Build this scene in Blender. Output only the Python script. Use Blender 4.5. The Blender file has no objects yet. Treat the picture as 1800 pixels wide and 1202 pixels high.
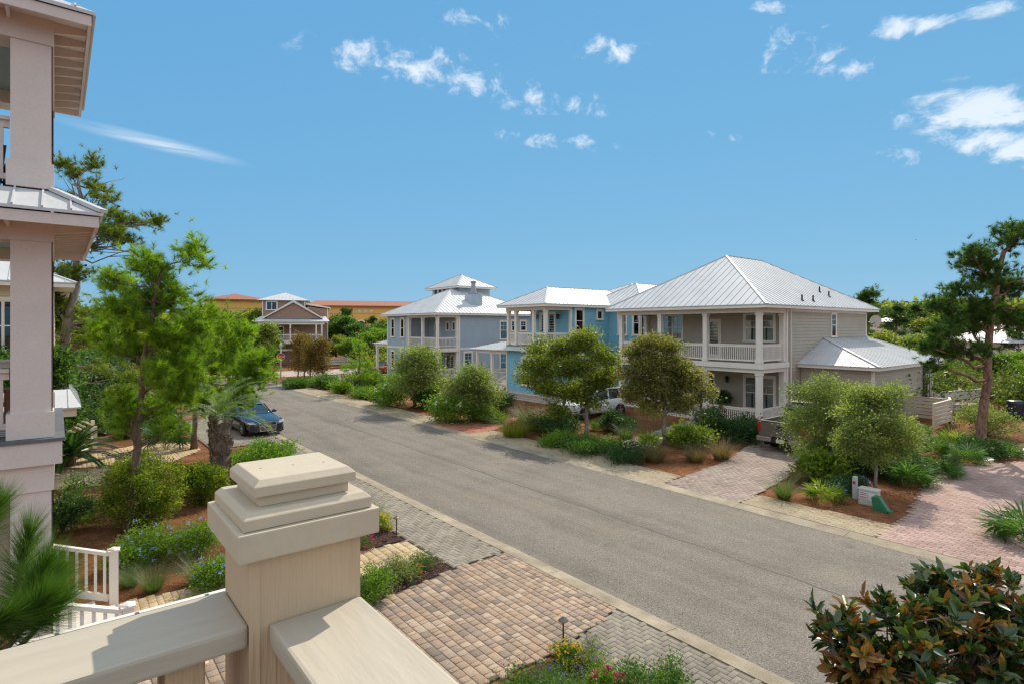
import bpy, bmesh, math, random
import numpy as np
from mathutils import Vector
random.seed(7)
# ------------------------------------------------------------------ survey
# world: X runs across the street, Y along it, the viewer stands at x=y=0, eye 5.3 m up on a balcony
H, FL, YH = 5.3, 1000., 575.
TH = math.radians(38.66); SN, CS = math.sin(TH), math.cos(TH)
def D(px, py, d):
    x = (px-900)/FL*d
    return np.array([CS*x+SN*d, -SN*x+CS*d, H-(py-YH)/FL*d])
def G(px, py, z=0.):
    return D(px, py, FL*(H-z)/(py-YH))
SUN_EL = math.radians(44); SUN_AZ = math.atan2(.91, .415)     # bearing measured from +Y towards +X

sc = bpy.context.scene
C = sc.collection
# ------------------------------------------------------------------ materials
def new_mat(name):
    m = bpy.data.materials.new(name); m.use_nodes = True
    nt = m.node_tree; b = nt.nodes['Principled BSDF']
    return m, nt, b
def N(nt, t, **kw):
    n = nt.nodes.new(t)
    for k, v in kw.items():
        if k in n.inputs: n.inputs[k].default_value = v
        else: setattr(n, k, v)
    return n
def rgba(c, f=1.): return (min(1, c[0]*f), min(1, c[1]*f), min(1, c[2]*f), 1)
MATS = {}
def pmat(name, col, rough=.6, var=.15, scale=4., bump=0., bscale=40., metal=0., spec=.4, col2=None, det=4., stretch=None, fine=0., attr=None):
    """surface with a soft two-tone variation, optional grain and bump"""
    if name in MATS: return MATS[name]
    m, nt, b = new_mat(name); L = nt.links.new
    tc = N(nt, 'ShaderNodeTexCoord')
    src = tc.outputs['Object']
    if stretch:
        mp = N(nt, 'ShaderNodeMapping'); mp.inputs['Scale'].default_value = stretch; L(src, mp.inputs[0]); src = mp.outputs[0]
    n1 = N(nt, 'ShaderNodeTexNoise', Scale=scale, Detail=det, Roughness=.6); L(src, n1.inputs['Vector'])
    r = N(nt, 'ShaderNodeValToRGB'); e = r.color_ramp.elements
    e[0].position, e[1].position = .3, .7
    e[0].color = rgba(col, 1-var); e[1].color = rgba(col2 or col, 1+var*.6)
    L(n1.outputs['Fac'], r.inputs[0]); out = r.outputs[0]
    if fine:
        n2 = N(nt, 'ShaderNodeTexNoise', Scale=bscale, Detail=3.); L(src, n2.inputs['Vector'])
        mr = N(nt, 'ShaderNodeMapRange'); mr.inputs[1].default_value=.3; mr.inputs[2].default_value=.7
        mr.inputs[3].default_value = 1-fine; mr.inputs[4].default_value = 1+fine
        L(n2.outputs['Fac'], mr.inputs[0])
        mx = N(nt, 'ShaderNodeVectorMath', operation='SCALE'); L(out, mx.inputs[0]); L(mr.outputs[0], mx.inputs['Scale']); out = mx.outputs[0]
    L(out, b.inputs['Base Color'])
    b.inputs['Roughness'].default_value = rough; b.inputs['Metallic'].default_value = metal
    b.inputs['Specular IOR Level'].default_value = spec
    if bump:
        nb = N(nt, 'ShaderNodeTexNoise', Scale=bscale, Detail=5.); L(src, nb.inputs['Vector'])
        bp = N(nt, 'ShaderNodeBump', Strength=bump, Distance=.02); L(nb.outputs['Fac'], bp.inputs['Height']); L(bp.outputs[0], b.inputs['Normal'])
    MATS[name] = m; return m
def leafmat(name, cols, trans=.35, rough=.45, tint=(1.1, 1.25, .55), spec=.4):
    """leaves: own colour per leaf from the 'rnd' attribute, light shines through"""
    if name in MATS: return MATS[name]
    m, nt, b = new_mat(name); L = nt.links.new
    at = N(nt, 'ShaderNodeAttribute', attribute_name='rnd')
    r = N(nt, 'ShaderNodeValToRGB'); el = r.color_ramp.elements
    while len(el) < len(cols): el.new(.5)
    for i, c in enumerate(cols):
        el[i].position = i/(len(cols)-1); el[i].color = (*c, 1)
    L(at.outputs['Fac'], r.inputs[0]); L(r.outputs[0], b.inputs['Base Color'])
    b.inputs['Roughness'].default_value = rough; b.inputs['Specular IOR Level'].default_value = spec
    t = N(nt, 'ShaderNodeBsdfTranslucent')
    vm = N(nt, 'ShaderNodeVectorMath', operation='MULTIPLY'); vm.inputs[1].default_value = [x*1.7 for x in tint]; L(r.outputs[0], vm.inputs[0]); L(vm.outputs[0], t.inputs[0])
    mx = N(nt, 'ShaderNodeMixShader', Fac=trans); L(b.outputs[0], mx.inputs[1]); L(t.outputs[0], mx.inputs[2])
    L(mx.outputs[0], nt.nodes['Material Output'].inputs[0])
    MATS[name] = m; return m
def rampmat(name, cols, rough=.8, bump=.4, bscale=60., fine=.12, attr='rnd', patch=0.):
    """pavers: own colour per stone plus a fine grain"""
    if name in MATS: return MATS[name]
    m, nt, b = new_mat(name); L = nt.links.new
    at = N(nt, 'ShaderNodeAttribute', attribute_name=attr)
    r = N(nt, 'ShaderNodeValToRGB'); el = r.color_ramp.elements
    while len(el) < len(cols): el.new(.5)
    for i, c in enumerate(cols):
        el[i].position = i/(len(cols)-1); el[i].color = (*c, 1)
    L(at.outputs['Fac'], r.inputs[0])
    tc = N(nt, 'ShaderNodeTexCoord')
    n2 = N(nt, 'ShaderNodeTexNoise', Scale=bscale, Detail=4.); L(tc.outputs['Object'], n2.inputs['Vector'])
    mr = N(nt, 'ShaderNodeMapRange'); mr.inputs[1].default_value=.3; mr.inputs[2].default_value=.7
    mr.inputs[3].default_value = 1-fine; mr.inputs[4].default_value = 1+fine; L(n2.outputs['Fac'], mr.inputs[0])
    fac = mr.outputs[0]
    n3 = N(nt, 'ShaderNodeTexNoise', Scale=.7, Detail=4.); L(tc.outputs['Object'], n3.inputs['Vector'])
    m3 = N(nt, 'ShaderNodeMapRange'); m3.inputs[1].default_value=.3; m3.inputs[2].default_value=.7
    m3.inputs[3].default_value = 1-patch; m3.inputs[4].default_value = 1+patch*.5; L(n3.outputs['Fac'], m3.inputs[0])
    mu = N(nt, 'ShaderNodeMath', operation='MULTIPLY'); L(fac, mu.inputs[0]); L(m3.outputs[0], mu.inputs[1])
    mx = N(nt, 'ShaderNodeVectorMath', operation='SCALE'); L(r.outputs[0], mx.inputs[0]); L(mu.outputs[0], mx.inputs['Scale'])
    L(mx.outputs[0], b.inputs['Base Color'])
    b.inputs['Roughness'].default_value = rough; b.inputs['Specular IOR Level'].default_value = .25
    bp = N(nt, 'ShaderNodeBump', Strength=bump, Distance=.008); L(n2.outputs['Fac'], bp.inputs['Height']); L(bp.outputs[0], b.inputs['Normal'])
    MATS[name] = m; return m
def glassmat(name, tint=(.9, .95, .95)):
    if name in MATS: return MATS[name]
    m, nt, b = new_mat(name); L = nt.links.new
    nt.nodes.remove(b)
    tr = N(nt, 'ShaderNodeBsdfTransparent'); tr.inputs[0].default_value = (*tint, 1)
    gl = N(nt, 'ShaderNodeBsdfGlossy', Roughness=.03)
    fr = N(nt, 'ShaderNodeFresnel', IOR=1.6)
    tc = N(nt, 'ShaderNodeTexCoord'); nz = N(nt, 'ShaderNodeTexNoise', Scale=1.3, Detail=1.); L(tc.outputs['Object'], nz.inputs[0])
    bp = N(nt, 'ShaderNodeBump', Strength=.06, Distance=.1); L(nz.outputs['Fac'], bp.inputs['Height']); L(bp.outputs[0], gl.inputs['Normal'])
    mx = N(nt, 'ShaderNodeMixShader'); L(fr.outputs[0], mx.inputs[0]); L(tr.outputs[0], mx.inputs[1]); L(gl.outputs[0], mx.inputs[2])
    L(mx.outputs[0], nt.nodes['Material Output'].inputs[0]); MATS[name] = m; return m

# ------------------------------------------------------------------ objects
def tag(o, label=None, cat=None, group=None, kind=None):
    if label: o['label'] = label
    if cat: o['category'] = cat
    if group: o['group'] = group
    if kind: o['kind'] = kind
    return o
def empty(name, loc, label, cat, group=None, rz=0.):
    o = bpy.data.objects.new(name, None); C.objects.link(o)
    o.location = [float(v) for v in loc]; o.rotation_euler.z = rz; o.empty_display_size = .3
    return tag(o, label, cat, group)
def link(name, me, mat, parent=None, smooth=False, shift=None):
    if shift is not None and len(me.vertices):
        co = np.empty(len(me.vertices)*3, np.float32); me.vertices.foreach_get('co', co)
        co = co.reshape(-1, 3)-np.asarray(shift, np.float32); me.vertices.foreach_set('co', co.ravel())
    for mm in (mat if isinstance(mat, (list, tuple)) else [mat]): me.materials.append(mm)
    if smooth: me.polygons.foreach_set('use_smooth', np.ones(len(me.polygons), bool))
    me.update()
    o = bpy.data.objects.new(name, me); C.objects.link(o)
    if parent is not None: o.parent = parent
    return o
def world_of(root):
    v = Vector((0, 0, 0)); p = root
    while p is not None: v = v+p.location; p = p.parent
    return v
class MB:
    """collects boxes, bars, tubes and polygons; build() links them as ONE mesh object"""
    def __init__(s): s.v = []; s.f = []; s.mi = []; s.cur = 0
    def add(s, vs, fs):
        b = len(s.v); s.v += [tuple(map(float, p)) for p in vs]; s.f += [[b+i for i in f] for f in fs]; s.mi += [s.cur]*len(fs)
    def box(s, x0, x1, y0, y1, z0, z1):
        s.add([(x0,y0,z0),(x1,y0,z0),(x1,y1,z0),(x0,y1,z0),(x0,y0,z1),(x1,y0,z1),(x1,y1,z1),(x0,y1,z1)],
              [(0,3,2,1),(4,5,6,7),(0,1,5,4),(1,2,6,5),(2,3,7,6),(3,0,4,7)])
    def fbox(s, fr, u0, u1, n0, n1, z0, z1):
        """box in a wall frame fr=(origin, U along the wall, N outwards)"""
        o, U, Nn = fr
        P = lambda u, n, z: (o[0]+U[0]*u+Nn[0]*n, o[1]+U[1]*u+Nn[1]*n, o[2]+z)
        vs = [P(u0,n0,z0),P(u1,n0,z0),P(u1,n1,z0),P(u0,n1,z0),P(u0,n0,z1),P(u1,n0,z1),P(u1,n1,z1),P(u0,n1,z1)]
        fs = [(0,3,2,1),(4,5,6,7),(0,1,5,4),(1,2,6,5),(2,3,7,6),(3,0,4,7)]
        if U[0]*Nn[1]-U[1]*Nn[0] < 0: fs = [f[::-1] for f in fs]
        s.add(vs, fs)
    def bar(s, a, b, w, h=None, up=(0, 0, 1)):
        a, b = Vector(a), Vector(b); h = h or w; d = (b-a).normalized(); u = Vector(up)
        if abs(d.dot(u)) > .98: u = Vector((1, 0, 0))
        sd = d.cross(u).normalized(); u = sd.cross(d)
        vs = []
        for p in (a, b):
            for i, j in ((-1,-1),(1,-1),(1,1),(-1,1)): vs.append(p+sd*(i*w/2)+u*(j*h/2))
        s.add(vs, [(0,1,2,3),(7,6,5,4),(0,4,5,1),(1,5,6,2),(2,6,7,3),(3,7,4,0)])
    def tube(s, pts, rad, n=6, cap=True):
        pts = [Vector(p) for p in pts]; b0 = len(s.v); k = len(pts)
        if not hasattr(rad, '__len__'): rad = [rad]*k
        vs = []; ref = Vector((.3, .9, .2))
        for i, p in enumerate(pts):
            d = (pts[min(i+1, k-1)]-pts[max(i-1, 0)])
            if d.length < 1e-6: d = Vector((0,0,1))
            d.normalize(); u = d.cross(ref)
            if u.length < .05: u = d.cross(Vector((1,0,0)))
            u.normalize(); w = d.cross(u)
            for j in range(n):
                t = 2*math.pi*j/n; vs.append(p+(u*math.cos(t)+w*math.sin(t))*rad[i])
        fs = []
        for i in range(k-1):
            for j in range(n):
                fs.append((i*n+j, i*n+(j+1)%n, (i+1)*n+(j+1)%n, (i+1)*n+j))
        if cap: fs.append(tuple(range(n))[::-1]); fs.append(tuple((k-1)*n+j for j in range(n)))
        s.add(vs, fs)
    def prism(s, poly, z0, z1):
        n = len(poly); vs = [(p[0], p[1], z0) for p in poly]+[(p[0], p[1], z1) for p in poly]
        a = sum(poly[i][0]*poly[(i+1)%n][1]-poly[(i+1)%n][0]*poly[i][1] for i in range(n))
        fs = [tuple(range(n))[::-1], tuple(range(n, 2*n))]+[(i, (i+1)%n, n+(i+1)%n, n+i) for i in range(n)]
        if a < 0: fs = [f[::-1] for f in fs]
        s.add(vs, fs)
    def extrude(s, poly, vec):
        """closed 3-D outline pushed along vec"""
        n = len(poly); v = Vector(vec); vs = [Vector(p) for p in poly]; vs = vs+[p+v for p in vs]
        s.add(vs, [tuple(range(n))[::-1], tuple(range(n, 2*n))]+[(i, (i+1)%n, n+(i+1)%n, n+i) for i in range(n)])
    def lathe(s, c, prof, n=16):
        vs = []; k = len(prof)
        for r, z in prof:
            for j in range(n):
                t = 2*math.pi*j/n; vs.append((c[0]+r*math.cos(t), c[1]+r*math.sin(t), c[2]+z))
        fs = [(i*n+j, i*n+(j+1)%n, (i+1)*n+(j+1)%n, (i+1)*n+j) for i in range(k-1) for j in range(n)]
        fs += [tuple(range(n))[::-1], tuple((k-1)*n+j for j in range(n))]
        s.add(vs, fs)
    def build(s, name, mat, parent=None, smooth=False, world=True, bevel=0., seg=2, subsurf=0):
        me = bpy.data.meshes.new(name); me.from_pydata(s.v, [], s.f)
        if isinstance(mat, (list, tuple)): me.polygons.foreach_set('material_index', s.mi)
        if bevel:
            bm = bmesh.new(); bm.from_mesh(me); bmesh.ops.recalc_face_normals(bm, faces=bm.faces)
            bmesh.ops.bevel(bm, geom=[e for e in bm.edges if len(e.link_faces) == 2 and e.calc_face_angle(0) > .5], offset=bevel, segments=seg, profile=.6, affect='EDGES', clamp_overlap=True)
            bm.to_mesh(me); bm.free()
        o = link(name, me, mat, parent, smooth, world_of(parent) if (parent is not None and world) else None)
        if subsurf:
            md = o.modifiers.new('sub', 'SUBSURF'); md.levels = subsurf; md.render_levels = subsurf
        return o
def copy_thing(root, loc, rz=None, scale=None, label=None):
    r = root.copy(); C.objects.link(r); r.location = [float(v) for v in loc]
    if rz is not None: r.rotation_euler.z = rz
    if scale is not None: r.scale = scale if hasattr(scale, '__len__') else (scale,)*3
    if label: r['label'] = label
    for ch in list(root.children):
        c = ch.copy(); C.objects.link(c); c.parent = r
        for g in list(ch.children):
            d = g.copy(); C.objects.link(d); d.parent = c
    return r
def np_mesh(name, V, F, rnd=None):
    """V (n,3); F (m,k) one face size; rnd: per-vertex value"""
    me = bpy.data.meshes.new(name); V = np.ascontiguousarray(V, np.float32); F = np.ascontiguousarray(F, np.int32)
    m, k = F.shape
    me.vertices.add(len(V)); me.vertices.foreach_set('co', V.ravel())
    me.loops.add(m*k); me.loops.foreach_set('vertex_index', F.ravel())
    me.polygons.add(m); me.polygons.foreach_set('loop_start', np.arange(0, m*k, k, dtype=np.int32))
    me.update(calc_edges=True)
    if rnd is not None:
        a = me.attributes.new('rnd', 'FLOAT', 'POINT'); a.data.foreach_set('value', np.ascontiguousarray(rnd, np.float32))
    return me
# ------------------------------------------------------------------ foliage
def unit(a): return a/np.maximum(np.linalg.norm(a, axis=-1, keepdims=True), 1e-9)
def leaves(c, ax, L, W, rng, fold=.25, kind='leaf', up=None):
    """leaf blades at points c along ax; returns V, F, n verts per leaf"""
    n = len(c); ax = unit(ax)
    r = rng.normal(size=(n, 3)) if up is None else up+rng.normal(size=(n, 3))*.25
    sd = unit(np.cross(ax, r)); nm = np.cross(sd, ax)
    L = np.broadcast_to(np.asarray(L, float), (n,))[:, None]; W = np.broadcast_to(np.asarray(W, float), (n,))[:, None]
    if kind == 'leaf':
        V = np.stack([c, c+ax*L*.45+sd*W*.5+nm*W*fold, c+ax*L-nm*W*fold*.6, c+ax*L*.45-sd*W*.5+nm*W*fold], 1)
        b = np.arange(n)[:, None]*4
        F = np.concatenate([b+[0, 1, 2], b+[0, 2, 3]], 0); k = 4
    elif kind == 'oval':
        V = np.stack([c, c+ax*L*.25+sd*W*.42+nm*W*fold*.8, c+ax*L*.65+sd*W*.45+nm*W*fold*.8, c+ax*L-nm*W*fold, c+ax*L*.65-sd*W*.45+nm*W*fold*.8, c+ax*L*.25-sd*W*.42+nm*W*fold*.8, c+ax*L*.5-nm*W*.05], 1)
        b = np.arange(n)[:, None]*7
        F = np.concatenate([b+[6, i, (i+1) % 6] for i in range(6)], 0); k = 7
    else:                                                     # needle: a thin blade
        V = np.stack([c-sd*W*.5, c+sd*W*.5, c+ax*L], 1)
        b = np.arange(n)[:, None]*3; F = b+[0, 1, 2]; k = 3
    return V.reshape(-1, 3), F, k
def merge(parts):
    Vs, Fs, Rs, o = [], [], [], 0
    for V, F, R in parts:
        Vs.append(V); Fs.append(F+o); Rs.append(R); o += len(V)
    return np.concatenate(Vs), np.concatenate(Fs), np.concatenate(Rs)
def in_ellipsoids(ells, n, rng, shell=.35):
    """n points spread through ellipsoids (centre, radii), denser to the outside"""
    vol = np.array([e[1][0]*e[1][1]*e[1][2] for e in ells])**.72; vol = vol/vol.sum()
    idx = rng.choice(len(ells), n, p=vol)
    d = unit(rng.normal(size=(n, 3))); r = rng.random(n)**shell
    c = np.array([e[0] for e in ells])[idx]; R = np.array([e[1] for e in ells])[idx]
    return c+d*r[:, None]*R, d, idx
def lumpy(ells, rng, k, s):
    """break smooth masses into uneven smaller ones, sprigs sticking out"""
    out, par = [], []
    for i, (c, R) in enumerate(ells):
        c, R = np.asarray(c, float), np.asarray(R, float); out.append((c, R*.5)); par.append(i)
        for j in range(k):
            d = unit(rng.normal(size=(1, 3)))[0]; q = s*(.55+.8*rng.random()); out.append((c+d*R*(.4+.55*rng.random()), R*q*np.array([1, 1, .75]))); par.append(i)
    return out, np.array(par)
def leaf_crown(ells, nclump, per, L, W, cr, seed, kind='leaf', droop=.1, shell=.4, flat=.6):
    rng = np.random.default_rng(seed)
    c, d, idx = in_ellipsoids(ells, nclump, rng, shell)
    n = nclump*per
    off = rng.normal(size=(n, 3))*cr*np.array([1, 1, flat])
    p = np.repeat(c, per, 0)+off
    ax = np.repeat(d, per, 0)*.6+unit(off)*.7+rng.normal(size=(n, 3))*.55+np.array([0, 0, .15-droop])
    tone = np.repeat(rng.random(nclump), per)
    r = np.clip(tone*.7+rng.random(n)*.3, 0, 1)
    V, F, k = leaves(p, ax, L*(.7+.6*rng.random(n)), W*(.7+.6*rng.random(n)), rng, kind=kind)
    return V, F, np.repeat(r, k), c, idx
def tufts(c, d, per, L, W, rng, spread=.8, tone=None):
    """bunches of needles at points c around directions d"""
    n = len(c)*per
    dd = np.repeat(unit(d), per, 0); ax = dd+rng.normal(size=(n, 3))*spread
    p = np.repeat(c, per, 0)+dd*(rng.random(n)[:, None]-.5)*L*.9
    t = np.repeat(rng.random(len(c)) if tone is None else tone, per)
    V, F, k = leaves(p, ax, L*(.6+.6*rng.random(n)), W, rng, kind='needle')
    return V, F, np.repeat(np.clip(t*.6+rng.random(n)*.4, 0, 1), k)
BARK = lambda: pmat('bark', (.16, .115, .085), .9, .45, 9., .9, 22., stretch=(1, 1, .35), fine=.3)
BARKR = lambda: pmat('pine bark', (.25, .13, .085), .9, .5, 8., 1., 18., stretch=(1, 1, .4), fine=.35, col2=(.24, .14, .10))
BARKG = lambda: pmat('grey bark', (.26, .225, .19), .9, .4, 10., .8, 25., stretch=(1, 1, .4), fine=.25)
def limb(mb, a, b, r0, r1, rng, sag=.0, n=5, sides=6):
    a, b = np.asarray(a, float), np.asarray(b, float); L = np.linalg.norm(b-a)
    t = np.linspace(0, 1, n)[:, None]; w = rng.normal(size=(n, 3))*L*.035; w[0] = 0; w[-1] = 0
    p = a+(b-a)*t+w+np.array([0, 0, 1])*(np.sin(t*math.pi)*sag*L)
    mb.tube(p, [r0+(r1-r0)*x for x in t[:, 0]], sides); return p
def tree(name, label, cat, trunk, r0, r1, ells, foliage, mat, bark, seed, group=None, nclump=90, per=60, L=.07, W=.035, cr=.22,
         spread=.8, shell=.4, forks=None, twigs=70, flat=.6, kind='leaf', droop=.1, dead=0, cones=0, lump=8, lsize=.36):
    """trunk: points from the ground up; ells: list of (centre, radii) of foliage masses in world coordinates"""
    rng = np.random.default_rng(seed)
    root = empty(name, trunk[0], label, cat, group)
    mb = MB(); tr = np.asarray(trunk, float); k = len(tr)
    fine = [tr[0]]
    for i in range(k-1):
        for q in (1/3, 2/3, 1): fine.append(tr[i]+(tr[i+1]-tr[i])*q+(rng.normal(size=3)*r0*.25 if q < 1 else 0))
    fine = np.array(fine); tt = np.linspace(0, 1, len(fine))
    rr = [r0*(1.35 if i == 0 else 1)*(1-t)+r1*t for i, t in enumerate(tt)]
    mb.tube(fine, rr, 9)
    sub_, par = lumpy(ells, rng, lump, lsize)
    if foliage == 'needle':
        c, d, idx = in_ellipsoids(sub_, nclump, rng, shell); idx = par[idx]
        up = np.array([0, 0, .55]); dirs = d*.9+up
        V, F, R = tufts(c, dirs, per, L, W, rng, spread)
        V2, F2, R2 = tufts(c+rng.normal(size=c.shape)*L*.9, dirs+rng.normal(size=c.shape)*.5, per//2, L, W, rng, spread)
        V, F, R = merge([(V, F, R), (V2, F2, R2)])
    else:
        V, F, R, c, idx = leaf_crown(sub_, nclump, per, L, W, cr, seed+1, kind, droop, shell, flat); idx = par[idx]
    for e, (ec, er) in enumerate(ells):                       # a limb to each foliage mass, twigs on to its clumps
        ec = np.asarray(ec, float); j = np.argmin(np.linalg.norm(fine-(ec-np.array([0, 0, er[2]*.9+.3])), axis=1)+np.where(fine[:, 2] < tr[0][2]+(tr[-1][2]-tr[0][2])*.25, 5, 0))
        a = fine[j]; rb = max(rr[j]*.5, .012)
        lp = limb(mb, a, ec, rb, rb*.35, rng, -.04, 6)
        mine = c[idx == e]
        if len(mine):
            for q in mine[rng.permutation(len(mine))[:max(2, int(twigs*len(mine)/len(c)))]]:
                s = lp[rng.integers(2, 6)]; limb(mb, s, q, rb*.3, rb*.08+.003, rng, .03, 4, 4)
    for i in range(dead):                                     # bare twigs low on the trunk
        j = rng.integers(int(len(fine)*.25), len(fine)-1); th = rng.random()*6.28; q = fine[j]+np.array([math.cos(th), math.sin(th), .15*rng.normal()])*(.6+rng.random()*1.3)*r0*5
        p = limb(mb, fine[j], q, r0*.16, r0*.05, rng, -.08, 5, 5)
        for _ in range(3): limb(mb, p[rng.integers(1, 4)], q+rng.normal(size=3)*r0*1.8, r0*.07, r0*.02, rng, 0, 4, 4)
    mb.build('trunk', bark, root, smooth=True)
    link('crown', np_mesh('crown', V, F, R), mat, root, shift=world_of(root))
    if cones:
        cm = MB(); cm.lathe((0, 0, 0), [(.01, -.08), (.06, -.03), (.055, .02), (.01, .08)], 6); c0 = cm.build('cone', pmat('pine cone', (.09, .055, .035), .9, .4, 20.), root, world=False); w0 = np.array(world_of(root))
        for n_, q in enumerate(c[rng.permutation(len(c))[:cones]]):
            o_ = c0 if n_ == 0 else c0.copy()
            if n_: C.objects.link(o_); o_.parent = root
            o_.location = [float(v) for v in q+rng.normal(size=3)*.15-w0]; o_.rotation_euler = (rng.random()*2, rng.random()*2, 0)
    return root
def px_ells(items, d):
    """foliage masses measured on the photograph -> world ellipsoids at their distance; (px, py, half width, half height, nearer/farther m)"""
    out = []
    for it in items:
        px, py, rx, ry = it[:4]; dd = d+(it[4] if len(it) > 4 else 0)
        out.append((D(px, py, dd), (rx*dd/FL, rx*dd/FL, ry*dd/FL)))
    return out
def shrub(name, label, cat, base, r, h, mat, seed, group=None, n=2600, L=.05, W=.028, lumps=5, kind='leaf', blossoms=None, bn=40, bs=.03, cr=.1, flat=.8, low=.0, compact=False):
    rng = np.random.default_rng(seed); b = np.asarray(base, float)
    ells = [(b+np.array([0, 0, h*.48]), (r*.9, r*.9, h*.5))]*2
    for i in range(lumps):
        t = 6.28*i/lumps+rng.random(); rr = r*.5*(.7+.6*rng.random())
        ells.append((b+np.array([math.cos(t)*rr, math.sin(t)*rr, h*(.35+.38*rng.random())]), (r*.45, r*.45, h*(.28+.12*rng.random()))))
    if compact:
        ells = [(b+np.array([0, 0, h*.5]), (r*.92, r*.92, h*.48))]*3+[(b+np.array([0, 0, h*.5])+q*np.array([r, r, h*.5])*.72, (r*.3, r*.3, h*.2)) for q in unit(rng.normal(size=(12, 3))+np.array([0, 0, .3]))]
    else: ells, _ = lumpy(ells, rng, 5, .5)
    per = 26; V, F, R, c, idx = leaf_crown(ells, max(8, n//per), per, L, W, cr, seed, kind, .0, .38, flat)
    V[:, 2] = np.maximum(V[:, 2], b[2]+.005+low)
    root = empty(name, b, label, cat, group)
    mb = MB()
    for i in range(7):
        q = c[rng.integers(len(c))]; limb(mb, b+np.array([rng.normal()*.04, rng.normal()*.04, -.03]), q, .012+.008*r, .004, rng, .05, 5, 5)
    mb.build('stem', BARK(), root, smooth=True)
    link('foliage', np_mesh('foliage', V, F, R), mat, root, shift=world_of(root))
    if blossoms:
        top = c[rng.permutation(len(c))[:bn]]; d = unit(top-(b+np.array([0, 0, h*.3])))
        q = top+d*cr*1.4; m = 9
        p = np.repeat(q, m, 0)+rng.normal(size=(len(q)*m, 3))*bs*.5
        V, F, k = leaves(p, np.repeat(d, m, 0)*.4+rng.normal(size=(len(p), 3)), bs, bs*.8, rng, kind='leaf')
        link('blossoms', np_mesh('blossoms', V, F, np.repeat(rng.random(len(p)), k)), blossoms, root, shift=world_of(root))
    return root
def blades(base, n, L, W, rng, lean=.5, seg=4, r=.1, curl=1.):
    """arching grass blades"""
    th = rng.random(n)*6.283; rad = np.sqrt(rng.random(n))*r
    p = np.asarray(base)+np.stack([np.cos(th)*rad, np.sin(th)*rad, np.zeros(n)], 1)
    az = th+rng.normal(size=n)*.6; h = np.stack([np.cos(az), np.sin(az), np.zeros(n)], 1)
    sd = np.stack([-np.sin(az), np.cos(az), np.zeros(n)], 1)
    ln = L*(.55+.6*rng.random(n)); le = lean*(.2+1.1*rng.random(n))
    V = []
    for i in range(seg+1):
        t = i/seg; out = (le*t+curl*le*t*t*.6)[:, None]; up = (t-(curl*.35*le)*t*t)[:, None]
        c = p+(h*out*.8+np.array([0, 0, 1.])*up)*ln[:, None]
        w = W*(1-t*.95); V.append(np.stack([c-sd*w/2, c+sd*w/2], 1))
    V = np.stack(V, 1); k = (seg+1)*2; b = np.arange(n)[:, None]*k
    F = np.concatenate([b+[2*i, 2*i+1, 2*i+3, 2*i+2] for i in range(seg)], 0)
    V = V.reshape(-1, 3); V[:, 2] = np.maximum(V[:, 2], base[2]+.004)
    return V, F, np.repeat(rng.random(n), k)
def grass_clump(name, label, base, h, r, mat, seed, group=None, n=420, W=.008, lean=.7, cat='ornamental grass'):
    rng = np.random.default_rng(seed)
    V, F, R = blades(base, n, h, W, rng, lean, 4, r)
    root = empty(name, base, label, cat, group)
    link('blades', np_mesh('blades', V, F, R), mat, root, shift=world_of(root)); return root
def fan(mbV, c, ax, upv, R, nseg, rng, stalk=.5):
    """one palmetto fan: stalk plus narrow segments in a tilted half disc"""
    ax = ax/np.linalg.norm(ax); sd = np.cross(ax, upv); sd = sd/np.linalg.norm(sd); nm = np.cross(sd, ax)
    hub = c+ax*stalk
    out = []
    w = .012
    out.append((np.array([c-sd*w/2, c+sd*w/2, hub+sd*w/2, hub-sd*w/2]), np.array([[0, 1, 2, 3]]), np.full(4, .3)))
    for i in range(nseg):
        a = (i/(nseg-1)-.5)*4.3; d = ax*math.cos(a)+sd*math.sin(a); d = d+nm*(-.15+.08*rng.normal()); d = d/np.linalg.norm(d)
        s2 = np.cross(d, nm); s2 = s2/np.linalg.norm(s2); ln = R*(.75+.25*math.cos(a*.5))*(.85+.25*rng.random()); ww = R*.075
        m1 = hub+d*ln*.5-nm*.01; tip = hub+d*ln-np.array([0, 0, 1])*ln*.14
        out.append((np.array([hub, m1-s2*ww/2, tip, m1+s2*ww/2]), np.array([[0, 1, 2, 3]]), np.full(4, rng.random())))
    mbV += out
def palmetto(name, label, base, R, nf, mat, seed, group=None, stalk=.5, nseg=15, cat='palmetto', lift=.35):
    rng = np.random.default_rng(seed); parts = []; b = np.asarray(base, float)
    for i in range(nf):
        th = rng.random()*6.283; el = lift+rng.random()*1.0
        ax = np.array([math.cos(th)*math.cos(el), math.sin(th)*math.cos(el), math.sin(el)])
        up = np.array([-math.cos(th)*math.sin(el), -math.sin(th)*math.sin(el), math.cos(el)])+rng.normal(size=3)*.2
        fan(parts, b+np.array([math.cos(th), math.sin(th), 0])*.06+np.array([0, 0, .03]), ax, up, R*(.75+.4*rng.random()), nseg, rng, stalk*(.7+.6*rng.random()))
    V, F, Rr = merge(parts); V[:, 2] = np.maximum(V[:, 2], b[2]+.01)
    root = empty(name, b, label, cat, group)
    link('fronds', np_mesh('fronds', V, F, Rr), mat, root, shift=world_of(root)); return root
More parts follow.
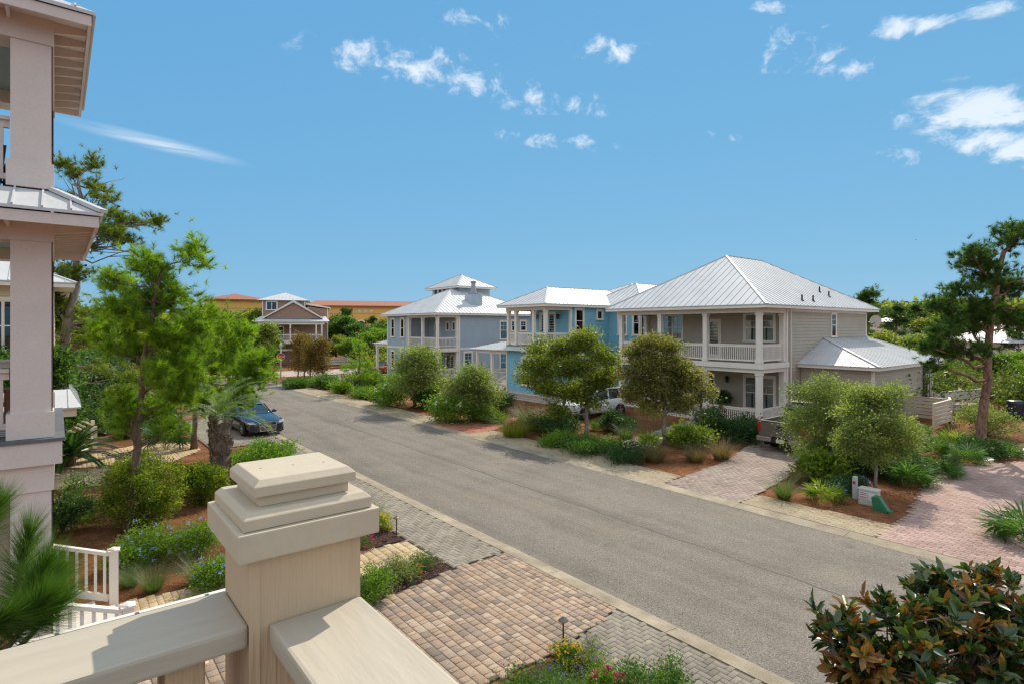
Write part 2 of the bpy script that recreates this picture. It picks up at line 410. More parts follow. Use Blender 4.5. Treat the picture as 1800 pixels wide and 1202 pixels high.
def feather(parts, c, az, el, L, rng, nl=26, ll=.3, w=.02, arch=.8, vee=.5):
    """one pinnate frond arching out from c"""
    h = np.array([math.cos(az), math.sin(az), 0]); z = np.array([0, 0, 1.]); sd = np.array([-h[1], h[0], 0])
    n = 10; P = []
    e = el; p = np.asarray(c, float).copy()
    for i in range(n+1):
        P.append(p.copy()); p = p+(h*math.cos(e)+z*math.sin(e))*L/n; e -= arch*1.7/n*(.5+i/n)
    P = np.array(P)
    for i in range(n):
        w0 = (.014+.008*L)*(1-i/n)+.003; w1 = (.014+.008*L)*(1-(i+1)/n)+.003
        parts.append((np.array([P[i]-sd*w0, P[i]+sd*w0, P[i+1]+sd*w1, P[i+1]-sd*w1]), np.array([[0, 1, 2, 3]]), np.full(4, .8)))
    for j in range(nl):
        t = .12+.88*j/nl; x = t*n; i = min(int(x), n-1); q = P[i]+(P[i+1]-P[i])*(x-i); tg = P[i+1]-P[i]; tg = tg/np.linalg.norm(tg)
        nm = np.cross(sd, tg)
        l = ll*(1-.65*abs(t-.45)**1.2)*(.9+.2*rng.random())
        for s in (-1, 1):
            d = sd*s+tg*.75+(-nm if nm[2] < 0 else nm)*vee; d = d/np.linalg.norm(d); ww = tg*w
            m = q+d*l*.5; tip = q+d*l-z*l*.22
            parts.append((np.array([q, m-ww/2, tip, m+ww/2]), np.array([[0, 1, 2, 3]]), np.full(4, rng.random())))
# ------------------------------------------------------------------ camera, sun, sky
cam = bpy.data.cameras.new('camera'); co = bpy.data.objects.new('camera', cam); C.objects.link(co); sc.camera = co
co.location = (0, 0, H); co.rotation_euler = (math.pi/2, 0, -TH)
cam.sensor_width = 36; cam.lens = FL/1800*36; cam.shift_y = -(601-YH)/1800; cam.clip_start = .05; cam.clip_end = 3000
sun = bpy.data.lights.new('sun', 'SUN'); so = bpy.data.objects.new('sun', sun); C.objects.link(so)
sun.energy = 3.05; sun.angle = math.radians(.5); sun.color = (1, .91, .76)
sd = Vector((math.sin(SUN_AZ)*math.cos(SUN_EL), math.cos(SUN_AZ)*math.cos(SUN_EL), math.sin(SUN_EL)))
so.rotation_euler = sd.to_track_quat('Z', 'Y').to_euler(); so.location = (0, 0, 60)
W = bpy.data.worlds.new('World'); sc.world = W; W.use_nodes = True
nt = W.node_tree; L = nt.links.new; bg = nt.nodes['Background']
sky = nt.nodes.new('ShaderNodeTexSky'); sky.sky_type = 'NISHITA'; sky.sun_disc = False
sky.sun_elevation = SUN_EL; sky.sun_rotation = SUN_AZ; sky.air_density = 1.; sky.dust_density = 0.; sky.ozone_density = 3.; sky.altitude = 0
tc = nt.nodes.new('ShaderNodeTexCoord'); sx = nt.nodes.new('ShaderNodeSeparateXYZ'); L(tc.outputs['Generated'], sx.inputs[0])
def mth(op, a, b=None, c=None):
    n = nt.nodes.new('ShaderNodeMath'); n.operation = op
    for i, x in enumerate((a, b, c)):
        if x is None: continue
        if isinstance(x, (int, float)): n.inputs[i].default_value = x
        else: L(x, n.inputs[i])
    return n.outputs[0]
zz = mth('MAXIMUM', sx.outputs[2], .03)
ssep = nt.nodes.new('ShaderNodeSeparateColor'); L(sky.outputs[0], ssep.inputs[0]); hs = nt.nodes.new('ShaderNodeCombineColor')   # soft film-like shoulder for the bright horizon
for i, (k, p) in enumerate(((.555, .42), (1.46, .23), (2.80, .09))): L(mth('MULTIPLY', mth('POWER', ssep.outputs[i], p), k), hs.inputs[i])
cb = nt.nodes.new('ShaderNodeCombineXYZ'); L(mth('DIVIDE', sx.outputs[0], zz), cb.inputs[0]); L(mth('DIVIDE', sx.outputs[1], zz), cb.inputs[1])
P2 = cb.outputs[0]                                            # a flat cloud layer seen from below
def patch(cx, cy, ang, rx, ry, lo=.25):
    """an oval area of the layer where clouds may form"""
    mp = nt.nodes.new('ShaderNodeMapping'); mp.vector_type = 'TEXTURE'
    mp.inputs['Location'].default_value = (cx, cy, 0); mp.inputs['Rotation'].default_value = (0, 0, ang); mp.inputs['Scale'].default_value = (rx, ry, 1)
    L(P2, mp.inputs[0]); ln = nt.nodes.new('ShaderNodeVectorMath'); ln.operation = 'LENGTH'; L(mp.outputs[0], ln.inputs[0])
    mr = nt.nodes.new('ShaderNodeMapRange'); mr.interpolation_type = 'SMOOTHSTEP'
    mr.inputs[1].default_value = 1.; mr.inputs[2].default_value = lo; mr.inputs[3].default_value = 0; mr.inputs[4].default_value = 1
    L(ln.outputs['Value'], mr.inputs[0]); return mr.outputs[0]
def noise(scale, detail, rough, dist=0., stretch=None, off=(0, 0, 0), rot=0.):
    mp = nt.nodes.new('ShaderNodeMapping'); mp.inputs['Location'].default_value = off
    mp.inputs['Rotation'].default_value = (0, 0, rot)
    if stretch: mp.inputs['Scale'].default_value = stretch
    L(P2, mp.inputs[0])
    n = nt.nodes.new('ShaderNodeTexNoise'); n.inputs['Scale'].default_value = scale; n.inputs['Detail'].default_value = detail
    n.inputs['Roughness'].default_value = rough; n.inputs['Distortion'].default_value = dist; L(mp.outputs[0], n.inputs['Vector']); return n.outputs['Fac']
def dnoise(scale, detail, rough, stretch=(1, 1, 1), dist=0.):
    mp = nt.nodes.new('ShaderNodeMapping'); mp.inputs['Scale'].default_value = stretch; L(tc.outputs['Generated'], mp.inputs[0])
    n = nt.nodes.new('ShaderNodeTexNoise'); n.inputs['Scale'].default_value = scale; n.inputs['Detail'].default_value = detail; n.inputs['Roughness'].default_value = rough; n.inputs['Distortion'].default_value = dist
    L(mp.outputs[0], n.inputs['Vector']); return n.outputs['Fac']
def smooth(x, a, b):
    mr = nt.nodes.new('ShaderNodeMapRange'); mr.interpolation_type = 'SMOOTHSTEP'; mr.inputs[1].default_value = a; mr.inputs[2].default_value = b
    L(x, mr.inputs[0]); return mr.outputs[0]
def sky_p(px, py):
    v = D(px, py, 1.)-np.array([0, 0, H]); return v[0]/v[2], v[1]/v[2]
def along(a, b):
    (x0, y0), (x1, y1) = sky_p(*a), sky_p(*b)
    return (x0+x1)/2, (y0+y1)/2, math.atan2(y1-y0, x1-x0), math.hypot(x1-x0, y1-y0)/2
# puffs: a drift of small broken clouds across the middle and the upper right
n_puff = mth('ADD', mth('MULTIPLY', dnoise(27., 7., .62, (1, 1, 1.15), .3), .85), mth('MULTIPLY', dnoise(8., 3., .5), .25))
puffs = []
for a, b, ry, k in (((510, 75), (930, 150), .24, 1.), ((730, 110), (1060, 205), .26, 1.), ((860, 230), (1085, 265), .2, .8), ((1010, 60), (1130, 120), .16, .8),
                 ((1330, 20), (1420, 130), .2, 1.), ((1440, 60), (1530, 140), .17, .8), ((1540, 190), (1640, 310), .28, .75), ((1250, 230), (1330, 250), .1, .7), ((760, 10), (900, 60), .16, .7)):
    cx, cy, an, hl = along(a, b); puffs.append(mth('MULTIPLY', patch(cx, cy, an, hl*1.25, ry), k))
m = puffs[0]
for q in puffs[1:]: m = mth('MAXIMUM', m, q)
f_puff = smooth(mth('ADD', n_puff, mth('MULTIPLY', m, .13)), .62, .88)
f_puff = mth('MULTIPLY', f_puff, smooth(m, .02, .35))
# banks: the bigger cloud on the right and the streaks at the top right
n_bank = mth('ADD', mth('MULTIPLY', dnoise(9., 9., .66, (1, 1, 2.6), .6), .75), mth('MULTIPLY', dnoise(34., 5., .6, (1, 1, 1.6), .3), .25))
bank = None
for a, b, ry, k in (((1630, 225), (1860, 165), .75, 1.), ((1700, 280), (1900, 235), 1.15, 1.05), ((1520, 40), (1700, 50), .13, .85), ((1660, 30), (1830, 5), .12, .85), ((1300, 5), (1400, 20), .07, .7)):
    cx, cy, an, hl = along(a, b); q = mth('MULTIPLY', patch(cx, cy, an, hl*1.2, ry, .1), k); bank = q if bank is None else mth('MAXIMUM', bank, q)
f_bank = mth('MULTIPLY', smooth(mth('ADD', mth('MULTIPLY', mth('SUBTRACT', n_bank, .5), 3.6), mth('MULTIPLY', bank, .8)), .22, .9), smooth(bank, .02, .3))
# an old vapour trail on the left
cx, cy, an, hl = along((60, 198), (450, 296))
trail = mth('MULTIPLY', patch(cx, cy, an, hl*1.05, .17, .0), smooth(noise(1.6, 5., .6, .6, stretch=(1, 4, 1), rot=-an), .22, .75))
trail = mth('MULTIPLY', trail, .5)
# cloud added out of view, behind and above the viewer, as neutral fill light
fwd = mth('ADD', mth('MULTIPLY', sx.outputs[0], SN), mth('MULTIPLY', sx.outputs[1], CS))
f_fill = mth('MULTIPLY', smooth(mth('MULTIPLY', fwd, -1.), -.55, -.25), smooth(mth('ADD', mth('MULTIPLY', noise(1.1, 6., .58, .4, off=(9, 3, 0)), .8), mth('MULTIPLY', noise(4., 4., .6, .2), .2)), .37, .55))
f = mth('MAXIMUM', mth('MAXIMUM', mth('MULTIPLY', f_puff, .66), mth('MULTIPLY', f_bank, .60)), mth('MAXIMUM', trail, mth('MULTIPLY', f_fill, .95)))
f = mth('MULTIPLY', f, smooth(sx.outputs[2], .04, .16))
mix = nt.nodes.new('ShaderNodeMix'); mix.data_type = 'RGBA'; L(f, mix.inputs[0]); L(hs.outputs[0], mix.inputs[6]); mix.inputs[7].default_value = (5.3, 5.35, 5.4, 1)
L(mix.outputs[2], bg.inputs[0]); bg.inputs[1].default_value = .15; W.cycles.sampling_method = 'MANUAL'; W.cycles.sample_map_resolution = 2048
sc.view_settings.view_transform = 'Standard'; sc.view_settings.look = 'None'; sc.view_settings.exposure = .58; sc.view_settings.gamma = 1
sc.cycles.max_bounces = 8; sc.cycles.diffuse_bounces = 4; sc.cycles.transparent_max_bounces = 12; sc.cycles.use_denoising = True; sc.cycles.sampling_pattern = 'BLUE_NOISE'; sc.cycles.denoising_prefilter = 'NONE'; sc.cycles.denoising_input_passes = 'RGB_ALBEDO_NORMAL'; sc.cycles.pixel_filter_type = 'BLACKMAN_HARRIS'; sc.cycles.filter_width = 1.3; sc.cycles.adaptive_threshold = .004
sc.cycles.sample_clamp_indirect = 3; sc.cycles.use_guiding = False
# ------------------------------------------------------------------ ground and paving
def sheet(name, poly, z, mat, kind='structure'):
    me = bpy.data.meshes.new(name); me.from_pydata([(p[0], p[1], z) for p in poly], [], [list(range(len(poly)))])
    if me.polygons[0].normal.z < 0: me.flip_normals()
    o = link(name, me, mat); return tag(o, kind=kind)
def inside(px, py, poly):
    px, py = np.asarray(px), np.asarray(py); r = np.zeros(px.shape, bool); n = len(poly)
    for i in range(n):
        x0, y0 = poly[i][:2]; x1, y1 = poly[(i+1) % n][:2]
        if y0 == y1: continue
        c = ((y0 > py) != (y1 > py)) & (px < (x1-x0)*(py-y0)/(y1-y0)+x0); r ^= c
    return r
def scatter(poly, n, rng):
    xs = [p[0] for p in poly]; ys = [p[1] for p in poly]
    x = min(xs)+(max(xs)-min(xs))*rng.random(n*3); y = min(ys)+(max(ys)-min(ys))*rng.random(n*3)
    k = inside(x, y, poly); return x[k][:n], y[k][:n]
straw = pmat('pine straw ground', (.20, .075, .028), .95, .5, 1.1, 1., 55., fine=.45, col2=(.30, .135, .06))
gm, gnt, gb = new_mat('ground')
def _ground():
    L = gnt.links.new; tc = N(gnt, 'ShaderNodeTexCoord')
    n1 = N(gnt, 'ShaderNodeTexNoise', Scale=1.4, Detail=6.); L(tc.outputs['Object'], n1.inputs[0])
    r1 = N(gnt, 'ShaderNodeValToRGB'); e = r1.color_ramp.elements
    e[0].position, e[1].position = .32, .7; e[0].color = (.14, .055, .026, 1); e[1].color = (.35, .155, .072, 1); L(n1.outputs[0], r1.inputs[0])
    n2 = N(gnt, 'ShaderNodeTexNoise', Scale=42., Detail=5., Roughness=.7); L(tc.outputs['Object'], n2.inputs[0])
    mr = N(gnt, 'ShaderNodeMapRange'); mr.inputs[1].default_value = .3; mr.inputs[2].default_value = .7; mr.inputs[3].default_value = .5; mr.inputs[4].default_value = 1.45; L(n2.outputs[0], mr.inputs[0])
    sc_ = N(gnt, 'ShaderNodeVectorMath', operation='SCALE'); L(r1.outputs[0], sc_.inputs[0]); L(mr.outputs[0], sc_.inputs['Scale'])
    n3 = N(gnt, 'ShaderNodeTexNoise', Scale=.09, Detail=3.); L(tc.outputs['Object'], n3.inputs[0])
    r3 = N(gnt, 'ShaderNodeValToRGB'); e = r3.color_ramp.elements; e[0].position, e[1].position = .5, .62; L(n3.outputs[0], r3.inputs[0])
    mx = N(gnt, 'ShaderNodeMix', data_type='RGBA'); L(r3.outputs[0], mx.inputs[0]); L(sc_.outputs[0], mx.inputs[6]); mx.inputs[7].default_value = (.14, .07, .03, 1)
    L(mx.outputs[2], gb.inputs['Base Color']); gb.inputs['Roughness'].default_value = .95; gb.inputs['Specular IOR Level'].default_value = .1
    bp = N(gnt, 'ShaderNodeBump', Strength=.9, Distance=.04); L(n2.outputs[0], bp.inputs['Height']); L(bp.outputs[0], gb.inputs['Normal'])
_ground()
sheet('ground', [(-700, -500), (1100, -500), (1100, 1100), (-700, 1100)], 0, gm)
am, ant, ab = new_mat('asphalt')
def _asphalt():
    L = ant.links.new; tc = N(ant, 'ShaderNodeTexCoord'); o = tc.outputs['Object']
    n1 = N(ant, 'ShaderNodeTexNoise', Scale=.55, Detail=7., Roughness=.62); L(o, n1.inputs[0])
    mp = N(ant, 'ShaderNodeMapping'); mp.inputs['Scale'].default_value = (1.1, .09, 1); L(o, mp.inputs[0])
    n2 = N(ant, 'ShaderNodeTexNoise', Scale=1.6, Detail=4.); L(mp.outputs[0], n2.inputs[0])
    v = N(ant, 'ShaderNodeTexVoronoi', Scale=75.); L(o, v.inputs[0])
    n4 = N(ant, 'ShaderNodeTexNoise', Scale=38., Detail=5., Roughness=.75); L(o, n4.inputs[0])
    r = N(ant, 'ShaderNodeValToRGB'); e = r.color_ramp.elements; e[0].position, e[1].position = .3, .72
    e[0].color = (.105, .089, .073, 1); e[1].color = (.20, .172, .14, 1)
    md = N(ant, 'ShaderNodeMath', operation='MULTIPLY_ADD'); L(n2.outputs[0], md.inputs[0]); md.inputs[1].default_value = .7
    m2 = N(ant, 'ShaderNodeMath', operation='MULTIPLY'); L(n1.outputs[0], m2.inputs[0]); m2.inputs[1].default_value = .6; L(m2.outputs[0], md.inputs[2])
    L(md.outputs[0], r.inputs[0])
    mr = N(ant, 'ShaderNodeMapRange'); mr.inputs[1].default_value = 0; mr.inputs[2].default_value = 1; mr.inputs[3].default_value = .55; mr.inputs[4].default_value = 1.5
    sp = N(ant, 'ShaderNodeSeparateColor'); L(v.outputs['Color'], sp.inputs[0]); L(sp.outputs[0], mr.inputs[0])
    mr2 = N(ant, 'ShaderNodeMapRange'); mr2.inputs[1].default_value = .3; mr2.inputs[2].default_value = .7; mr2.inputs[3].default_value = .72; mr2.inputs[4].default_value = 1.3; L(n4.outputs[0], mr2.inputs[0])
    mm = N(ant, 'ShaderNodeMath', operation='MULTIPLY'); L(mr.outputs[0], mm.inputs[0]); L(mr2.outputs[0], mm.inputs[1])
    s = N(ant, 'ShaderNodeVectorMath', operation='SCALE'); L(r.outputs[0], s.inputs[0]); L(mm.outputs[0], s.inputs['Scale'])
    # tan dust stains
    n5 = N(ant, 'ShaderNodeTexNoise', Scale=.32, Detail=6., Roughness=.65); L(o, n5.inputs[0])
    r5 = N(ant, 'ShaderNodeValToRGB'); e = r5.color_ramp.elements; e[0].position, e[1].position = .56, .74; e[1].color = (.4, .4, .4, 1); L(n5.outputs[0], r5.inputs[0])
    mx = N(ant, 'ShaderNodeMix', data_type='RGBA'); L(r5.outputs[0], mx.inputs[0]); L(s.outputs[0], mx.inputs[6]); mx.inputs[7].default_value = (.30, .23, .155, 1)
    # the dark seam between the two paving passes
    sx2 = N(ant, 'ShaderNodeSeparateXYZ'); L(o, sx2.inputs[0]); nz = N(ant, 'ShaderNodeTexNoise', Scale=.8, Detail=4.); L(o, nz.inputs[0])
    q1 = N(ant, 'ShaderNodeMath', operation='MULTIPLY_ADD'); L(nz.outputs[0], q1.inputs[0]); q1.inputs[1].default_value = .35; L(sx2.outputs[0], q1.inputs[2])
    q2 = N(ant, 'ShaderNodeMath', operation='COMPARE'); L(q1.outputs[0], q2.inputs[0]); q2.inputs[1].default_value = 12.3; q2.inputs[2].default_value = .035
    q3 = N(ant, 'ShaderNodeMath', operation='MULTIPLY'); L(q2.outputs[0], q3.inputs[0]); L(n1.outputs[0], q3.inputs[1])
    m9 = N(ant, 'ShaderNodeMix', data_type='RGBA'); L(q3.outputs[0], m9.inputs[0]); L(mx.outputs[2], m9.inputs[6]); m9.inputs[7].default_value = (.06, .055, .05, 1)
    # dark drips and old oil spots along the parking side
    nv = N(ant, 'ShaderNodeTexNoise', Scale=1.1, Detail=3., Roughness=.5); L(o, nv.inputs[0]); rv = N(ant, 'ShaderNodeValToRGB'); e = rv.color_ramp.elements; e[0].position, e[1].position = .66, .76; e[1].color = (.45, .45, .45, 1); L(nv.outputs[0], rv.inputs[0])
    m8 = N(ant, 'ShaderNodeMix', data_type='RGBA'); L(rv.outputs[0], m8.inputs[0]); L(m9.outputs[2], m8.inputs[6]); m8.inputs[7].default_value = (.085, .075, .068, 1)
    L(m8.outputs[2], ab.inputs['Base Color']); ab.inputs['Roughness'].default_value = .85; ab.inputs['Specular IOR Level'].default_value = .3
    bp = N(ant, 'ShaderNodeBump', Strength=.7, Distance=.01); L(v.outputs['Distance'], bp.inputs['Height']); L(bp.outputs[0], ab.inputs['Normal'])
_asphalt()
sheet('road', [(8.5, -60), (15.6, -60), (15.6, 62), (8.5, 62)], .012, am)
conc = pmat('kerb concrete', (.30, .245, .17), .9, .3, 1.3, .6, 60., fine=.2, col2=(.36, .30, .215))
def kerb(x0, x1, slope):
    mb = MB(); y = -30.
    while y < 60:
        y1 = y+3.0
        lo, hi = (.016, .06) if slope > 0 else (.06, .016)
        mb.add([(x0, y+.006, -.05), (x1, y+.006, -.05), (x1, y1-.006, -.05), (x0, y1-.006, -.05), (x0, y+.006, hi), (x1, y+.006, lo), (x1, y1-.006, lo), (x0, y1-.006, hi)],
               [(0,3,2,1),(4,5,6,7),(0,1,5,4),(1,2,6,5),(2,3,7,6),(3,0,4,7)])
        y = y1
    return tag(mb.build('kerb', conc), kind='structure')
kerb(8.17, 8.56, 1); kerb(15.54, 15.95, -1)
grout = pmat('joint sand', (.19, .16, .125), .95, .3, 8., .5, 80.)
grout2 = pmat('pale joint sand', (.23, .185, .13), .95, .3, 8., .5, 80.)
def rects_to_mesh(name, rc, ztop, mat, rng, ch=.006, tilt=.0025):
    """rc: (n,5) x0,x1,y0,y1,tone -> chamfered stones"""
    n = len(rc); x0, x1, y0, y1 = (rc[:, i] for i in range(4))
    zt = ztop+rng.normal(size=(n, 4))*tilt*.5+rng.normal(size=(n, 1))*tilt*.5
    zb = np.full(n, ztop-.03)
    o = [np.stack([a, b, zb], 1) for a, b in ((x0, y0), (x1, y0), (x1, y1), (x0, y1))]
    mid = [np.stack([a, b, zt[:, i]-ch*.8], 1) for i, (a, b) in enumerate(((x0, y0), (x1, y0), (x1, y1), (x0, y1)))]
    t = [np.stack([a, b, zt[:, i]], 1) for i, (a, b) in enumerate(((x0+ch, y0+ch), (x1-ch, y0+ch), (x1-ch, y1-ch), (x0+ch, y1-ch)))]
    V = np.stack(o+mid+t, 1).reshape(-1, 3); b = np.arange(n)[:, None]*12; F = [b+[8, 9, 10, 11]]
    for i in range(4):
        j = (i+1) % 4; F.append(b+[i, j, 4+j, 4+i]); F.append(b+[4+i, 4+j, 8+j, 8+i])
    return np_mesh(name, V, np.concatenate(F, 0), np.repeat(rc[:, 4], 12))
def paving(name, poly, pattern, mat, ztop=.052, seed=1, a=.1, gap=.006, base=None, edge=None):
    rng = np.random.default_rng(seed); xs = [p[0] for p in poly]; ys = [p[1] for p in poly]
    X0, X1, Y0, Y1 = min(xs)-.5, max(xs)+.5, min(ys)-.5, max(ys)+.5; R = []
    if pattern == 'herringbone':
        nx, ny = int((X1-X0)/a)+6, int((Y1-Y0)/a)+6
        for i in range(-ny//2-4, (nx+ny)):
            for j in range(-(nx+ny)//2-3, (nx+ny)//2+3):
                x, y = X0+(i+2*j)*a, Y0+(i-2*j)*a
                if X0 < x < X1 and Y0 < y < Y1:
                    R.append((x, x+2*a, y, y+a)); R.append((x, x+a, y+a, y+3*a))
    elif pattern == 'running':
        y, k = Y0, 0
        while y < Y1:
            x = X0+(k % 2)*a; 
            while x < X1: R.append((x, x+2*a, y, y+a)); x += 2*a
            y += a; k += 1
    elif pattern == 'lengthwise':
        x, k = X0, 0
        while x < X1:
            y = Y0+(k % 2)*a
            while y < Y1: R.append((x, x+a, y, y+2*a)); y += 2*a
            x += a; k += 1
    else:                                                     # ashlar: courses of mixed widths
        x = X0
        while x < X1:
            w = a*rng.choice([1., 1.3, 1.3]); y = Y0+rng.random()*a
            while y < Y1:
                l = a*rng.choice([.8, 1.1, 1.3, 1.3, 1.9]); R.append((x, x+w, y, y+l)); y += l
            x += w
    R = np.array(R); k = inside((R[:, 0]+R[:, 1])/2, (R[:, 2]+R[:, 3])/2, poly); R = R[k]
    R[:, 0] += gap/2; R[:, 2] += gap/2; R[:, 1] -= gap/2; R[:, 3] -= gap/2
    R = np.concatenate([R, rng.random((len(R), 1))], 1)
    o = link(name, rects_to_mesh(name, R, ztop, mat, rng, ch=.005 if a < .12 else .009), mat)
    tag(o, kind='structure')
    mb = MB(); mb.prism(poly, -.02, ztop-.012); b = mb.build(name+'_bed', base or grout); tag(b, kind='structure')
    return o
tanmix = rampmat('tumbled tan pavers', [(.21, .165, .135), (.33, .24, .17), (.39, .27, .185), (.45, .345, .25), (.30, .215, .155), (.42, .29, .19), (.27, .205, .165), (.47, .36, .26)], .85, .8, 45., .2, patch=.16)
greyp = rampmat('grey pavers', [(.22, .19, .15), (.30, .26, .205), (.26, .225, .18), (.335, .285, .22)], .85, .5, 60., .14, patch=.25)
tanp = rampmat('buff pavers', [(.30, .24, .155), (.38, .305, .20), (.34, .27, .175), (.41, .335, .225)], .85, .5, 60., .12, patch=.15)
goldp = rampmat('golden pavers', [(.46, .34, .2), (.58, .43, .26), (.5, .36, .2), (.62, .48, .31)], .85, .5, 60., .14, patch=.2)
brownp = rampmat('brown grey pavers', [(.25, .19, .155), (.34, .265, .22), (.29, .225, .19), (.37, .3, .25)], .85, .5, 60., .14, patch=.2)
pinkp = rampmat('rose pavers', [(.34, .22, .18), (.44, .30, .25), (.39, .26, .22), (.48, .345, .29)], .85, .5, 60., .12, patch=.2)
redp = rampmat('red brick pavers', [(.30, .11, .07), (.40, .16, .10), (.35, .13, .085), (.43, .2, .14)], .85, .5, 60., .14, patch=.2)
paving('driveway', [(8.165, 10.5), (8.165, 7.12), (6.5, 6.78), (4.0, 6.85), (-.4, 6.85), (-.4, 10.15), (4.6, 10.15), (6.75, 10.45)], 'ashlar', tanmix, seed=3, a=.135, gap=.0105, base=pmat('dark joint sand', (.12, .09, .065), .95, .3, 8.))
paving('sidewalk', [(6.78, 10.52), (8.165, 10.56), (8.165, 27.2), (6.78, 27.2)], 'herringbone', greyp, seed=4, a=.105)
paving('sidewalk', [(6.62, -3), (8.165, -3), (8.165, 7.06), (6.62, 6.76)], 'herringbone', greyp, seed=5, a=.105)
paving('sidewalk', [(6.78, 36.6), (8.165, 36.6), (8.165, 58), (6.78, 58)], 'herringbone', greyp, seed=6, a=.12)
paving('driveway', [(5.2, 27.3), (8.165, 27.3), (8.165, 36.5), (5.2, 36.5)], 'running', greyp, seed=7, a=.12)
paving('path', [(3.0, 11.4), (6.74, 11.4), (6.74, 12.62), (4.9, 12.62), (3.0, 12.9)], 'ashlar', goldp, seed=8, a=.15, gap=.008)
lp = [G(*q)[:2] for q in ((96, 862), (215, 850), (290, 818), (352, 792), (330, 778), (240, 783), (160, 800), (96, 812))]
paving('path', [tuple(p) for p in lp], 'ashlar', goldp, seed=9, a=.11, gap=.005, base=grout2)
paving('path', [(.75, 10.0), (2.4, 10.0), (3.2, 11.4), (3.0, 12.9), (.75, 13.2)], 'ashlar', goldp, seed=19, a=.11, gap=.006)
paving('driveway', [(16.0, 11.75), (15.97, 9.08), (17.3, 9.2), (22.6, 9.9), (29.3, 9.9), (29.3, 14.4), (26.9, 14.2), (22.5, 12.75), (20.4, 12.2)], 'running', brownp, seed=10, a=.13)
paving('driveway', [(15.97, 5.42), (18.8, 5.55), (22, 6.1), (26, 6.5), (29.6, 4.9), (29.6, 3.0), (19.2, 3.2), (17.5, 2.8), (16.2, 1.6), (15.97, 1.6)], 'lengthwise', pinkp, seed=11, a=.135)
paving('sidewalk', [(15.97, 5.46), (15.97, 9.04), (17.2, 9.1), (17.35, 5.5)], 'lengthwise', tanp, seed=12, a=.11, base=grout2)
paving('sidewalk', [(15.97, 11.8), (15.97, 23.2), (17.35, 23.2), (17.3, 12.0)], 'lengthwise', tanp, seed=13, a=.12, base=grout2)
paving('driveway', [(15.97, 27.1), (15.97, 23.25), (17.4, 23.3), (20.4, 25.1), (26.2, 25.6), (26.2, 28.2), (19.2, 27.0)], 'running', redp, seed=14, a=.12)
paving('sidewalk', [(15.97, 27.15), (15.97, 58), (17.3, 58), (17.3, 27.1)], 'lengthwise', tanp, seed=15, a=.14, base=grout2)
paving('path', [(17.3, 15.2), (17.3, 16.6), (19, 17.0), (28, 18.9), (28, 17.4), (19.5, 15.6)], 'running', greyp, seed=16, a=.13)
paving('driveway', [(17.4, 47.5), (17.4, 52.5), (30, 58.5), (32, 62), (26, 62), (17.4, 57)], 'running', greyp, seed=17, a=.2)
crossm = rampmat('cross street pavers', [(.42, .32, .28), (.5, .4, .35), (.46, .36, .31)], .9, .3, 30., .1, patch=.2)
paving('cross_street', [(-14, 62.2), (60, 62.2), (60, 70), (-14, 70)], 'running', crossm, seed=18, a=.3, ztop=.05)
# pine straw lying on the beds, bark chips in the flower beds
def litter(name, polys, n, L_, W_, mat, seed, z=.012, lift=.25, kind='needle'):
    rng = np.random.default_rng(seed); ps = []
    for po, k in zip(polys, n):
        x, y = scatter(po, k, rng); m = len(x)
        c = np.stack([x, y, z+rng.random(m)*.025], 1); t = rng.random(m)*6.283
        ax = np.stack([np.cos(t), np.sin(t), rng.normal(size=m)*lift*.5], 1)
        V, F, q = leaves(c, ax, L_*(.6+.7*rng.random(m)), W_, rng, kind=kind, up=np.array([0, 0, 1.])); V[:, 2] = np.maximum(V[:, 2], z-.002)
        ps.append((V, F, np.repeat(rng.random(m), q)))
    return tag(link(name, np_mesh(name, *merge(ps)), mat), kind='stuff')
deadl = rampmat('dead leaves', [(.12, .06, .03), (.24, .13, .06), (.3, .2, .1), (.5, .45, .36)], .8, 0, 60., .1)
litter('leaf_litter', [[(8.6, 0), (9.1, 0), (9.0, 40), (8.6, 40)], [(15.0, 2), (15.5, 2), (15.5, 40), (15.1, 40)], [(8.6, 0), (15.5, 0), (15.5, 40), (8.6, 40)], [(6.8, 3), (8.1, 3), (8.1, 26), (6.8, 26)], [(16, 2), (17.3, 2), (17.3, 24), (16, 24)], [(16, 1.8), (28, 3.5), (28, 5), (19, 5.4), (16, 5.3)]], [420, 500, 160, 160, 420, 260], .05, .02, deadl, 24, z=.056, lift=.3, kind='leaf')
strawm = rampmat('straw needles', [(.17, .062, .026), (.34, .145, .06), (.46, .23, .10), (.25, .095, .04)], .9, 0, 60., .1)
bedR = [(17.4, 9.0), (17.5, 5.7), (21.8, 6.3), (26, 6.8), (27, 9.6), (22.5, 9.7)]
bedM = [(17.5, 12.2), (20.3, 12.5), (22.4, 13.0), (26.5, 14.6), (26, 17), (19.5, 15.3), (17.5, 14.9)]
bedN = [(17.5, 17.0), (19, 17.3), (26, 18.9), (26, 25.2), (20.4, 24.8), (17.5, 23)]
bedL = [(.8, 13.4), (3, 13.1), (6.6, 14.9), (6.6, 26.5), (3, 26), (1.5, 22), (-1, 21), (-1.2, 15)]
litter('pine_straw', [bedR, bedM, bedN, bedL, [(17.5, 27.6), (26, 30), (26, 44), (17.5, 46)]], [12000, 9000, 8000, 20000, 6000], .16, .0075, strawm, 21)
litter('pine_straw', [[(16.8, 5.5), (17.9, 5.6), (17.7, 9.1), (17.0, 9.0)], [(17.3, 5.3), (22, 5.9), (26, 6.3), (26, 7), (17.3, 6)], [(17, 11.9), (20.5, 12.1), (22.6, 12.6), (22.5, 13.3), (17, 12.4)], [(17.0, 12), (17.9, 12), (17.9, 23), (17.1, 23)], [(6.5, 13.5), (6.9, 13.5), (6.9, 26), (6.5, 26)]], [700, 900, 700, 1100, 700], .16, .008, strawm, 25, z=.058)
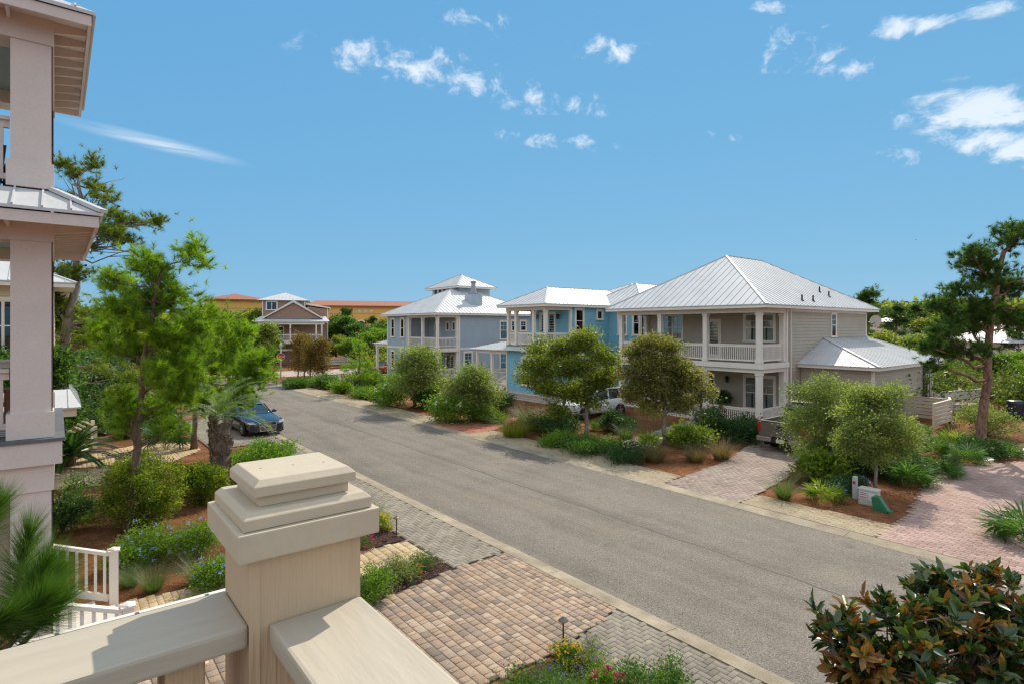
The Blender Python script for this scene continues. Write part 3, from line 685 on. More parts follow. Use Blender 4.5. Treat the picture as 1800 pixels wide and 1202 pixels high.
chip = rampmat('bark chips', [(.05, .02, .015), (.10, .04, .03), (.15, .065, .05), (.28, .17, .14)], .85, .3, 60., .2)
dark = pmat('dark bark mulch', (.06, .026, .02), .95, .5, 12., 1., 60., fine=.4)
bedA = [(4.6, 12.7), (6.72, 12.72), (6.72, 14.9), (4.2, 14.9)]
bedB = [(4.4, 10.2), (6.72, 10.5), (6.72, 11.32), (4.4, 11.32)]
bedC = [(3.4, 3.6), (6.56, 3.6), (6.56, 6.5), (5.9, 6.68), (4.2, 6.75), (3.4, 6.6)]
for po in (bedA, bedB, bedC): sheet('flower_bed', po, .03, dark)
litter('bark_mulch', [bedA, bedB, bedC], [3800, 3000, 4200], .045, .018, chip, 22, z=.035, lift=.6, kind='leaf')
# ------------------------------------------------------------------ building kit
X_, Y_ = (1, 0), (0, 1)
def fr(o, face):
    """wall frame at o facing '-x', '-y', '+x', '+y'; u runs along +Y or +X"""
    return (o, {'x': (0, 1), 'y': (1, 0)}[face[1]], {'-x': (-1, 0), '+x': (1, 0), '-y': (0, -1), '+y': (0, 1)}[face])
def paint(name, col, **k):
    a = dict(rough=.55, var=.07, scale=1.2, bump=.12, bscale=30., fine=.04); a.update(k); return pmat(name, col, **a)
WHITE = paint('white trim paint', (.80, .74, .66)); CREAM = paint('cream trim paint', (.78, .68, .53)); GREYW = paint('pale grey paint', (.62, .57, .50))
BEIGE = paint('greige siding', (.45, .395, .31)); BLUE = paint('sky blue siding', (.22, .49, .62)); PALE = paint('pale blue grey siding', (.37, .44, .495))
MAUVE = paint('mauve grey paint', (.66, .58, .53)); BROWN = paint('brown siding', (.36, .215, .155)); YELLOW = paint('ochre stucco', (.86, .50, .12), bump=.3)
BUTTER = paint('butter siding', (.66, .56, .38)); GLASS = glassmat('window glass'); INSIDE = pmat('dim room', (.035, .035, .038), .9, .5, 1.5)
CURT = pmat('white curtains', (.5, .49, .46), .9, .12, 3., .3, 18., stretch=(6, 6, .2)); GAL = pmat('galvanised roof', (.56, .565, .565), .5, .09, .8, .1, 20., metal=.0, spec=.25, fine=.06)
TILE = pmat('clay roof tiles', (.36, .145, .085), .8, .35, 6., .8, 14., fine=.25); BLACK = pmat('black metal', (.02, .02, .022), .45, .2); WOODD = pmat('dark red door', (.09, .03, .025), .45, .3)
DECKM = pmat('deck boards', (.26, .20, .15), .8, .25, 4., .4, 30., fine=.15)
def siding(mb, F, u0, u1, z0, z1, pitch=.19, clip=None):
    """lap boards; clip(z) -> (u0, u1) narrows the course, for gables"""
    z = z0; o, U, Nn = F; sgn = 1 if U[0]*Nn[1]-U[1]*Nn[0] < 0 else -1
    P = lambda u, n, zz: (o[0]+U[0]*u+Nn[0]*n, o[1]+U[1]*u+Nn[1]*n, o[2]+zz)
    while z < z1-.01:
        t = min(z+pitch, z1); a, b, a2, b2 = u0, u1, u0, u1
        if clip: (a, b), (a2, b2) = clip(z), clip(t)
        if b-a > .05:
            vs = [P(a, .028, z+.018), P(b, .028, z+.018), P(b2, .006, t), P(a2, .006, t), P(a, -.004, z+.018), P(b, -.004, z+.018)]
            fs = [(0, 1, 2, 3), (4, 5, 1, 0)]
            if sgn < 0: fs = [f[::-1] for f in fs]
            mb.add(vs, fs)
        z += pitch
def boards(mb, F, u0, u1, z0, z1, w=.12):                      # corner board
    mb.fbox(F, u0, u1, -.02, .045, z0, z1)
def window(root, F, uc, z0, w, h, trim, cols=1, rows=2, leaf=1, curtain=False, name='window', t=.11, n0=.0, lite=False):
    """leaf: number of sashes side by side; cols x rows bars in the upper half"""
    m = MB(); u0, u1, z1 = uc-w/2, uc+w/2, z0+h; d = n0+.085
    m.fbox(F, u0-t, u1+t, n0+.004, d, z1, z1+t*1.25); m.fbox(F, u0-t-.03, u1+t+.03, n0+.004, d+.04, z0-t*.7, z0)
    m.fbox(F, u0-t, u0, n0+.004, d-.008, z0, z1); m.fbox(F, u1, u1+t, n0+.004, d-.008, z0, z1)
    lw = w/leaf
    for i in range(leaf):
        a, b = u0+i*lw, u0+(i+1)*lw
        if i: m.fbox(F, a-.045, a+.045, n0+.004, d-.012, z0, z1)
        s = .04
        m.fbox(F, a, a+s, n0+.03, d-.02, z0, z1); m.fbox(F, b-s, b, n0+.03, d-.02, z0, z1); m.fbox(F, a+s, b-s, n0+.03, d-.02, z0, z0+s); m.fbox(F, a+s, b-s, n0+.03, d-.02, z1-s, z1)
        zm = z0+h*.5
        if rows > 1: m.fbox(F, a+s, b-s, n0+.03, d-.016, zm-.025, zm+.025)
        for c in range(1, cols): u = a+(b-a)*c/cols; m.fbox(F, u-.012, u+.012, n0+.05, d-.026, (zm if rows > 1 else z0)+.026, z1-s-.001)
        if lite:
            for r in (1,): zq = zm+(z1-zm)*.5; m.fbox(F, a+s, b-s, n0+.048, d-.03, zq-.011, zq+.011)
    o = m.build(name, trim, root)
    g = MB(); g.fbox(F, u0+.01, u1-.01, n0+.046, n0+.05, z0+.01, z1-.01); p = g.build('pane', GLASS, root)
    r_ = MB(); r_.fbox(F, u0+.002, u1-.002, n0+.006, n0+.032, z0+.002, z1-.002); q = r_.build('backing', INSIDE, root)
    kids = [p, q]
    if curtain:
        c = MB(); o_, U, Nn = F
        for i in range(leaf):
            a, b = u0+i*lw+.04, u0+(i+1)*lw-.04
            for s0, s1 in (((a, a+(b-a)*.42), (a+(b-a)*.58, b))):
                pass
            for s0, s1 in ((a, a+(b-a)*.44), (a+(b-a)*.56, b)):
                k = 8
                for j in range(k):
                    x0, x1 = s0+(s1-s0)*j/k, s0+(s1-s0)*(j+1)/k; c.fbox(F, x0, x1, n0+.033, n0+.036+.005*(j % 2), z0+.03, z1-.03)
        kids.append(c.build('curtain', CURT, root))
    for k in kids: k.parent = o
    return o
def seams(mb, poly, sp=.42, w=.022, h=.026):
    """standing seams up a roof plane; poly: 3-D outline whose first edge is the eave"""
    P = [Vector(p) for p in poly]; e = (P[1]-P[0]).normalized(); n = (P[1]-P[0]).cross(P[-1]-P[0]).normalized()
    if n.z < 0: n = -n
    s = n.cross(e)
    if s.z < 0: s = -s
    q = [((p-P[0]).dot(e), (p-P[0]).dot(s)) for p in P]; umax = max(x for x, _ in q); umin = min(x for x, _ in q)
    u = umin+sp*.5
    while u < umax:
        vs = []
        for i in range(len(q)):
            (a, b), (c, d) = q[i], q[(i+1) % len(q)]
            if (a-u)*(c-u) < 0: vs.append(b+(d-b)*(u-a)/(c-a))
        if len(vs) >= 2 and max(vs)-min(vs) > .08:
            a, b = P[0]+e*u+s*min(vs)+n*h/2, P[0]+e*u+s*max(vs)+n*h/2
            mb.bar(a, b, w, h, up=n)
        u += sp
def roof_mesh(mb, planes, th=.05, sp=.42, caps=True):
    """planes: list of 3-D outlines (eave edge first)"""
    for pl in planes:
        P = [Vector(p) for p in pl]; n = (P[1]-P[0]).cross(P[2]-P[0]).normalized()
        if n.z < 0: P = P[::-1]
        k = len(P); dn = Vector((0, 0, -th))
        mb.add(P+[p+dn for p in P], [tuple(range(k)), tuple(range(k, 2*k))[::-1]]+[(i, k+i, k+(i+1) % k, (i+1) % k) for i in range(k)])
        seams(mb, pl, sp)
def hip(x0, x1, y0, y1, ze, zr, inset=None):
    """outlines of a hip roof over a rectangle"""
    lx, ly = x1-x0, y1-y0; A, B, Cc, Dd = (x0,y0,ze), (x1,y0,ze), (x1,y1,ze), (x0,y1,ze)
    if lx >= ly:
        i = ly/2 if inset is None else inset; ym = (y0+y1)/2; r0, r1 = (x0+i, ym, zr), (x1-i, ym, zr)
        return [[A, B, r1, r0], [Cc, Dd, r0, r1], [Dd, A, r0], [B, Cc, r1]], [(A, r0), (Dd, r0), (B, r1), (Cc, r1), (r0, r1)]
    i = lx/2 if inset is None else inset; xm = (x0+x1)/2; r0, r1 = (xm, y0+i, zr), (xm, y1-i, zr)
    return [[A, B, r0], [Cc, Dd, r1], [B, Cc, r1, r0], [Dd, A, r0, r1]], [(A, r0), (B, r0), (Cc, r1), (Dd, r1), (r0, r1)]
def hip_roof(root, x0, x1, y0, y1, ze, zr, mat=None, inset=None, sp=.42, name='roof', trim=None, soffit=True):
    mb = MB(); pls, caps = hip(x0, x1, y0, y1, ze, zr, inset); roof_mesh(mb, pls, .04, sp)
    for a, b in caps:
        a, b = Vector(a), Vector(b)
        if (b-a).length > .05: mb.bar(a+Vector((0,0,.01)), b+Vector((0,0,.01)), .12, .04)
    o = mb.build(name, mat or GAL, root)
    if trim:
        f = MB(); t = .14
        f.box(x0+.04, x1-.04, y0+.04, y0+.08, ze-.06-t, ze-.045); f.box(x0+.04, x1-.04, y1-.08, y1-.04, ze-.06-t, ze-.045)
        f.box(x0+.04, x0+.08, y0+.081, y1-.081, ze-.06-t, ze-.045); f.box(x1-.08, x1-.04, y0+.081, y1-.081, ze-.06-t, ze-.045)
        if soffit: f.box(x0+.082, x1-.082, y0+.082, y1-.082, ze-.17, ze-.15)
        f.build('fascia', trim, root)
    return o
def railing(root, F, u0, u1, z0, h, mat, sp=.125, bw=.035, name='railing', rw=.11):
    m = MB(); m.fbox(F, u0, u1, -rw/2, rw/2, z0+h-.05, z0+h); m.fbox(F, u0, u1, -.03, .03, z0+h-.15, z0+h-.051); m.fbox(F, u0, u1, -.035, .035, z0+.08, z0+.16)
    n = max(1, int((u1-u0)/sp)); s = (u1-u0)/n
    for i in range(n):
        u = u0+s*(i+.5); m.fbox(F, u-bw/2, u+bw/2, -bw/2, bw/2, z0+.161, z0+h-.151)
    return m.build(name, mat, root)
def column(root, x, y, z0, z1, w, mat, name='column', base=.22, cap=.14):
    m = MB(); h = w/2; m.box(x-h, x+h, y-h, y+h, z0, z1)
    if base: m.box(x-h-.035, x+h+.035, y-h-.035, y+h+.035, z0+.002, z0+base)
    if cap: m.box(x-h-.03, x+h+.03, y-h-.03, y+h+.03, z1-cap, z1-.002)
    return m.build(name, mat, root)
def block(mb, x0, x1, y0, y1, z0, z1): mb.box(x0, x1, y0, y1, z0, z1)
def door(root, F, uc, z0, w, h, trim, leafm, glass=True, name='door'):
    m = MB(); t = .1; m.fbox(F, uc-w/2-t, uc-w/2, .004, .08, z0, z0+h+t); m.fbox(F, uc+w/2, uc+w/2+t, .004, .08, z0, z0+h+t); m.fbox(F, uc-w/2, uc+w/2, .004, .078, z0+h, z0+h+t)
    fm = m.build('door_frame', trim, root)
    l = MB(); s = .11
    l.fbox(F, uc-w/2, uc-w/2+s, .006, .05, z0, z0+h); l.fbox(F, uc+w/2-s, uc+w/2, .006, .05, z0, z0+h); l.fbox(F, uc-w/2+s, uc+w/2-s, .006, .05, z0, z0+.25); l.fbox(F, uc-w/2+s, uc+w/2-s, .006, .05, z0+h-s, z0+h)
    if not glass: l.fbox(F, uc-w/2+s, uc+w/2-s, .006, .035, z0+.25, z0+h-s)
    o = l.build(name, leafm, root)
    if glass:
        g = MB(); g.fbox(F, uc-w/2+s, uc+w/2-s, .022, .026, z0+.25, z0+h-s); p = g.build('pane', GLASS, root); p.parent = o
        b = MB(); b.fbox(F, uc-w/2+s, uc+w/2-s, .005, .012, z0+.25, z0+h-s); q = b.build('backing', INSIDE, root); q.parent = o
    k = MB(); k.fbox(F, uc+w/2-.09, uc+w/2-.05, .05, .1, z0+.95, z0+1.06); kk = k.build('handle', BLACK, root); kk.parent = o
    return o
def lamp(root, F, u, z, name='wall_lantern'):
    o, U, Nn = F; c = (o[0]+U[0]*u+Nn[0]*.16, o[1]+U[1]*u+Nn[1]*.16, o[2]+z); m = MB()
    m.lathe(c, [(.02, -.2), (.09, -.14), (.1, .1), (.13, .12), (.03, .22)], 8); m.fbox(F, u-.05, u+.05, 0, .16, z+.1, z+.16); return m.build(name, BLACK, root)
def roof_vent(root, x, y, z, mat):
    m = MB(); m.lathe((x, y, z-.1), [(.14, 0), (.1, .12), (.05, .14), (.05, .42), (.02, .45)], 8); return m.build('vent_pipe', mat, root)

# ------------------------------------------------------------------ the greige house with the two-storey porch
r = empty('house', (29.5, 15.5, 0), 'greige two-storey clapboard house with metal hip roof and double front porch', 'house')
x0, xw, x1, y0, y1 = 29.5, 32.4, 43.9, 15.5, 25.4
m = MB(); m.box(xw, x1, y0, y1, -.05, 6.35)
siding(m, fr((xw, y0, 0), '-x'), .02, y1-y0-.02, .1, 6.3); siding(m, fr((xw, y0, 0), '-y'), .02, x1-xw-.02, .1, 6.3); siding(m, fr((xw, y1, 0), '+y'), .02, x1-xw-.02, .1, 6.3); siding(m, fr((x1, y0, 0), '+x'), .02, y1-y0-.02, .1, 6.3)
m.build('wall', BEIGE, r)
m = MB(); FY = fr((xw, y0, 0), '-y'); m.fbox(FY, -.1, .06, -.04, .055, .05, 6.32); m.build('corner_board', WHITE, r); m = MB(); m.fbox(FY, x1-xw-.12, x1-xw+.01, -.04, .055, .05, 6.32); m.build('corner_board', WHITE, r); m = MB(); m.fbox(FY, .07, x1-xw-.13, .0, .05, 6.18, 6.34); m.build('frieze_board', WHITE, r); m = MB(); m.fbox(FY, .07, x1-xw-.13, .0, .05, -.04, .24); m.build('skirt_board', WHITE, r)
m = MB(); m.tube([(xw+.28, 15.39, 6.3), (xw+.28, 15.38, .1)], .04, 8); m.build('downpipe', WHITE, r)
hip_roof(r, 28.85, 44.55, 14.85, 26.05, 6.52, 10.0, trim=WHITE, sp=.46, inset=5.6)
# porch: floors, beams, columns, rails
m = MB(); m.box(x0-.12, xw-.01, y0-.1, y1+.1, 3.2, 3.35); m.box(x0-.05, xw-.01, y0-.05, y1+.05, .02, .1); m.build('porch_floor', DECKM, r)
m = MB(); m.box(x0-.04, x0+.3, y0-.04, y1+.04, 2.83, 3.19); m.box(x0+.301, xw-.002, y0-.04, y0+.26, 2.83, 3.19); m.box(x0+.301, xw-.002, y1-.26, y1+.04, 2.83, 3.19)
m.box(x0-.16, x0-.041, y0-.16, y1+.16, 3.05, 3.345); m.box(x0-.04, xw-.002, y0-.16, y0-.041, 3.05, 3.345); m.build('porch_beam', WHITE, r); m = MB()
m.box(x0-.02, x0+.28, y0-.02, y1+.02, 6.08, 6.34); m.box(x0+.281, xw-.002, y0-.02, y0+.24, 6.08, 6.34); m.box(x0+.281, xw-.002, y1-.24, y1+.02, 6.08, 6.34); m.build('porch_beam', WHITE, r)
for z in (3.12, 6.28): m = MB(); m.box(x0+.29, xw-.01, y0+.27, y1-.27, z, z+.06); m.build('porch_ceiling', GREYW, r)
cy = [15.66, 18.9, 22.1, 25.24]
for y in cy:
    column(r, x0+.14, y, 3.352, 6.08, .26, WHITE); column(r, x0+.14, y, .0, 2.83, .28, WHITE)
for y in (y0+.16, y1-.16):
    column(r, xw-.17, y, 3.352, 6.08, .26, WHITE); column(r, xw-.17, y, .1, 2.83, .28, WHITE)
for i in range(3):
    railing(r, fr((x0+.14, 0, 0), '-x'), cy[i]+.17, cy[i+1]-.17, 3.355, 1.0, WHITE)
    if i != 1: railing(r, fr((x0+.14, 0, 0), '-x'), cy[i]+.17, cy[i+1]-.17, .0, .86, WHITE)
railing(r, fr((0, y0+.16, 0), '-y'), x0+.31, xw-.34, 3.355, 1.0, WHITE); railing(r, fr((0, y0+.16, 0), '-y'), x0+.31, xw-.34, .0, .86, WHITE)
railing(r, fr((0, y1-.16, 0), '-y'), x0+.31, xw-.34, 3.355, 1.0, WHITE)
FX = fr((xw, 0, 0), '-x')
for z in (4.5, .5):
    h = 1.55 if z > 1 else 1.85
    window(r, FX, 17.1, z, 1.75, h, WHITE, 2, 2, 2, curtain=True, lite=True, t=.13); window(r, FX, 23.15, z, 1.45, h, WHITE, 2, 2, 2, curtain=True, lite=True, t=.13)
door(r, FX, 20.05, 3.36, .8, 2.35, WHITE, WHITE); door(r, FX, 20.6, .11, 1.0, 2.2, WHITE, WOODD)
lamp(r, FX, 19.1, 2.1)
window(r, FY, 6.15, 4.72, .62, 1.4, WHITE, 2, 2, 1, lite=True)
m = MB()
for i in range(2): m.box(x0-.35-.3*i, x0-.08-.3*i, 19.3, 21.7, -.02, .08-.05*i)
m.build('step', GREYW, r)
for y in (19.2, 21.8): railing(r, fr((0, y, 0), '-y'), x0-.75, x0-.05, .0, .8, WHITE); column(r, x0-.85, y, 0, .95, .16, WHITE, 'newel_post', 0, .06)
for x, y in ((34.06, 15.4), (35.5, 15.4), (39.2, 16.6), (39.4, 16.1)):
    roof_vent(r, x, y, 6.52+(y-14.85)*.62, BLACK)
# single-storey annex
A0, A1, B0, B1 = 34.05, 44.0, 11.7, 15.5
m = MB(); m.box(A0, A1, B0, B1-.03, -.05, 3.06); siding(m, fr((A0, B0, 0), '-x'), .02, B1-B0-.04, .1, 3.02); siding(m, fr((A0, B0, 0), '-y'), .02, A1-A0-.02, .1, 3.02); siding(m, fr((A1, B0, 0), '+x'), .02, B1-B0-.04, .1, 3.02); m.build('wall', BEIGE, r)
m = MB(); ze, zt = 3.2, 4.62; E0, E1, F0 = 33.55, 44.75, 11.2; wl = B1-.03
pl = [[(E0, F0, ze), (E1, F0, ze), (43.9, wl, zt), (37.15, wl, zt)], [(E0, wl, ze), (E0, F0, ze), (37.15, wl, zt)], [(E1, F0, ze), (E1, wl, ze), (43.9, wl, zt)]]
roof_mesh(m, pl, .04, .44)
for a, b in (((E0, F0, ze), (37.15, wl, zt)), ((E1, F0, ze), (43.9, wl, zt))): m.bar(Vector(a)+Vector((0, 0, .02)), Vector(b)+Vector((0, 0, .02)), .16, .05)
m.build('roof', GAL, r)
m = MB(); m.box(E0+.04, E1-.04, F0+.04, F0+.09, 3.0, 3.15); m.box(E0+.04, E0+.09, F0+.091, wl-.01, 3.0, 3.15); m.box(E0+.09, E1-.09, F0+.09, wl-.02, 3.064, 3.09); m.build('fascia', WHITE, r)
FA = fr((A0, B0, 0), '-y'); m = MB(); m.fbox(FA, -.06, .14, -.05, .055, .05, 3.05); m.build('corner_board', WHITE, r); m = MB(); m.fbox(FA, A1-A0-.14, A1-A0, -.04, .055, .05, 3.05); m.build('corner_board', WHITE, r)
DN = paint('slate blue trim', (.06, .075, .10)); door(r, FA, 8.6, .3, .95, 2.1, DN, WHITE); window(r, FA, 8.6, 2.5, .9, .32, DN, 1, 1, 1)
m = MB(); c = Vector((44.1, 15.2, 5.55)); 
m.lathe((0, 0, 0), [(.02, 0), (.22, .03), (.36, .1), (.37, .11), (.22, .045), (.02, .02)], 16); m.v = [tuple(Vector(v).to_track_quat('Z', 'Y').to_matrix() @ Vector(v) if False else Vector((44.15-.9*v[2], 14.95-v[1]*.0+v[0], 5.75+v[1]))) for v in m.v]
dish = m.build('satellite_dish', GREYW, r); a = MB(); a.tube([(43.95, 15.2, 5.5), (44.15, 15.0, 5.6), (44.15, 14.95, 5.75)], .025); a.build('dish_arm', BLACK, dish)
dish.data.name = 'satellite_dish'
# ------------------------------------------------------------------ the sky-blue house
r = empty('house', (26.5, 29.4, 0), 'sky blue clapboard house with upper corner porch and white trim', 'house')
x0, xw, y0, y1 = 26.5, 28.9, 29.4, 33.8
m = MB(); m.box(x0, 36, y0, y1, .5, 3.75); m.box(xw, 36, y0, y1, 3.751, 6.75); m.box(33, 40, 26.2, y0-.002, .3, 6.75); m.box(36.002, 44, 29, 36, .3, 7.3)
siding(m, fr((x0, y0, 0), '-x'), .02, y1-y0-.02, .56, 3.7); siding(m, fr((xw, y0, 0), '-x'), .02, y1-y0-.02, 4.0, 6.7); siding(m, fr((0, y0, 0), '-y'), x0+.02, 33, .56, 3.7); siding(m, fr((0, y0, 0), '-y'), xw+.02, 33, 3.95, 6.7)
siding(m, fr((33, 26.2, 0), '-x'), .02, 3.18, .56, 6.7); siding(m, fr((33, 26.2, 0), '-y'), .02, 6.9, .56, 6.7); siding(m, fr((0, y1, 0), '+y'), x0+.02, 36, .56, 3.7); siding(m, fr((0, y1, 0), '+y'), xw, 36, 3.95, 6.7); m.build('wall', BLUE, r)
m = MB(); m.box(x0+.03, 36, y0+.03, y1-.03, -.05, .5); m.box(x0-.1, x0-.005, y0-.1, y1+.1, .42, .56)
for i in range(3): m.fbox(fr((x0, 0, 0), '-x'), y0-.02, y1+.02, .0, .04, .02+.15*i-.02, .13+.15*i-.02); m.fbox(fr((0, y0, 0), '-y'), x0-.02, 33, .0, .04, .02+.15*i-.02, .13+.15*i-.02)
m.build('skirt_boards', GREYW, r)
m = MB()
for F, u0, u1, z0, z1 in ((fr((x0, y0, 0), '-x'), 0, .12, .56, 3.72), (fr((x0, y0, 0), '-x'), y1-y0-.12, y1-y0, .56, 3.72), (fr((xw, y0, 0), '-x'), 0, .12, 3.98, 6.72), (fr((0, y0, 0), '-y'), x0-.04, x0+.1, .56, 3.72), (fr((0, y0, 0), '-y'), xw-.04, xw+.12, 3.98, 6.72), (fr((33, 26.2, 0), '-x'), 0, .12, .56, 6.72)): m = MB(); m.fbox(F, u0, u1, -.02, .05, z0, z1); m.build('corner_board', WHITE, r)
hip_roof(r, x0-.55, 38, y0-.55, y1+.55, 6.92, 8.3, trim=WHITE, sp=.4, inset=2.75); hip_roof(r, 32.5, 42, 25.7, 32.2, 6.9, 8.75, trim=WHITE, sp=.4, name='roof'); hip_roof(r, 35.4, 44.6, 28.4, 36.6, 7.42, 9.1, trim=WHITE, sp=.4)
m = MB(); m.box(x0-.02, xw-.01, y0-.02, y1+.02, 3.86, 3.97); m.build('porch_floor', DECKM, r)
m = MB(); roof_mesh(m, [[(x0-.5, y0-.5, 3.62), (x0-.5, y1+.5, 3.62), (x0-.01, y1+.01, 3.86), (x0-.01, y0-.01, 3.86)], [(33, y0-.5, 3.62), (x0-.5, y0-.5, 3.62), (x0-.01, y0-.01, 3.86), (33, y0-.01, 3.86)]], .03, .4); m.build('skirt_roof', GAL, r)
m = MB(); m.box(x0-.02, x0+.22, y0-.02, y1+.02, 6.5, 6.74); m.box(x0+.221, xw-.002, y0-.02, y0+.2, 6.5, 6.74); m.box(x0+.221, xw-.002, y1-.2, y1+.02, 6.5, 6.74); m.build('porch_beam', WHITE, r)
for y in (y0+.13, 30.75, 32.75, y1-.13): column(r, x0+.12, y, 3.972, 6.5, .22, WHITE)
ys = (y0+.13, 30.75, 32.75, y1-.13)
for a, b in zip(ys, ys[1:]): railing(r, fr((x0+.12, 0, 0), '-x'), a+.14, b-.14, 3.975, .95, WHITE)
railing(r, fr((0, y0+.13, 0), '-y'), x0+.27, xw-.05, 3.975, .95, WHITE); railing(r, fr((0, y1-.13, 0), '-y'), x0+.27, xw-.05, 3.975, .95, WHITE)
FX = fr((xw, 0, 0), '-x'); door(r, FX, 31.35, 3.98, .72, 2.35, WHITE, WHITE); door(r, FX, 32.2, 3.98, .72, 2.35, WHITE, WHITE); lamp(r, FX, 32.95, 6.05); lamp(r, FX, 30.55, 6.05)
window(r, fr((x0, 0, 0), '-x'), 31.0, 1.15, 1.75, 1.85, WHITE, 1, 2, 2, t=.14); FS = fr((0, y0, 0), '-y'); window(r, FS, 29.8, 4.95, .72, 1.6, WHITE, 1, 2, 1, t=.14); window(r, FS, 31.95, 5.9, .5, .6, WHITE, 1, 1, 1, t=.13)
window(r, fr((33, 0, 0), '-x'), 28.0, 4.75, .7, 1.7, WHITE, 1, 2, 1, t=.13); window(r, fr((33, 0, 0), '-x'), 26.7, 4.75, .5, 1.7, WHITE, 1, 2, 1, t=.13); window(r, FS, 30.8, 1.2, 1.6, 1.8, WHITE, 1, 2, 2)
# side entry porch with its stair
m = MB(); roof_mesh(m, [[(26.6, y1+.0, 3.55), (26.6, 38.9, 3.55), (29, 37.5, 4.1), (29, y1+.0, 4.1)], [(26.6, 38.9, 3.55), (31, 38.9, 3.55), (31, 37.5, 4.1), (29, 37.5, 4.1)]], .04, .4); m.build('porch_roof', GAL, r)
m = MB(); m.box(26.8, 31, y1+.002, 38.4, .75, .9); m.build('porch_floor', DECKM, r)
m = MB(); m.box(26.85, 27.05, y1+.002, 38.3, 3.25, 3.5); m.box(27.052, 31, 38.1, 38.3, 3.25, 3.5); m.build('porch_beam', WHITE, r)
for y in (36.2, 38.2): column(r, 26.95, y, .902, 3.25, .2, WHITE)
railing(r, fr((26.95, 0, 0), '-x'), 36.35, 38.05, .9, .9, WHITE); railing(r, fr((0, 38.2, 0), '-y'), 27.1, 31, .9, .9, WHITE)
m = MB()
for i in range(5): m.box(26.5-.3*i, 26.79-.3*i, 34.1, 35.9, -.02, .78-.17*i)
m.build('step', GREYW, r)
m = MB()
for y in (34.0, 36.0):
    m.bar((26.9, y, 1.75), (25.0, y, .95), .09, .06); m.bar((26.9, y, 1.0), (25.0, y, .2), .06, .06); m.box(24.93, 25.05, y-.06, y+.06, 0, 1.1)
    for i in range(13): t = (i+.5)/13; m.bar((26.9-1.9*t, y, 1.0-.8*t), (26.9-1.9*t, y, 1.75-.8*t), .035)
m.build('stair_railing', WHITE, r)
# ------------------------------------------------------------------ the pale blue-grey house with the roof tower
r = empty('house', (27.5, 45.5, 0), 'pale blue-grey clapboard house with a small square tower on its metal roof', 'house')
x0, xw, x1, y0, ym, y1 = 27.5, 29.9, 39.5, 45.5, 51.1, 55.6
m = MB(); m.box(xw, x1, y0, y1, -.05, 6.48); m.box(x0, xw-.002, ym, y1, -.05, 6.48); m.box(32.9, 36.9, 50, 55.4, 6.5, 9.5)
siding(m, fr((x0, 0, 0), '-x'), ym+.02, y1-.02, .2, 6.4); siding(m, fr((0, y0, 0), '-y'), xw+.02, x1-.02, .2, 6.4); siding(m, fr((xw, 0, 0), '-x'), y0+.02, ym-.02, .2, 6.4); siding(m, fr((0, ym, 0), '-y'), x0+.02, xw, .2, 6.4); siding(m, fr((32.9, 0, 0), '-x'), 50.02, 55.38, 8, 9.48); siding(m, fr((0, 50, 0), '-y'), 32.92, 36.88, 8.5, 9.48); m.build('wall', PALE, r)
m = MB()
for F, u0, u1, z0, z1 in ((fr((x0, 0, 0), '-x'), ym, ym+.14, .1, 6.4), (fr((x0, 0, 0), '-x'), y1-.14, y1, .1, 6.4), (fr((x0, 0, 0), '-x'), ym+.15, y1-.15, 3.15, 3.35), (fr((0, y0, 0), '-y'), xw-.03, xw+.14, .1, 6.4), (fr((0, y0, 0), '-y'), xw+.15, x1, 3.15, 3.35), (fr((0, y0, 0), '-y'), x1-.14, x1+.02, .1, 3.14), (fr((0, y0, 0), '-y'), x1-.14, x1+.02, 3.36, 6.4)): m = MB(); m.fbox(F, u0, u1, -.02, .05, z0, z1); m.build('corner_board' if u1-u0 < .3 else 'belt_board', WHITE, r)
hip_roof(r, x0-.6, x1+.6, y0-.6, y1+.6, 6.62, 9.3, trim=WHITE, sp=.42, inset=5.4); hip_roof(r, 32.3, 37.5, 49.4, 56.1, 9.58, 11.05, trim=WHITE, sp=.42, inset=3.0)
m = MB(); m.box(x0-.05, xw-.01, y0-.05, ym-.01, 3.2, 3.36); m.box(x0, xw-.01, y0, ym-.01, .3, .42); m.build('porch_floor', DECKM, r)
m = MB(); m.box(x0-.03, x0+.22, y0-.03, ym-.005, 2.95, 3.19); m.box(x0+.221, xw-.005, y0-.03, y0+.2, 2.95, 3.19); m.box(x0-.12, x0-.051, y0-.1, ym-.005, 3.0, 3.35); m.box(x0-.05, xw-.005, y0-.12, y0-.051, 3.0, 3.35); m.build('porch_beam', WHITE, r); m = MB(); m.box(x0-.02, x0+.2, y0-.02, ym-.005, 6.2, 6.47); m.box(x0+.201, xw-.005, y0-.02, y0+.2, 6.2, 6.47); m.build('porch_beam', WHITE, r)
cy = (y0+.12, 48.3, ym-.15)
for y in cy: column(r, x0+.12, y, 3.362, 6.2, .24, WHITE); column(r, x0+.12, y, .422, 2.95, .24, WHITE)
for z in (3.362, .422): column(r, xw-.14, y0+.12, z, 6.2 if z > 1 else 2.95, .22, WHITE)
for z in (3.365, .425):
    for a, b in zip(cy, cy[1:]): railing(r, fr((x0+.12, 0, 0), '-x'), a+.15, b-.15, z, .98, WHITE, .14)
    railing(r, fr((0, y0+.12, 0), '-y'), x0+.3, xw-.3, z, .98, WHITE, .14)
FX = fr((xw, 0, 0), '-x'); door(r, FX, 49.3, 3.37, .9, 2.3, WHITE, BLACK); window(r, FX, 47.4, 5.0, .45, .75, WHITE, 1, 1); window(r, FX, 46.3, 5.0, .45, .75, WHITE, 1, 1); door(r, FX, 46.6, .43, .7, 2.2, WHITE, WHITE); door(r, FX, 47.4, .43, .7, 2.2, WHITE, WHITE); window(r, FX, 49.4, 1.1, 1.2, 1.5, WHITE, 2, 2)
FX = fr((x0, 0, 0), '-x')
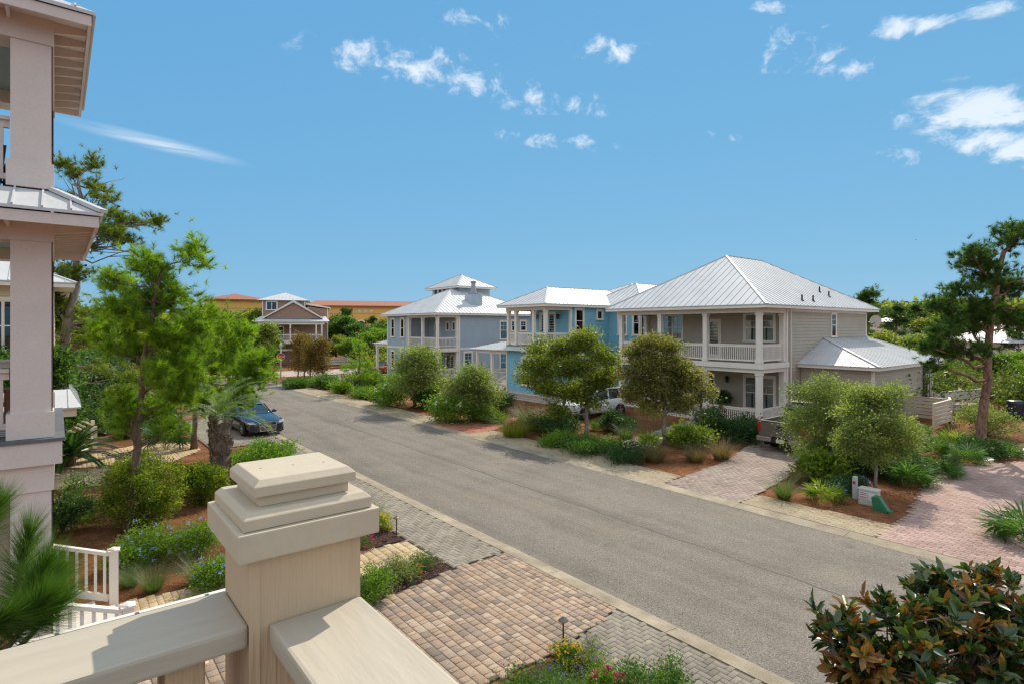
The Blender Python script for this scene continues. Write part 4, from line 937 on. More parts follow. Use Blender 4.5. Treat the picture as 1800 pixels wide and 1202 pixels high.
for u in (54.3, 52.2):
    for z in (4.3, 1.0): window(r, FX, u, z, .6, 1.8, WHITE, 1, 2, t=.13)
FS = fr((0, y0, 0), '-y')
for u, z, w, h in ((35.3, 4.1, .85, 1.75), (36.65, 4.95, .7, .95), (37.85, 4.95, .7, .95), (30.95, 1.5, .85, 1.35), (35.3, .8, .85, 1.9)): window(r, FS, u, z, w, h, WHITE, 2, 2, lite=True, t=.12)
FT = fr((32.9, 0, 0), '-x')
for u in (54.6, 53.7, 52.8): window(r, FT, u, 8.72, .7, .7, WHITE, 1, 1, t=.08)
m = MB(); m.box(32.2, 33.5, 46.7, 47.9, 6.9, 8.55); m.build('chimney', PALE, r)
m = MB(); m.prism([(32.45, 46.9), (33.25, 46.9), (33.25, 47.7), (32.45, 47.7)], 8.551, 8.7); m.v += []; m.lathe((32.85, 47.3, 8.701), [(.42, 0), (.3, .5), (.24, 1.05), (.34, 1.06), (.34, 1.2), (.1, 1.24)], 4); m.build('chimney_cap', pmat('dull zinc', (.3, .31, .33), .5, .15, metal=.4), r)
m = MB(); m.fbox(FS, 32.6, 32.95, .0, .16, 1.35, 1.95); m.build('meter_box', GREYW, r)
m = MB(); roof_mesh(m, [[(27.6, 55.62, 3.5), (27.6, 59.6, 3.5), (30, 58.3, 4.05), (30, 55.62, 4.05)], [(27.6, 59.6, 3.5), (32, 59.6, 3.5), (32, 58.3, 4.05), (30, 58.3, 4.05)]], .04, .4); m.build('porch_roof', GAL, r)
m = MB(); m.box(27.8, 28.0, 55.62, 59.2, 3.2, 3.44); m.build('porch_beam', WHITE, r); column(r, 27.9, 58.9, 0, 3.2, .22, WHITE)
# ------------------------------------------------------------------ the brown house at the end of the street
P0 = D(515, 640, 81); P0[2] = 0
rzB = math.atan2(P0[1], P0[0])-math.pi/2+math.radians(-4)
r = empty('house', (0, 0, 0), 'brown shingled beach house with front gable at the end of the street', 'house')
L_ = dict(world=False)
m = MB(); m.box(-4.1, 1.6, .5, 8, -.05, 9.0); m.box(1.602, 4.7, .9, 8, -.05, 8.0); m.box(1.0, 4.4, .35, .49, 0, 6.0)
F = fr((0, .5, 0), '-y'); siding(m, F, -4.08, 1.58, .2, 8.95, .22); siding(m, fr((0, .9, 0), '-y'), 1.6, 4.68, .2, 8.0, .22)
F2 = fr((0, -1.9, 0), '-y')
gy = -1.2; m.add([(-3.4, gy, 6.55), (3.7, gy, 6.55), (.15, gy, 8.85)], [(0, 1, 2)]); siding(m, fr((0, gy, 0), '-y'), -3.4, 3.7, 6.5, 8.8, .22, clip=lambda z: (-3.4+(z-6.5)*1.52, 3.7-(z-6.5)*1.52))
m.build('wall', BROWN, r, **L_)
def hipl(*a, **k):
    mb = MB(); pls, caps = hip(*a, k.get('inset')); roof_mesh(mb, pls, .05, .5)
    return mb
hipl(-4.75, 2.25, 0, 8.5, 9.1, 10.35, inset=3.4).build('roof', GAL, r, **L_)
m = MB(); roof_mesh(m, [[(-5.1, -2.4, 6.12), (5.0, -2.4, 6.12), (4.4, .45, 6.85), (-4.2, .45, 6.85)]], .05, .5); m.build('porch_roof', GAL, r, **L_)
m = MB()
for s in (-1, 1): roof_mesh(m, [[(.15+s*3.95, -1.5, 6.55), (.15+s*3.95, .49, 6.55), (.15, .49, 9.08), (.15, -1.5, 9.08)]], .06, .5)
m.build('gable_roof', GAL, r, **L_)
m = MB()
for s in (-1, 1): m.bar((.15+s*3.8, -1.32, 6.58), (.15, -1.32, 8.98), .05, .26, up=(0, -1, 0)) if False else m.extrude([(.15+s*3.95, -1.53, 6.42), (.15+s*3.95, -1.53, 6.6), (.15, -1.53, 9.02), (.15, -1.53, 8.72)], (0, .06, 0))
m.box(-4.9, 4.8, -2.32, -2.26, 5.92, 6.08); m.box(-4.12, -3.98, .44, .49, 6.9, 9.0); m.box(1.5, 1.64, .44, .49, 6.9, 9.0); m.box(4.58, 4.74, .84, .89, 0, 8.0)
m.extrude([(1.7, .55, 8.5), (5.0, .55, 8.0), (5.0, .55, 8.2), (1.7, .55, 8.75)], (0, 7.6, 0)); m.box(-4.3, 4.3, -2.2, -2.0, 5.65, 5.9); m.box(-4.3, 4.3, -2.25, -2.15, 3.0, 3.4); m.build('trim', WHITE, r, **L_)
m = MB(); m.box(-4.2, 4.2, -2.14, .48, 3.1, 3.32); m.build('porch_floor', DECKM, r, **L_)
for x in (-4.05, -.2, 3.2, 3.95): column(r, x, -2.05, 3.325, 5.65, .2, WHITE).location = (0, 0, 0)
for x in (-4.05, 3.95): column(r, x, -2.05, 0, 3.0, .24, WHITE)
railing(r, fr((0, -2.05, 0), '-y'), -3.95, 3.85, 3.32, 1.0, WHITE, .15)
window(r, F, -2.85, 7.75, 1.3, 1.1, WHITE, 1, 1, 2, t=.14); window(r, F, -1.7, 3.7, .8, 1.6, WHITE, 1, 2); window(r, F, 2.2, 3.7, 1.2, 1.7, WHITE, 1, 2, 2, n0=-.14 if False else .02); window(r, F, -2.6, .4, 1.1, 1.9, WHITE, 2, 2, 2)
r.location = P0; r.rotation_euler.z = rzB
# ------------------------------------------------------------------ ochre building with clay tiles behind it
def ochre(name, label, px0, px1, d, ztop, zeave, hipd, arch, rot=0., depth=16, extra=None):
    c = D((px0+px1)/2, 600, d); c[2] = 0; w = (px1-px0)*d/FL; r = empty(name, (0, 0, 0), label, 'building')
    m = MB(); m.box(-w/2, w/2, 0, depth, -.05, zeave); m.build('wall', YELLOW, r, **L_)
    m = MB(); pls, caps = hip(-w/2-.8, w/2+.8, -.8, depth+.8, zeave+.02, ztop, hipd); roof_mesh(m, pls, .25, .55); m.build('roof', TILE, r, **L_)
    m = MB(); m.box(-w/2-.1, w/2+.1, -.12, -.002, zeave-1.9, zeave-1.7); m.build('string_course', pmat('pale stucco', (.6, .48, .3), .8, .1), r, **L_)
    F = fr((0, 0, 0), '-y')
    for u in arch:
        n = 8; pts = [(u-.75, 0, zeave-6), (u+.75, 0, zeave-6)]+[(u+.75*math.cos(math.pi*i/n), 0, zeave-4.4+.75*math.sin(math.pi*i/n)) for i in range(n+1)]
        o_ = MB(); o_.extrude([(p[0]+(p[0]-u)*.35, -.08, p[2]+(.28 if p[2] > zeave-5 else 0)) for p in pts], (0, .079, 0)); w_ = o_.build('window', CREAM, r, **L_)
        g = MB(); g.extrude([(p[0], -.1, p[2]) for p in pts], (0, .018, 0)); q = g.build('pane', pmat('dark arched glass', (.03, .035, .04), .2, .2), w_, world=False)
    for u in (extra or ()):
        v = MB(); v.lathe((0, 0, 0), [(.42, -.04), (.42, .04), (.2, .05)], 14); v.v = [(u+a, -.06+cz, zeave-1.2+b*.7) for a, b, cz in v.v]; v.build('vent', CREAM, r, **L_)
    r.location = c; r.rotation_euler.z = math.atan2(c[1], c[0])-math.pi/2+rot; return r
ochre('building', 'long ochre building with clay tile roof and arched windows', 548, 752, 138, 11.9, 10.4, 2., [-4.2, -2.0, 2.0, 4.2, 8.6, 10.8, -9, 14.5], 0., 14, [-2.4, -1.0, .4, 8, 9.4, -12.])
ochre('building', 'ochre building with hipped clay tile roof left of the brown house', 374, 462, 122, 12.6, 11.2, 5.4, [-3, 3], math.radians(6))
def far_house(label, px, py_eave, d, w, dep, rise, wallm, rot, dormer=False, h=5.8):
    c = D(px, py_eave, d); ze = c[2]; r = empty('house', (0, 0, 0), label, 'house'); m = MB(); m.box(-w/2, w/2, -dep/2, dep/2, -.05, ze-.05); m.build('wall', wallm, r, **L_)
    m = MB(); pls, caps = hip(-w/2-.6, w/2+.6, -dep/2-.6, dep/2+.6, ze, ze+rise); roof_mesh(m, pls, .08, .6); m.build('roof', GAL, r, **L_)
    if dormer:
        m = MB(); m.box(w*.12, w*.4, -dep/2+.6, 0, ze+.1, ze+1.7); m.build('dormer', WHITE, r, **L_); m = MB(); roof_mesh(m, [[(w*.08, -dep/2+.3, ze+1.7), (w*.44, -dep/2+.3, ze+1.7), (w*.44, .4, ze+2.1), (w*.08, .4, ze+2.1)]], .06, .5); m.build('dormer_roof', GAL, r, **L_)
    for k in range(3): window(r, fr((0, -dep/2, 0), '-y'), -w/3+k*w/3, ze-2.2, .9, 1.5, WHITE, 1, 2)
    r.location = (c[0], c[1], 0); r.rotation_euler.z = rot; return r
far_house('white-roofed house with a dormer behind the tall pine', 1762, 600, 75, 9, 9, 2.3, WHITE, math.radians(-30), True)
far_house('distant low house with pale roof above the woods', 1580, 566, 130, 9, 7, 1.4, CREAM, math.radians(-20))
far_house('half hidden white-roofed house among trees beyond the annex', 1700, 598, 95, 8, 7, 2.0, CREAM, math.radians(-50))
# ------------------------------------------------------------------ the three-storey porch next door
r = empty('house', (-.28, 10.6, 0), 'mauve-grey house with stacked porches and exposed rafter tails, close by', 'house')
xa, xb, ya, yb = -4.2, -.28, 10.62, 13.7     # porch: far end runs out of the picture to -x
cw = .44
m = MB()
m.box(-9, -4.3, 10.5, 22, -.05, 9.7); m.build('wall', MAUVE, r)
for z0, z1, nm in ((7.24, 9.28, 0), (3.75, 6.5, 1), (-.02, 3.0, 2)):
    for x, y in ((xb, ya), (xb, yb), (-3.6, ya)):
        b = .36 if z0 > 0 else .3; w = cw
        o = MB(); h = w/2; o.box(x-h, x+h, y-h, y+h, z0, z1); o.box(x-h-.045, x+h+.03, y-h-.04, y+h+.04, z0+.003, z0+b)
        for k in (-1, 1): o.box(x+h-.001, x+h+.012, y-h+.02, y-h+.05, z0+b, z1)
        o.build('column', MAUVE, r)
def pbeam(z0, z1, g=.0, nm='porch_beam'):
    o = MB(); o.box(xa, xb+.25+g, ya-.25-g, ya+.2, z0, z1); o.box(xa, xb+.25+g, yb-.2, yb+.25+g, z0, z1); o.box(xb-.2, xb+.25+g, ya+.202, yb-.202, z0, z1); return o.build(nm, MAUVE, r)
pbeam(9.28, 9.72); pbeam(6.5, 6.78); pbeam(3.0, 3.38, .0)
o = MB(); o.box(xa, xb+.34, ya-.34, yb+.34, 3.38, 3.70); o.build('porch_band', MAUVE, r)
o = MB(); o.box(xa, xb+.37, ya-.37, yb+.37, 3.702, 3.748); o.build('porch_floor', pmat('grey deck edge', (.13, .14, .15), .6, .2), r)
o = MB(); o.box(xa, xb+.2, ya-.2, yb+.2, 7.1, 7.2); o.build('porch_floor', pmat('grey deck edge', (.13, .14, .15)), r)
HAINT = paint('haint blue ceiling', (.24, .33, .33), stretch=(1, 9, 1))
for z in (9.5, 6.7): o = MB(); o.box(xa, xb-.21, ya+.21, yb-.21, z, z+.06); o.build('porch_ceiling', HAINT, r)
FP = fr((0, ya, 0), '-y'); FB = fr((0, yb, 0), '-y')
for z, h in ((7.28, .95), (3.8, .92)):
    for F in (FP, FB):
        railing(r, F, -3.35, xb-.24, z, h, MAUVE, .19, .075, rw=.14)
    railing(r, fr((xb, 0, 0), '+x'), ya+.24, yb-.24, z, h, MAUVE, .19, .075, rw=.14)
# roofs with rafter tails
ex, ey0, ey1, ze, zt = .43, 9.9, 14.4, 9.72, 11.0
o = MB(); roof_mesh(o, [[(-6, ey0, ze), (ex, ey0, ze), (-1.82, (ey0+ey1)/2, zt), (-6, (ey0+ey1)/2, zt)], [(ex, ey0, ze), (ex, ey1, ze), (-1.82, (ey0+ey1)/2, zt)], [(ex, ey1, ze), (-6, ey1, ze), (-6, (ey0+ey1)/2, zt), (-1.82, (ey0+ey1)/2, zt)]], .05, .4)
o.build('roof', GAL, r)
def tails(ex, ey0, ey1, ze, sl, n, bx, nm='rafter_tail'):
    for i in range(n):
        o = MB(); y = ya-.2+(yb-ya+.4)*i/(n-1); o.extrude([(bx, y-.022, ze-.0855), (ex-.095, y-.022, ze-.0855), (ex-.095, y-.022, ze-.17), (bx, y-.022, ze-.24)], (0, .044, 0)); o.build(nm, MAUVE, r)
        if i < n-1 and n < 10:
            v = MB(); y += (yb-ya+.4)/(n-1)*.5; v.box(bx+.12, ex-.2, y-.035, y+.035, ze-.0895, ze-.0858); v.build('soffit_vent', BLACK, r)
    for i in range(14):
        x = -4+.44*i*.72
        if x < bx-.2: o = MB(); o.box(x-.02, x+.02, ey0+.075, ya-.26, ze-.2, ze-.0855); o.build(nm, MAUVE, r)
def eave(ex, ey0, ey1, ze, bx, sl):
    o = MB(); t = .14
    o.box(-6, ex-.05, ey0+.03, ey0+.07, ze-.06-t, ze-.055); o.box(ex-.09, ex-.05, ey0+.071, ey1-.071, ze-.06-t, ze-.055); o.box(-6, ex-.05, ey1-.07, ey1-.03, ze-.06-t, ze-.055); o.build('fascia', MAUVE, r)
    o = MB(); o.box(bx-.02, ex-.091, ey0+.072, ey1-.072, ze-.085, ze-.06); o.box(-6, bx-.021, ey0+.072, ya-.2, ze-.085, ze-.06); o.box(-6, bx-.021, yb+.2, ey1-.072, ze-.085, ze-.06); o.build('soffit', MAUVE, r)
eave(ex, ey0, ey1, ze, xb+.2, .5); tails(ex, ey0, ey1, ze, .5, 9, xb+.25)
ex2, f0, f1, zs, zu = .5, 9.62, 14.75, 6.86, 7.22
o = MB(); roof_mesh(o, [[(-6, f0, zs), (ex2, f0, zs), (xb+.24, ya-.24, zu), (-6, ya-.24, zu)], [(ex2, f0, zs), (ex2, f1, zs), (xb+.24, yb+.24, zu), (xb+.24, ya-.24, zu)], [(ex2, f1, zs), (-6, f1, zs), (-6, yb+.24, zu), (xb+.24, yb+.24, zu)]], .04, .3)
for a, b in (((ex2, f0, zs), (xb+.24, ya-.24, zu)), ((ex2, f1, zs), (xb+.24, yb+.24, zu))): o.bar(Vector(a)+Vector((0, 0, .03)), Vector(b)+Vector((0, 0, .03)), .12, .05)
o.build('skirt_roof', GAL, r)
eave(ex2, f0, f1, zs, xb+.2, .4); tails(ex2, f0, f1, zs, .4, 12, xb+.25)
lo = MB(); lo.box(-4.2, -.12, 13.95, 16.5, -.02, 3.3); siding(lo, fr((0, 13.95, 0), '-y'), -4.2, -.13, .1, 3.3); siding(lo, fr((-.12, 13.95, 0), '+x'), .01, 2.5, .1, 3.3); lo.build('wall', MAUVE, r)
def chair(label, loc, rz, mat):
    r = empty('porch_chair', loc, label, 'chair', None, rz); m = MB()
    for i in range(5): m.add([], []); m.extrude([(-.24+.1*i, .25, .38), (-.15+.1*i, .25, .38), (-.15+.1*i, .42, 1.12-.05*abs(i-2)), (-.24+.1*i, .42, 1.12-.05*abs(i-2))], (0, .02, 0))
    m.build('backrest', mat, r, **L_); m = MB(); m.box(-.28, .28, -.28, .24, .36, .4); m.build('seat', mat, r, **L_)
    for sx in (-1, 1):
        m = MB(); m.box(sx*.33-.06, sx*.33+.06, -.32, .36, .58, .61); m.build('arm', mat, r, **L_)
        for y in (-.27, .25): m = MB(); m.box(sx*.31-.03, sx*.31+.03, y-.03, y+.03, 0, .58); m.build('leg', mat, r, **L_)
    return r
chair('brown slatted wooden porch chair behind the middle railing next door', (-.98, 11.7, 3.75), .4, pmat('teak', (.16, .065, .03), .6, .3, 6.))
chair('black porch chair behind the top railing next door', (-1.0, 11.9, 7.2), -.3, BLACK)
# front steps next door, two railings
r = empty('porch_steps', (.2, 11.6, 0), 'short flight of grey steps leading down from the porch next door', 'steps')
m = MB()
for i in range(3): m.box(-.05+.3*i, .24+.3*i, 10.4, 12.85, -.02, .48-.16*i)
m.build('tread', GREYW, r)
def stair_rail(label, y):
    r = empty('stair_railing', (.83, y, 0), label, 'railing', 'railings of the steps next door'); a = (-.06, y, 1.42); b = (.76, y, 1.08)
    m = MB(); m.bar(a, b, .11, .06); m.build('handrail', WHITE, r); m = MB(); m.bar((a[0], y, .62), (b[0], y, .26), .05, .12); m.build('bottom_rail', WHITE, r)
    for i in range(6):
        t = (i+.5)/6; m = MB(); x = a[0]+(b[0]-a[0])*t; m.bar((x, y, .64-.36*t), (x, y, 1.38-.34*t), .045); m.build('baluster', WHITE, r)
    m = MB(); m.box(.76, .9, y-.07, y+.07, 0, 1.12); m.build('newel_post', WHITE, r); m = MB(); m.box(.735, .925, y-.095, y+.095, 1.121, 1.15); m.lathe((.83, y, 1.151), [(.11, 0), (.1, .02), (.03, .04)], 4); m.build('post_cap', WHITE, r)
stair_rail('white railing with newel post beside the blue plumbago', 12.98); stair_rail('white railing of the steps half hidden by the balcony rail', 10.25)
# ------------------------------------------------------------------ the cream house beyond it
r = empty('house', (-.1, 29, 0), 'cream clapboard house half hidden behind the tall pine', 'house')
m = MB(); m.box(-9, -.1, 29, 40, -.05, 6.9); siding(m, fr((0, 29, 0), '-y'), -9, -.12, .2, 6.85); siding(m, fr((-.1, 29, 0), '+x'), .02, 10.9, .2, 6.85); m.build('wall', BUTTER, r); hip_roof(r, -9.6, .6, 28.3, 40.7, 7.05, 9.4, trim=WHITE)
m = MB(); m.fbox(fr((0, 29, 0), '-y'), -.24, -.08, -.03, .05, .1, 6.85); m.build('corner_board', WHITE, r)
window(r, fr((0, 29, 0), '-y'), -1.6, 4.4, 1.3, 1.9, WHITE, 2, 2, 2); window(r, fr((0, 29, 0), '-y'), -1.6, 1.0, 1.3, 1.9, WHITE, 2, 2, 2)
m = MB(); roof_mesh(m, [[(-1.5, 23.2, 2.72), (.62, 23.2, 2.72), (.35, 25.0, 3.16), (-1.5, 25.0, 3.16)], [(.62, 23.2, 2.72), (.62, 28.9, 2.72), (.35, 28.9, 3.16), (.35, 25.0, 3.16)]], .05, .4); m.build('porch_roof', GAL, r)
m = MB(); m.box(-1.5, .5, 23.3, 23.45, 2.42, 2.66); m.box(.35, .5, 23.452, 28.9, 2.42, 2.66); m.build('porch_beam', CREAM, r); column(r, -.3, 23.5, 0, 2.42, .18, CREAM)
m = MB(); m.box(-1.5, -.15, 24.5, 28.95, -.02, .9); m.build('porch_floor', CREAM, r)
m = MB()
for k in range(4): m.box(-.08+.28*k, .2+.28*k, 29.6, 31.4, -.02, .72-.18*k)
m.build('step', CREAM, r)
m = MB()
for y in (29.5, 31.5):
    m.bar((-.05, y, 1.75), (1.2, y, .98), .1, .06); m.bar((-.05, y, 1.35), (1.2, y, .58), .06, .06); m.box(1.18, 1.32, y-.07, y+.07, 0, 1.15)
m.build('stair_railing', CREAM, r)
# ------------------------------------------------------------------ my own balcony corner
BAL = pmat('balcony cream paint', (.51, .43, .315), .6, .06, 3., .06, 45., fine=.03)
BALG = pmat('balcony grained paint', (.54, .405, .26), .62, .04, 2., .5, 80., fine=.012, stretch=(1, 1, .04))
BALX = pmat('balcony rail paint', (.44, .385, .30), .6, .06, 2., .22, 30., fine=.04, stretch=(.15, 1, 1)); BALY = pmat('balcony rail paint lengthwise', (.44, .385, .30), .6, .06, 2., .22, 30., fine=.04, stretch=(1, .15, 1))
r = empty('balcony_railing', (.417, 1.32, 3.75), 'cream painted balcony railing with a stepped cap on its square post', 'railing')
a0, a1, b0, b1 = .302, .533, 1.21, 1.435
m = MB(); m.box(a0, a1, b0, b1, 3.75, 4.845); m.build('newel_post', BALG, r, bevel=.004)
m = MB()
m.box(a0-.004, a0+.016, b0-.004, b0-.0005, 3.76, 4.842); m.build('post_trim', BALG, r)
cap = MB(); e = .031; cap.box(a0-e, a1+e, b0-e, b1+e, 4.842, 4.898); cap = cap.build('post_cap', BAL, r, bevel=.0035)
def slab(nm, e, z0, z1, ch):
    q = MB(); x0, x1, y0, y1 = a0-e, a1+e, b0-e, b1+e
    q.add([(x0,y0,z0),(x1,y0,z0),(x1,y1,z0),(x0,y1,z0),(x0,y0,z1-ch),(x1,y0,z1-ch),(x1,y1,z1-ch),(x0,y1,z1-ch),(x0+ch,y0+ch,z1),(x1-ch,y0+ch,z1),(x1-ch,y1-ch,z1),(x0+ch,y1-ch,z1)],
          [(0,3,2,1),(8,9,10,11)]+[(i, (i+1)%4, 4+(i+1)%4, 4+i) for i in range(4)]+[(4+i, 4+(i+1)%4, 8+(i+1)%4, 8+i) for i in range(4)])
    o = q.build(nm, BAL, None, bevel=.0018); o.parent = cap; o.data.transform(__import__('mathutils').Matrix.Translation(-world_of(r))); return o
slab('cap_moulding', .018, 4.899, 4.933, .012); slab('cap_neck', -.021, 4.9335, 4.9555, .0005); slab('cap_plate', -.008, 4.956, 4.989, .013)
m = MB()
for x, y in ((.352, 1.33), (.418, 1.318), (.482, 1.30)): m.lathe((x, y, 4.9885), [(.0035, 0), (.003, .0012)], 8)
m.build('nail_head', pmat('filled nail', (.36, .29, .21), .8, .2), r).parent = cap
m = MB(); m.box(-3.2, a0-.001, 1.225, 1.425, 4.655, 4.7); m.build('handrail', BALX, r, bevel=.007, seg=2)
m = MB(); m.box(.335, .532, -2.5, b0-.001, 4.655, 4.7); m.build('handrail', BALY, r, bevel=.007, seg=2)
m = MB(); m.box(-3.2, a0-.001, 1.27, 1.38, 3.83, 3.9); m.build('bottom_rail', BALX, r, bevel=.004); m = MB(); m.box(.38, .49, -2.5, b0-.001, 3.83, 3.9); m.build('bottom_rail', BALY, r, bevel=.004)
x = a0-.07
while x > -3.1:
    m = MB(); m.box(x-.07, x, 1.27, 1.38, 3.902, 4.654); m.build('baluster', BALG, r, bevel=.004); x -= .115
y = b0-.1
while y > -2.4:
    m = MB(); m.box(.395, .475, y-.075, y, 3.902, 4.654); m.build('baluster', BALG, r, bevel=.004); y -= .145
m = MB(); m.box(-3.2, .5, -2.5, 1.44, 3.62, 3.75); tag(m.build('balcony_floor', DECKM), kind='structure')
r = empty('porch_roof', (.3, 4.2, 3.4), 'edge of the grey metal porch roof just below the balcony', 'roof')
m = MB(); roof_mesh(m, [[(-.2, 4.35, 3.45), (1.25, 4.35, 3.45), (1.25, 3.85, 3.52), (-.2, 3.85, 3.52)]], .025, .4); m.build('roof_sheet', pmat('dark metal roof', (.2, .21, .22), .35, .1, metal=.5), r)
m = MB(); m.box(-.2, 1.25, 4.352, 4.39, 3.36, 3.465); m.build('gutter', WHITE, r)
# ------------------------------------------------------------------ vehicles (built nose towards -Y, at the origin, then placed)
def carpaint(name, col, metal=.3, rough=.22):
    m, nt, b = new_mat(name); b.inputs['Base Color'].default_value = (*col, 1); b.inputs['Metallic'].default_value = metal; b.inputs['Roughness'].default_value = rough
    b.inputs['Coat Weight'].default_value = .8; b.inputs['Coat Roughness'].default_value = .05
    L = nt.links.new; tc = N(nt, 'ShaderNodeTexCoord'); n = N(nt, 'ShaderNodeTexNoise', Scale=2.5, Detail=4.); L(tc.outputs['Object'], n.inputs[0]); mr = N(nt, 'ShaderNodeMapRange'); mr.inputs[3].default_value = rough*.7; mr.inputs[4].default_value = rough*1.5; L(n.outputs[0], mr.inputs[0]); L(mr.outputs[0], b.inputs['Roughness'])
    return m
CHROME = pmat('chrome', (.7, .7, .7), .15, .05, metal=1.); RUBBER = pmat('tyre rubber', (.02, .02, .02), .85, .2); RIM = pmat('alloy rim', (.5, .5, .5), .3, .1, metal=.8)
CGLASS = pmat('car glass', (.03, .045, .05), .06, .2, spec=.9); HEADL = pmat('headlamp lens', (.45, .47, .5), .1, .3, spec=.8); AMBER = pmat('amber lens', (.5, .12, .03), .2, .1); REDL = pmat('red lamp lens', (.5, .015, .01), .2, .1); BLKP = pmat('black plastic', (.02, .02, .022), .5, .2)
def loft(rings, name, mat, root, sub=2, cap=True):
    V, Fc = [], []; k = len(rings[0])
    for rg in rings: V += rg
    for i in range(len(rings)-1):
        for j in range(k-1): a = i*k+j; Fc.append((a, a+1, a+k+1, a+k))
    if cap: Fc.append(tuple(range(k))[::-1]); Fc.append(tuple((len(rings)-1)*k+j for j in range(k)))
    me = bpy.data.meshes.new(name); me.from_pydata(V, [], Fc)
    bm = bmesh.new(); bm.from_mesh(me); bmesh.ops.recalc_face_normals(bm, faces=bm.faces); bm.to_mesh(me); bm.free()
    o = link(name, me, mat, root, smooth=True); md = o.modifiers.new('sub', 'SUBSURF'); md.levels = sub; md.render_levels = sub; return o
def ring(y, hw, zb, zt, cr=.05):
    """closed-over section of the lower body at station y"""
    h = zt-zb
    half = [(hw*.86, zb), (hw*.97, zb+h*.16), (hw, zb+h*.5), (hw*.985, zb+h*.78), (hw*.92, zt-.02), (hw*.6, zt+cr*.6), (0, zt+cr)]
    return [(-x, y, z) for x, z in half]+[(x, y, z) for x, z in half[-2::-1]]+[(hw*.5, y, zb-.02), (-hw*.5, y, zb-.02), (-hw*.86, y, zb)]
def cab(y, hb, ht, zb, zt):
    half = [(hb, zb), (hb*.5+ht*.5, zb*.5+zt*.5), (ht, zt-.05), (ht*.8, zt), (0, zt+.02)]
    return [(-x, y, z) for x, z in half]+[(x, y, z) for x, z in half[-2::-1]]
def wheel(root, x, y, r=.33, w=.21):
    s = 1 if x > 0 else -1; m = MB(); n = 24; pr = [(r*.62, -w/2), (r*.93, -w/2), (r, -w*.35), (r, w*.35), (r*.93, w/2), (r*.62, w/2)]
    vs = [];
    for q, d in pr:
        for j in range(n): t = 6.2832*j/n; vs.append((x+d, y+q*math.cos(t), r+q*math.sin(t)))
    m.add(vs, [(i*n+j, i*n+(j+1) % n, (i+1)*n+(j+1) % n, (i+1)*n+j) for i in range(5) for j in range(n)]+[(5*n+j, 5*n+(j+1) % n, (j+1) % n, j) for j in range(n)])
    o = m.build('wheel', RUBBER, root, smooth=False, world=False)
    m = MB(); d = s*w*.42
    for k in range(5):
        t = 6.2832*k/5+.3; c, q = math.cos(t), math.sin(t); m.bar((x+d, y, r), (x+d, y+c*r*.62, r+q*r*.62), .055, .03, up=(1, 0, 0))
    for j in range(n):
        t0, t1 = 6.2832*j/n, 6.2832*(j+1)/n; m.bar((x+d, y+math.cos(t0)*r*.63, r+math.sin(t0)*r*.63), (x+d, y+math.cos(t1)*r*.63, r+math.sin(t1)*r*.63), .035, .03, up=(1, 0, 0))
    vs = [(x+d*.4, y+math.cos(6.2832*j/n)*r*.62, r+math.sin(6.2832*j/n)*r*.62) for j in range(n)]; m.add(vs, [tuple(range(n))])
    q = m.build('rim', RIM, root, world=False); q.parent = o; return o
def arch(root, x, y, r, mat):
    m = MB(); n = 14; s = 1 if x > 0 else -1
    vs = [(x, y+math.cos(math.pi*j/n)*r, .33+math.sin(math.pi*j/n)*r) for j in range(n+1)]+[(x, y-r, .12), (x, y+r, .12)]
    return [tuple(v) for v in vs]
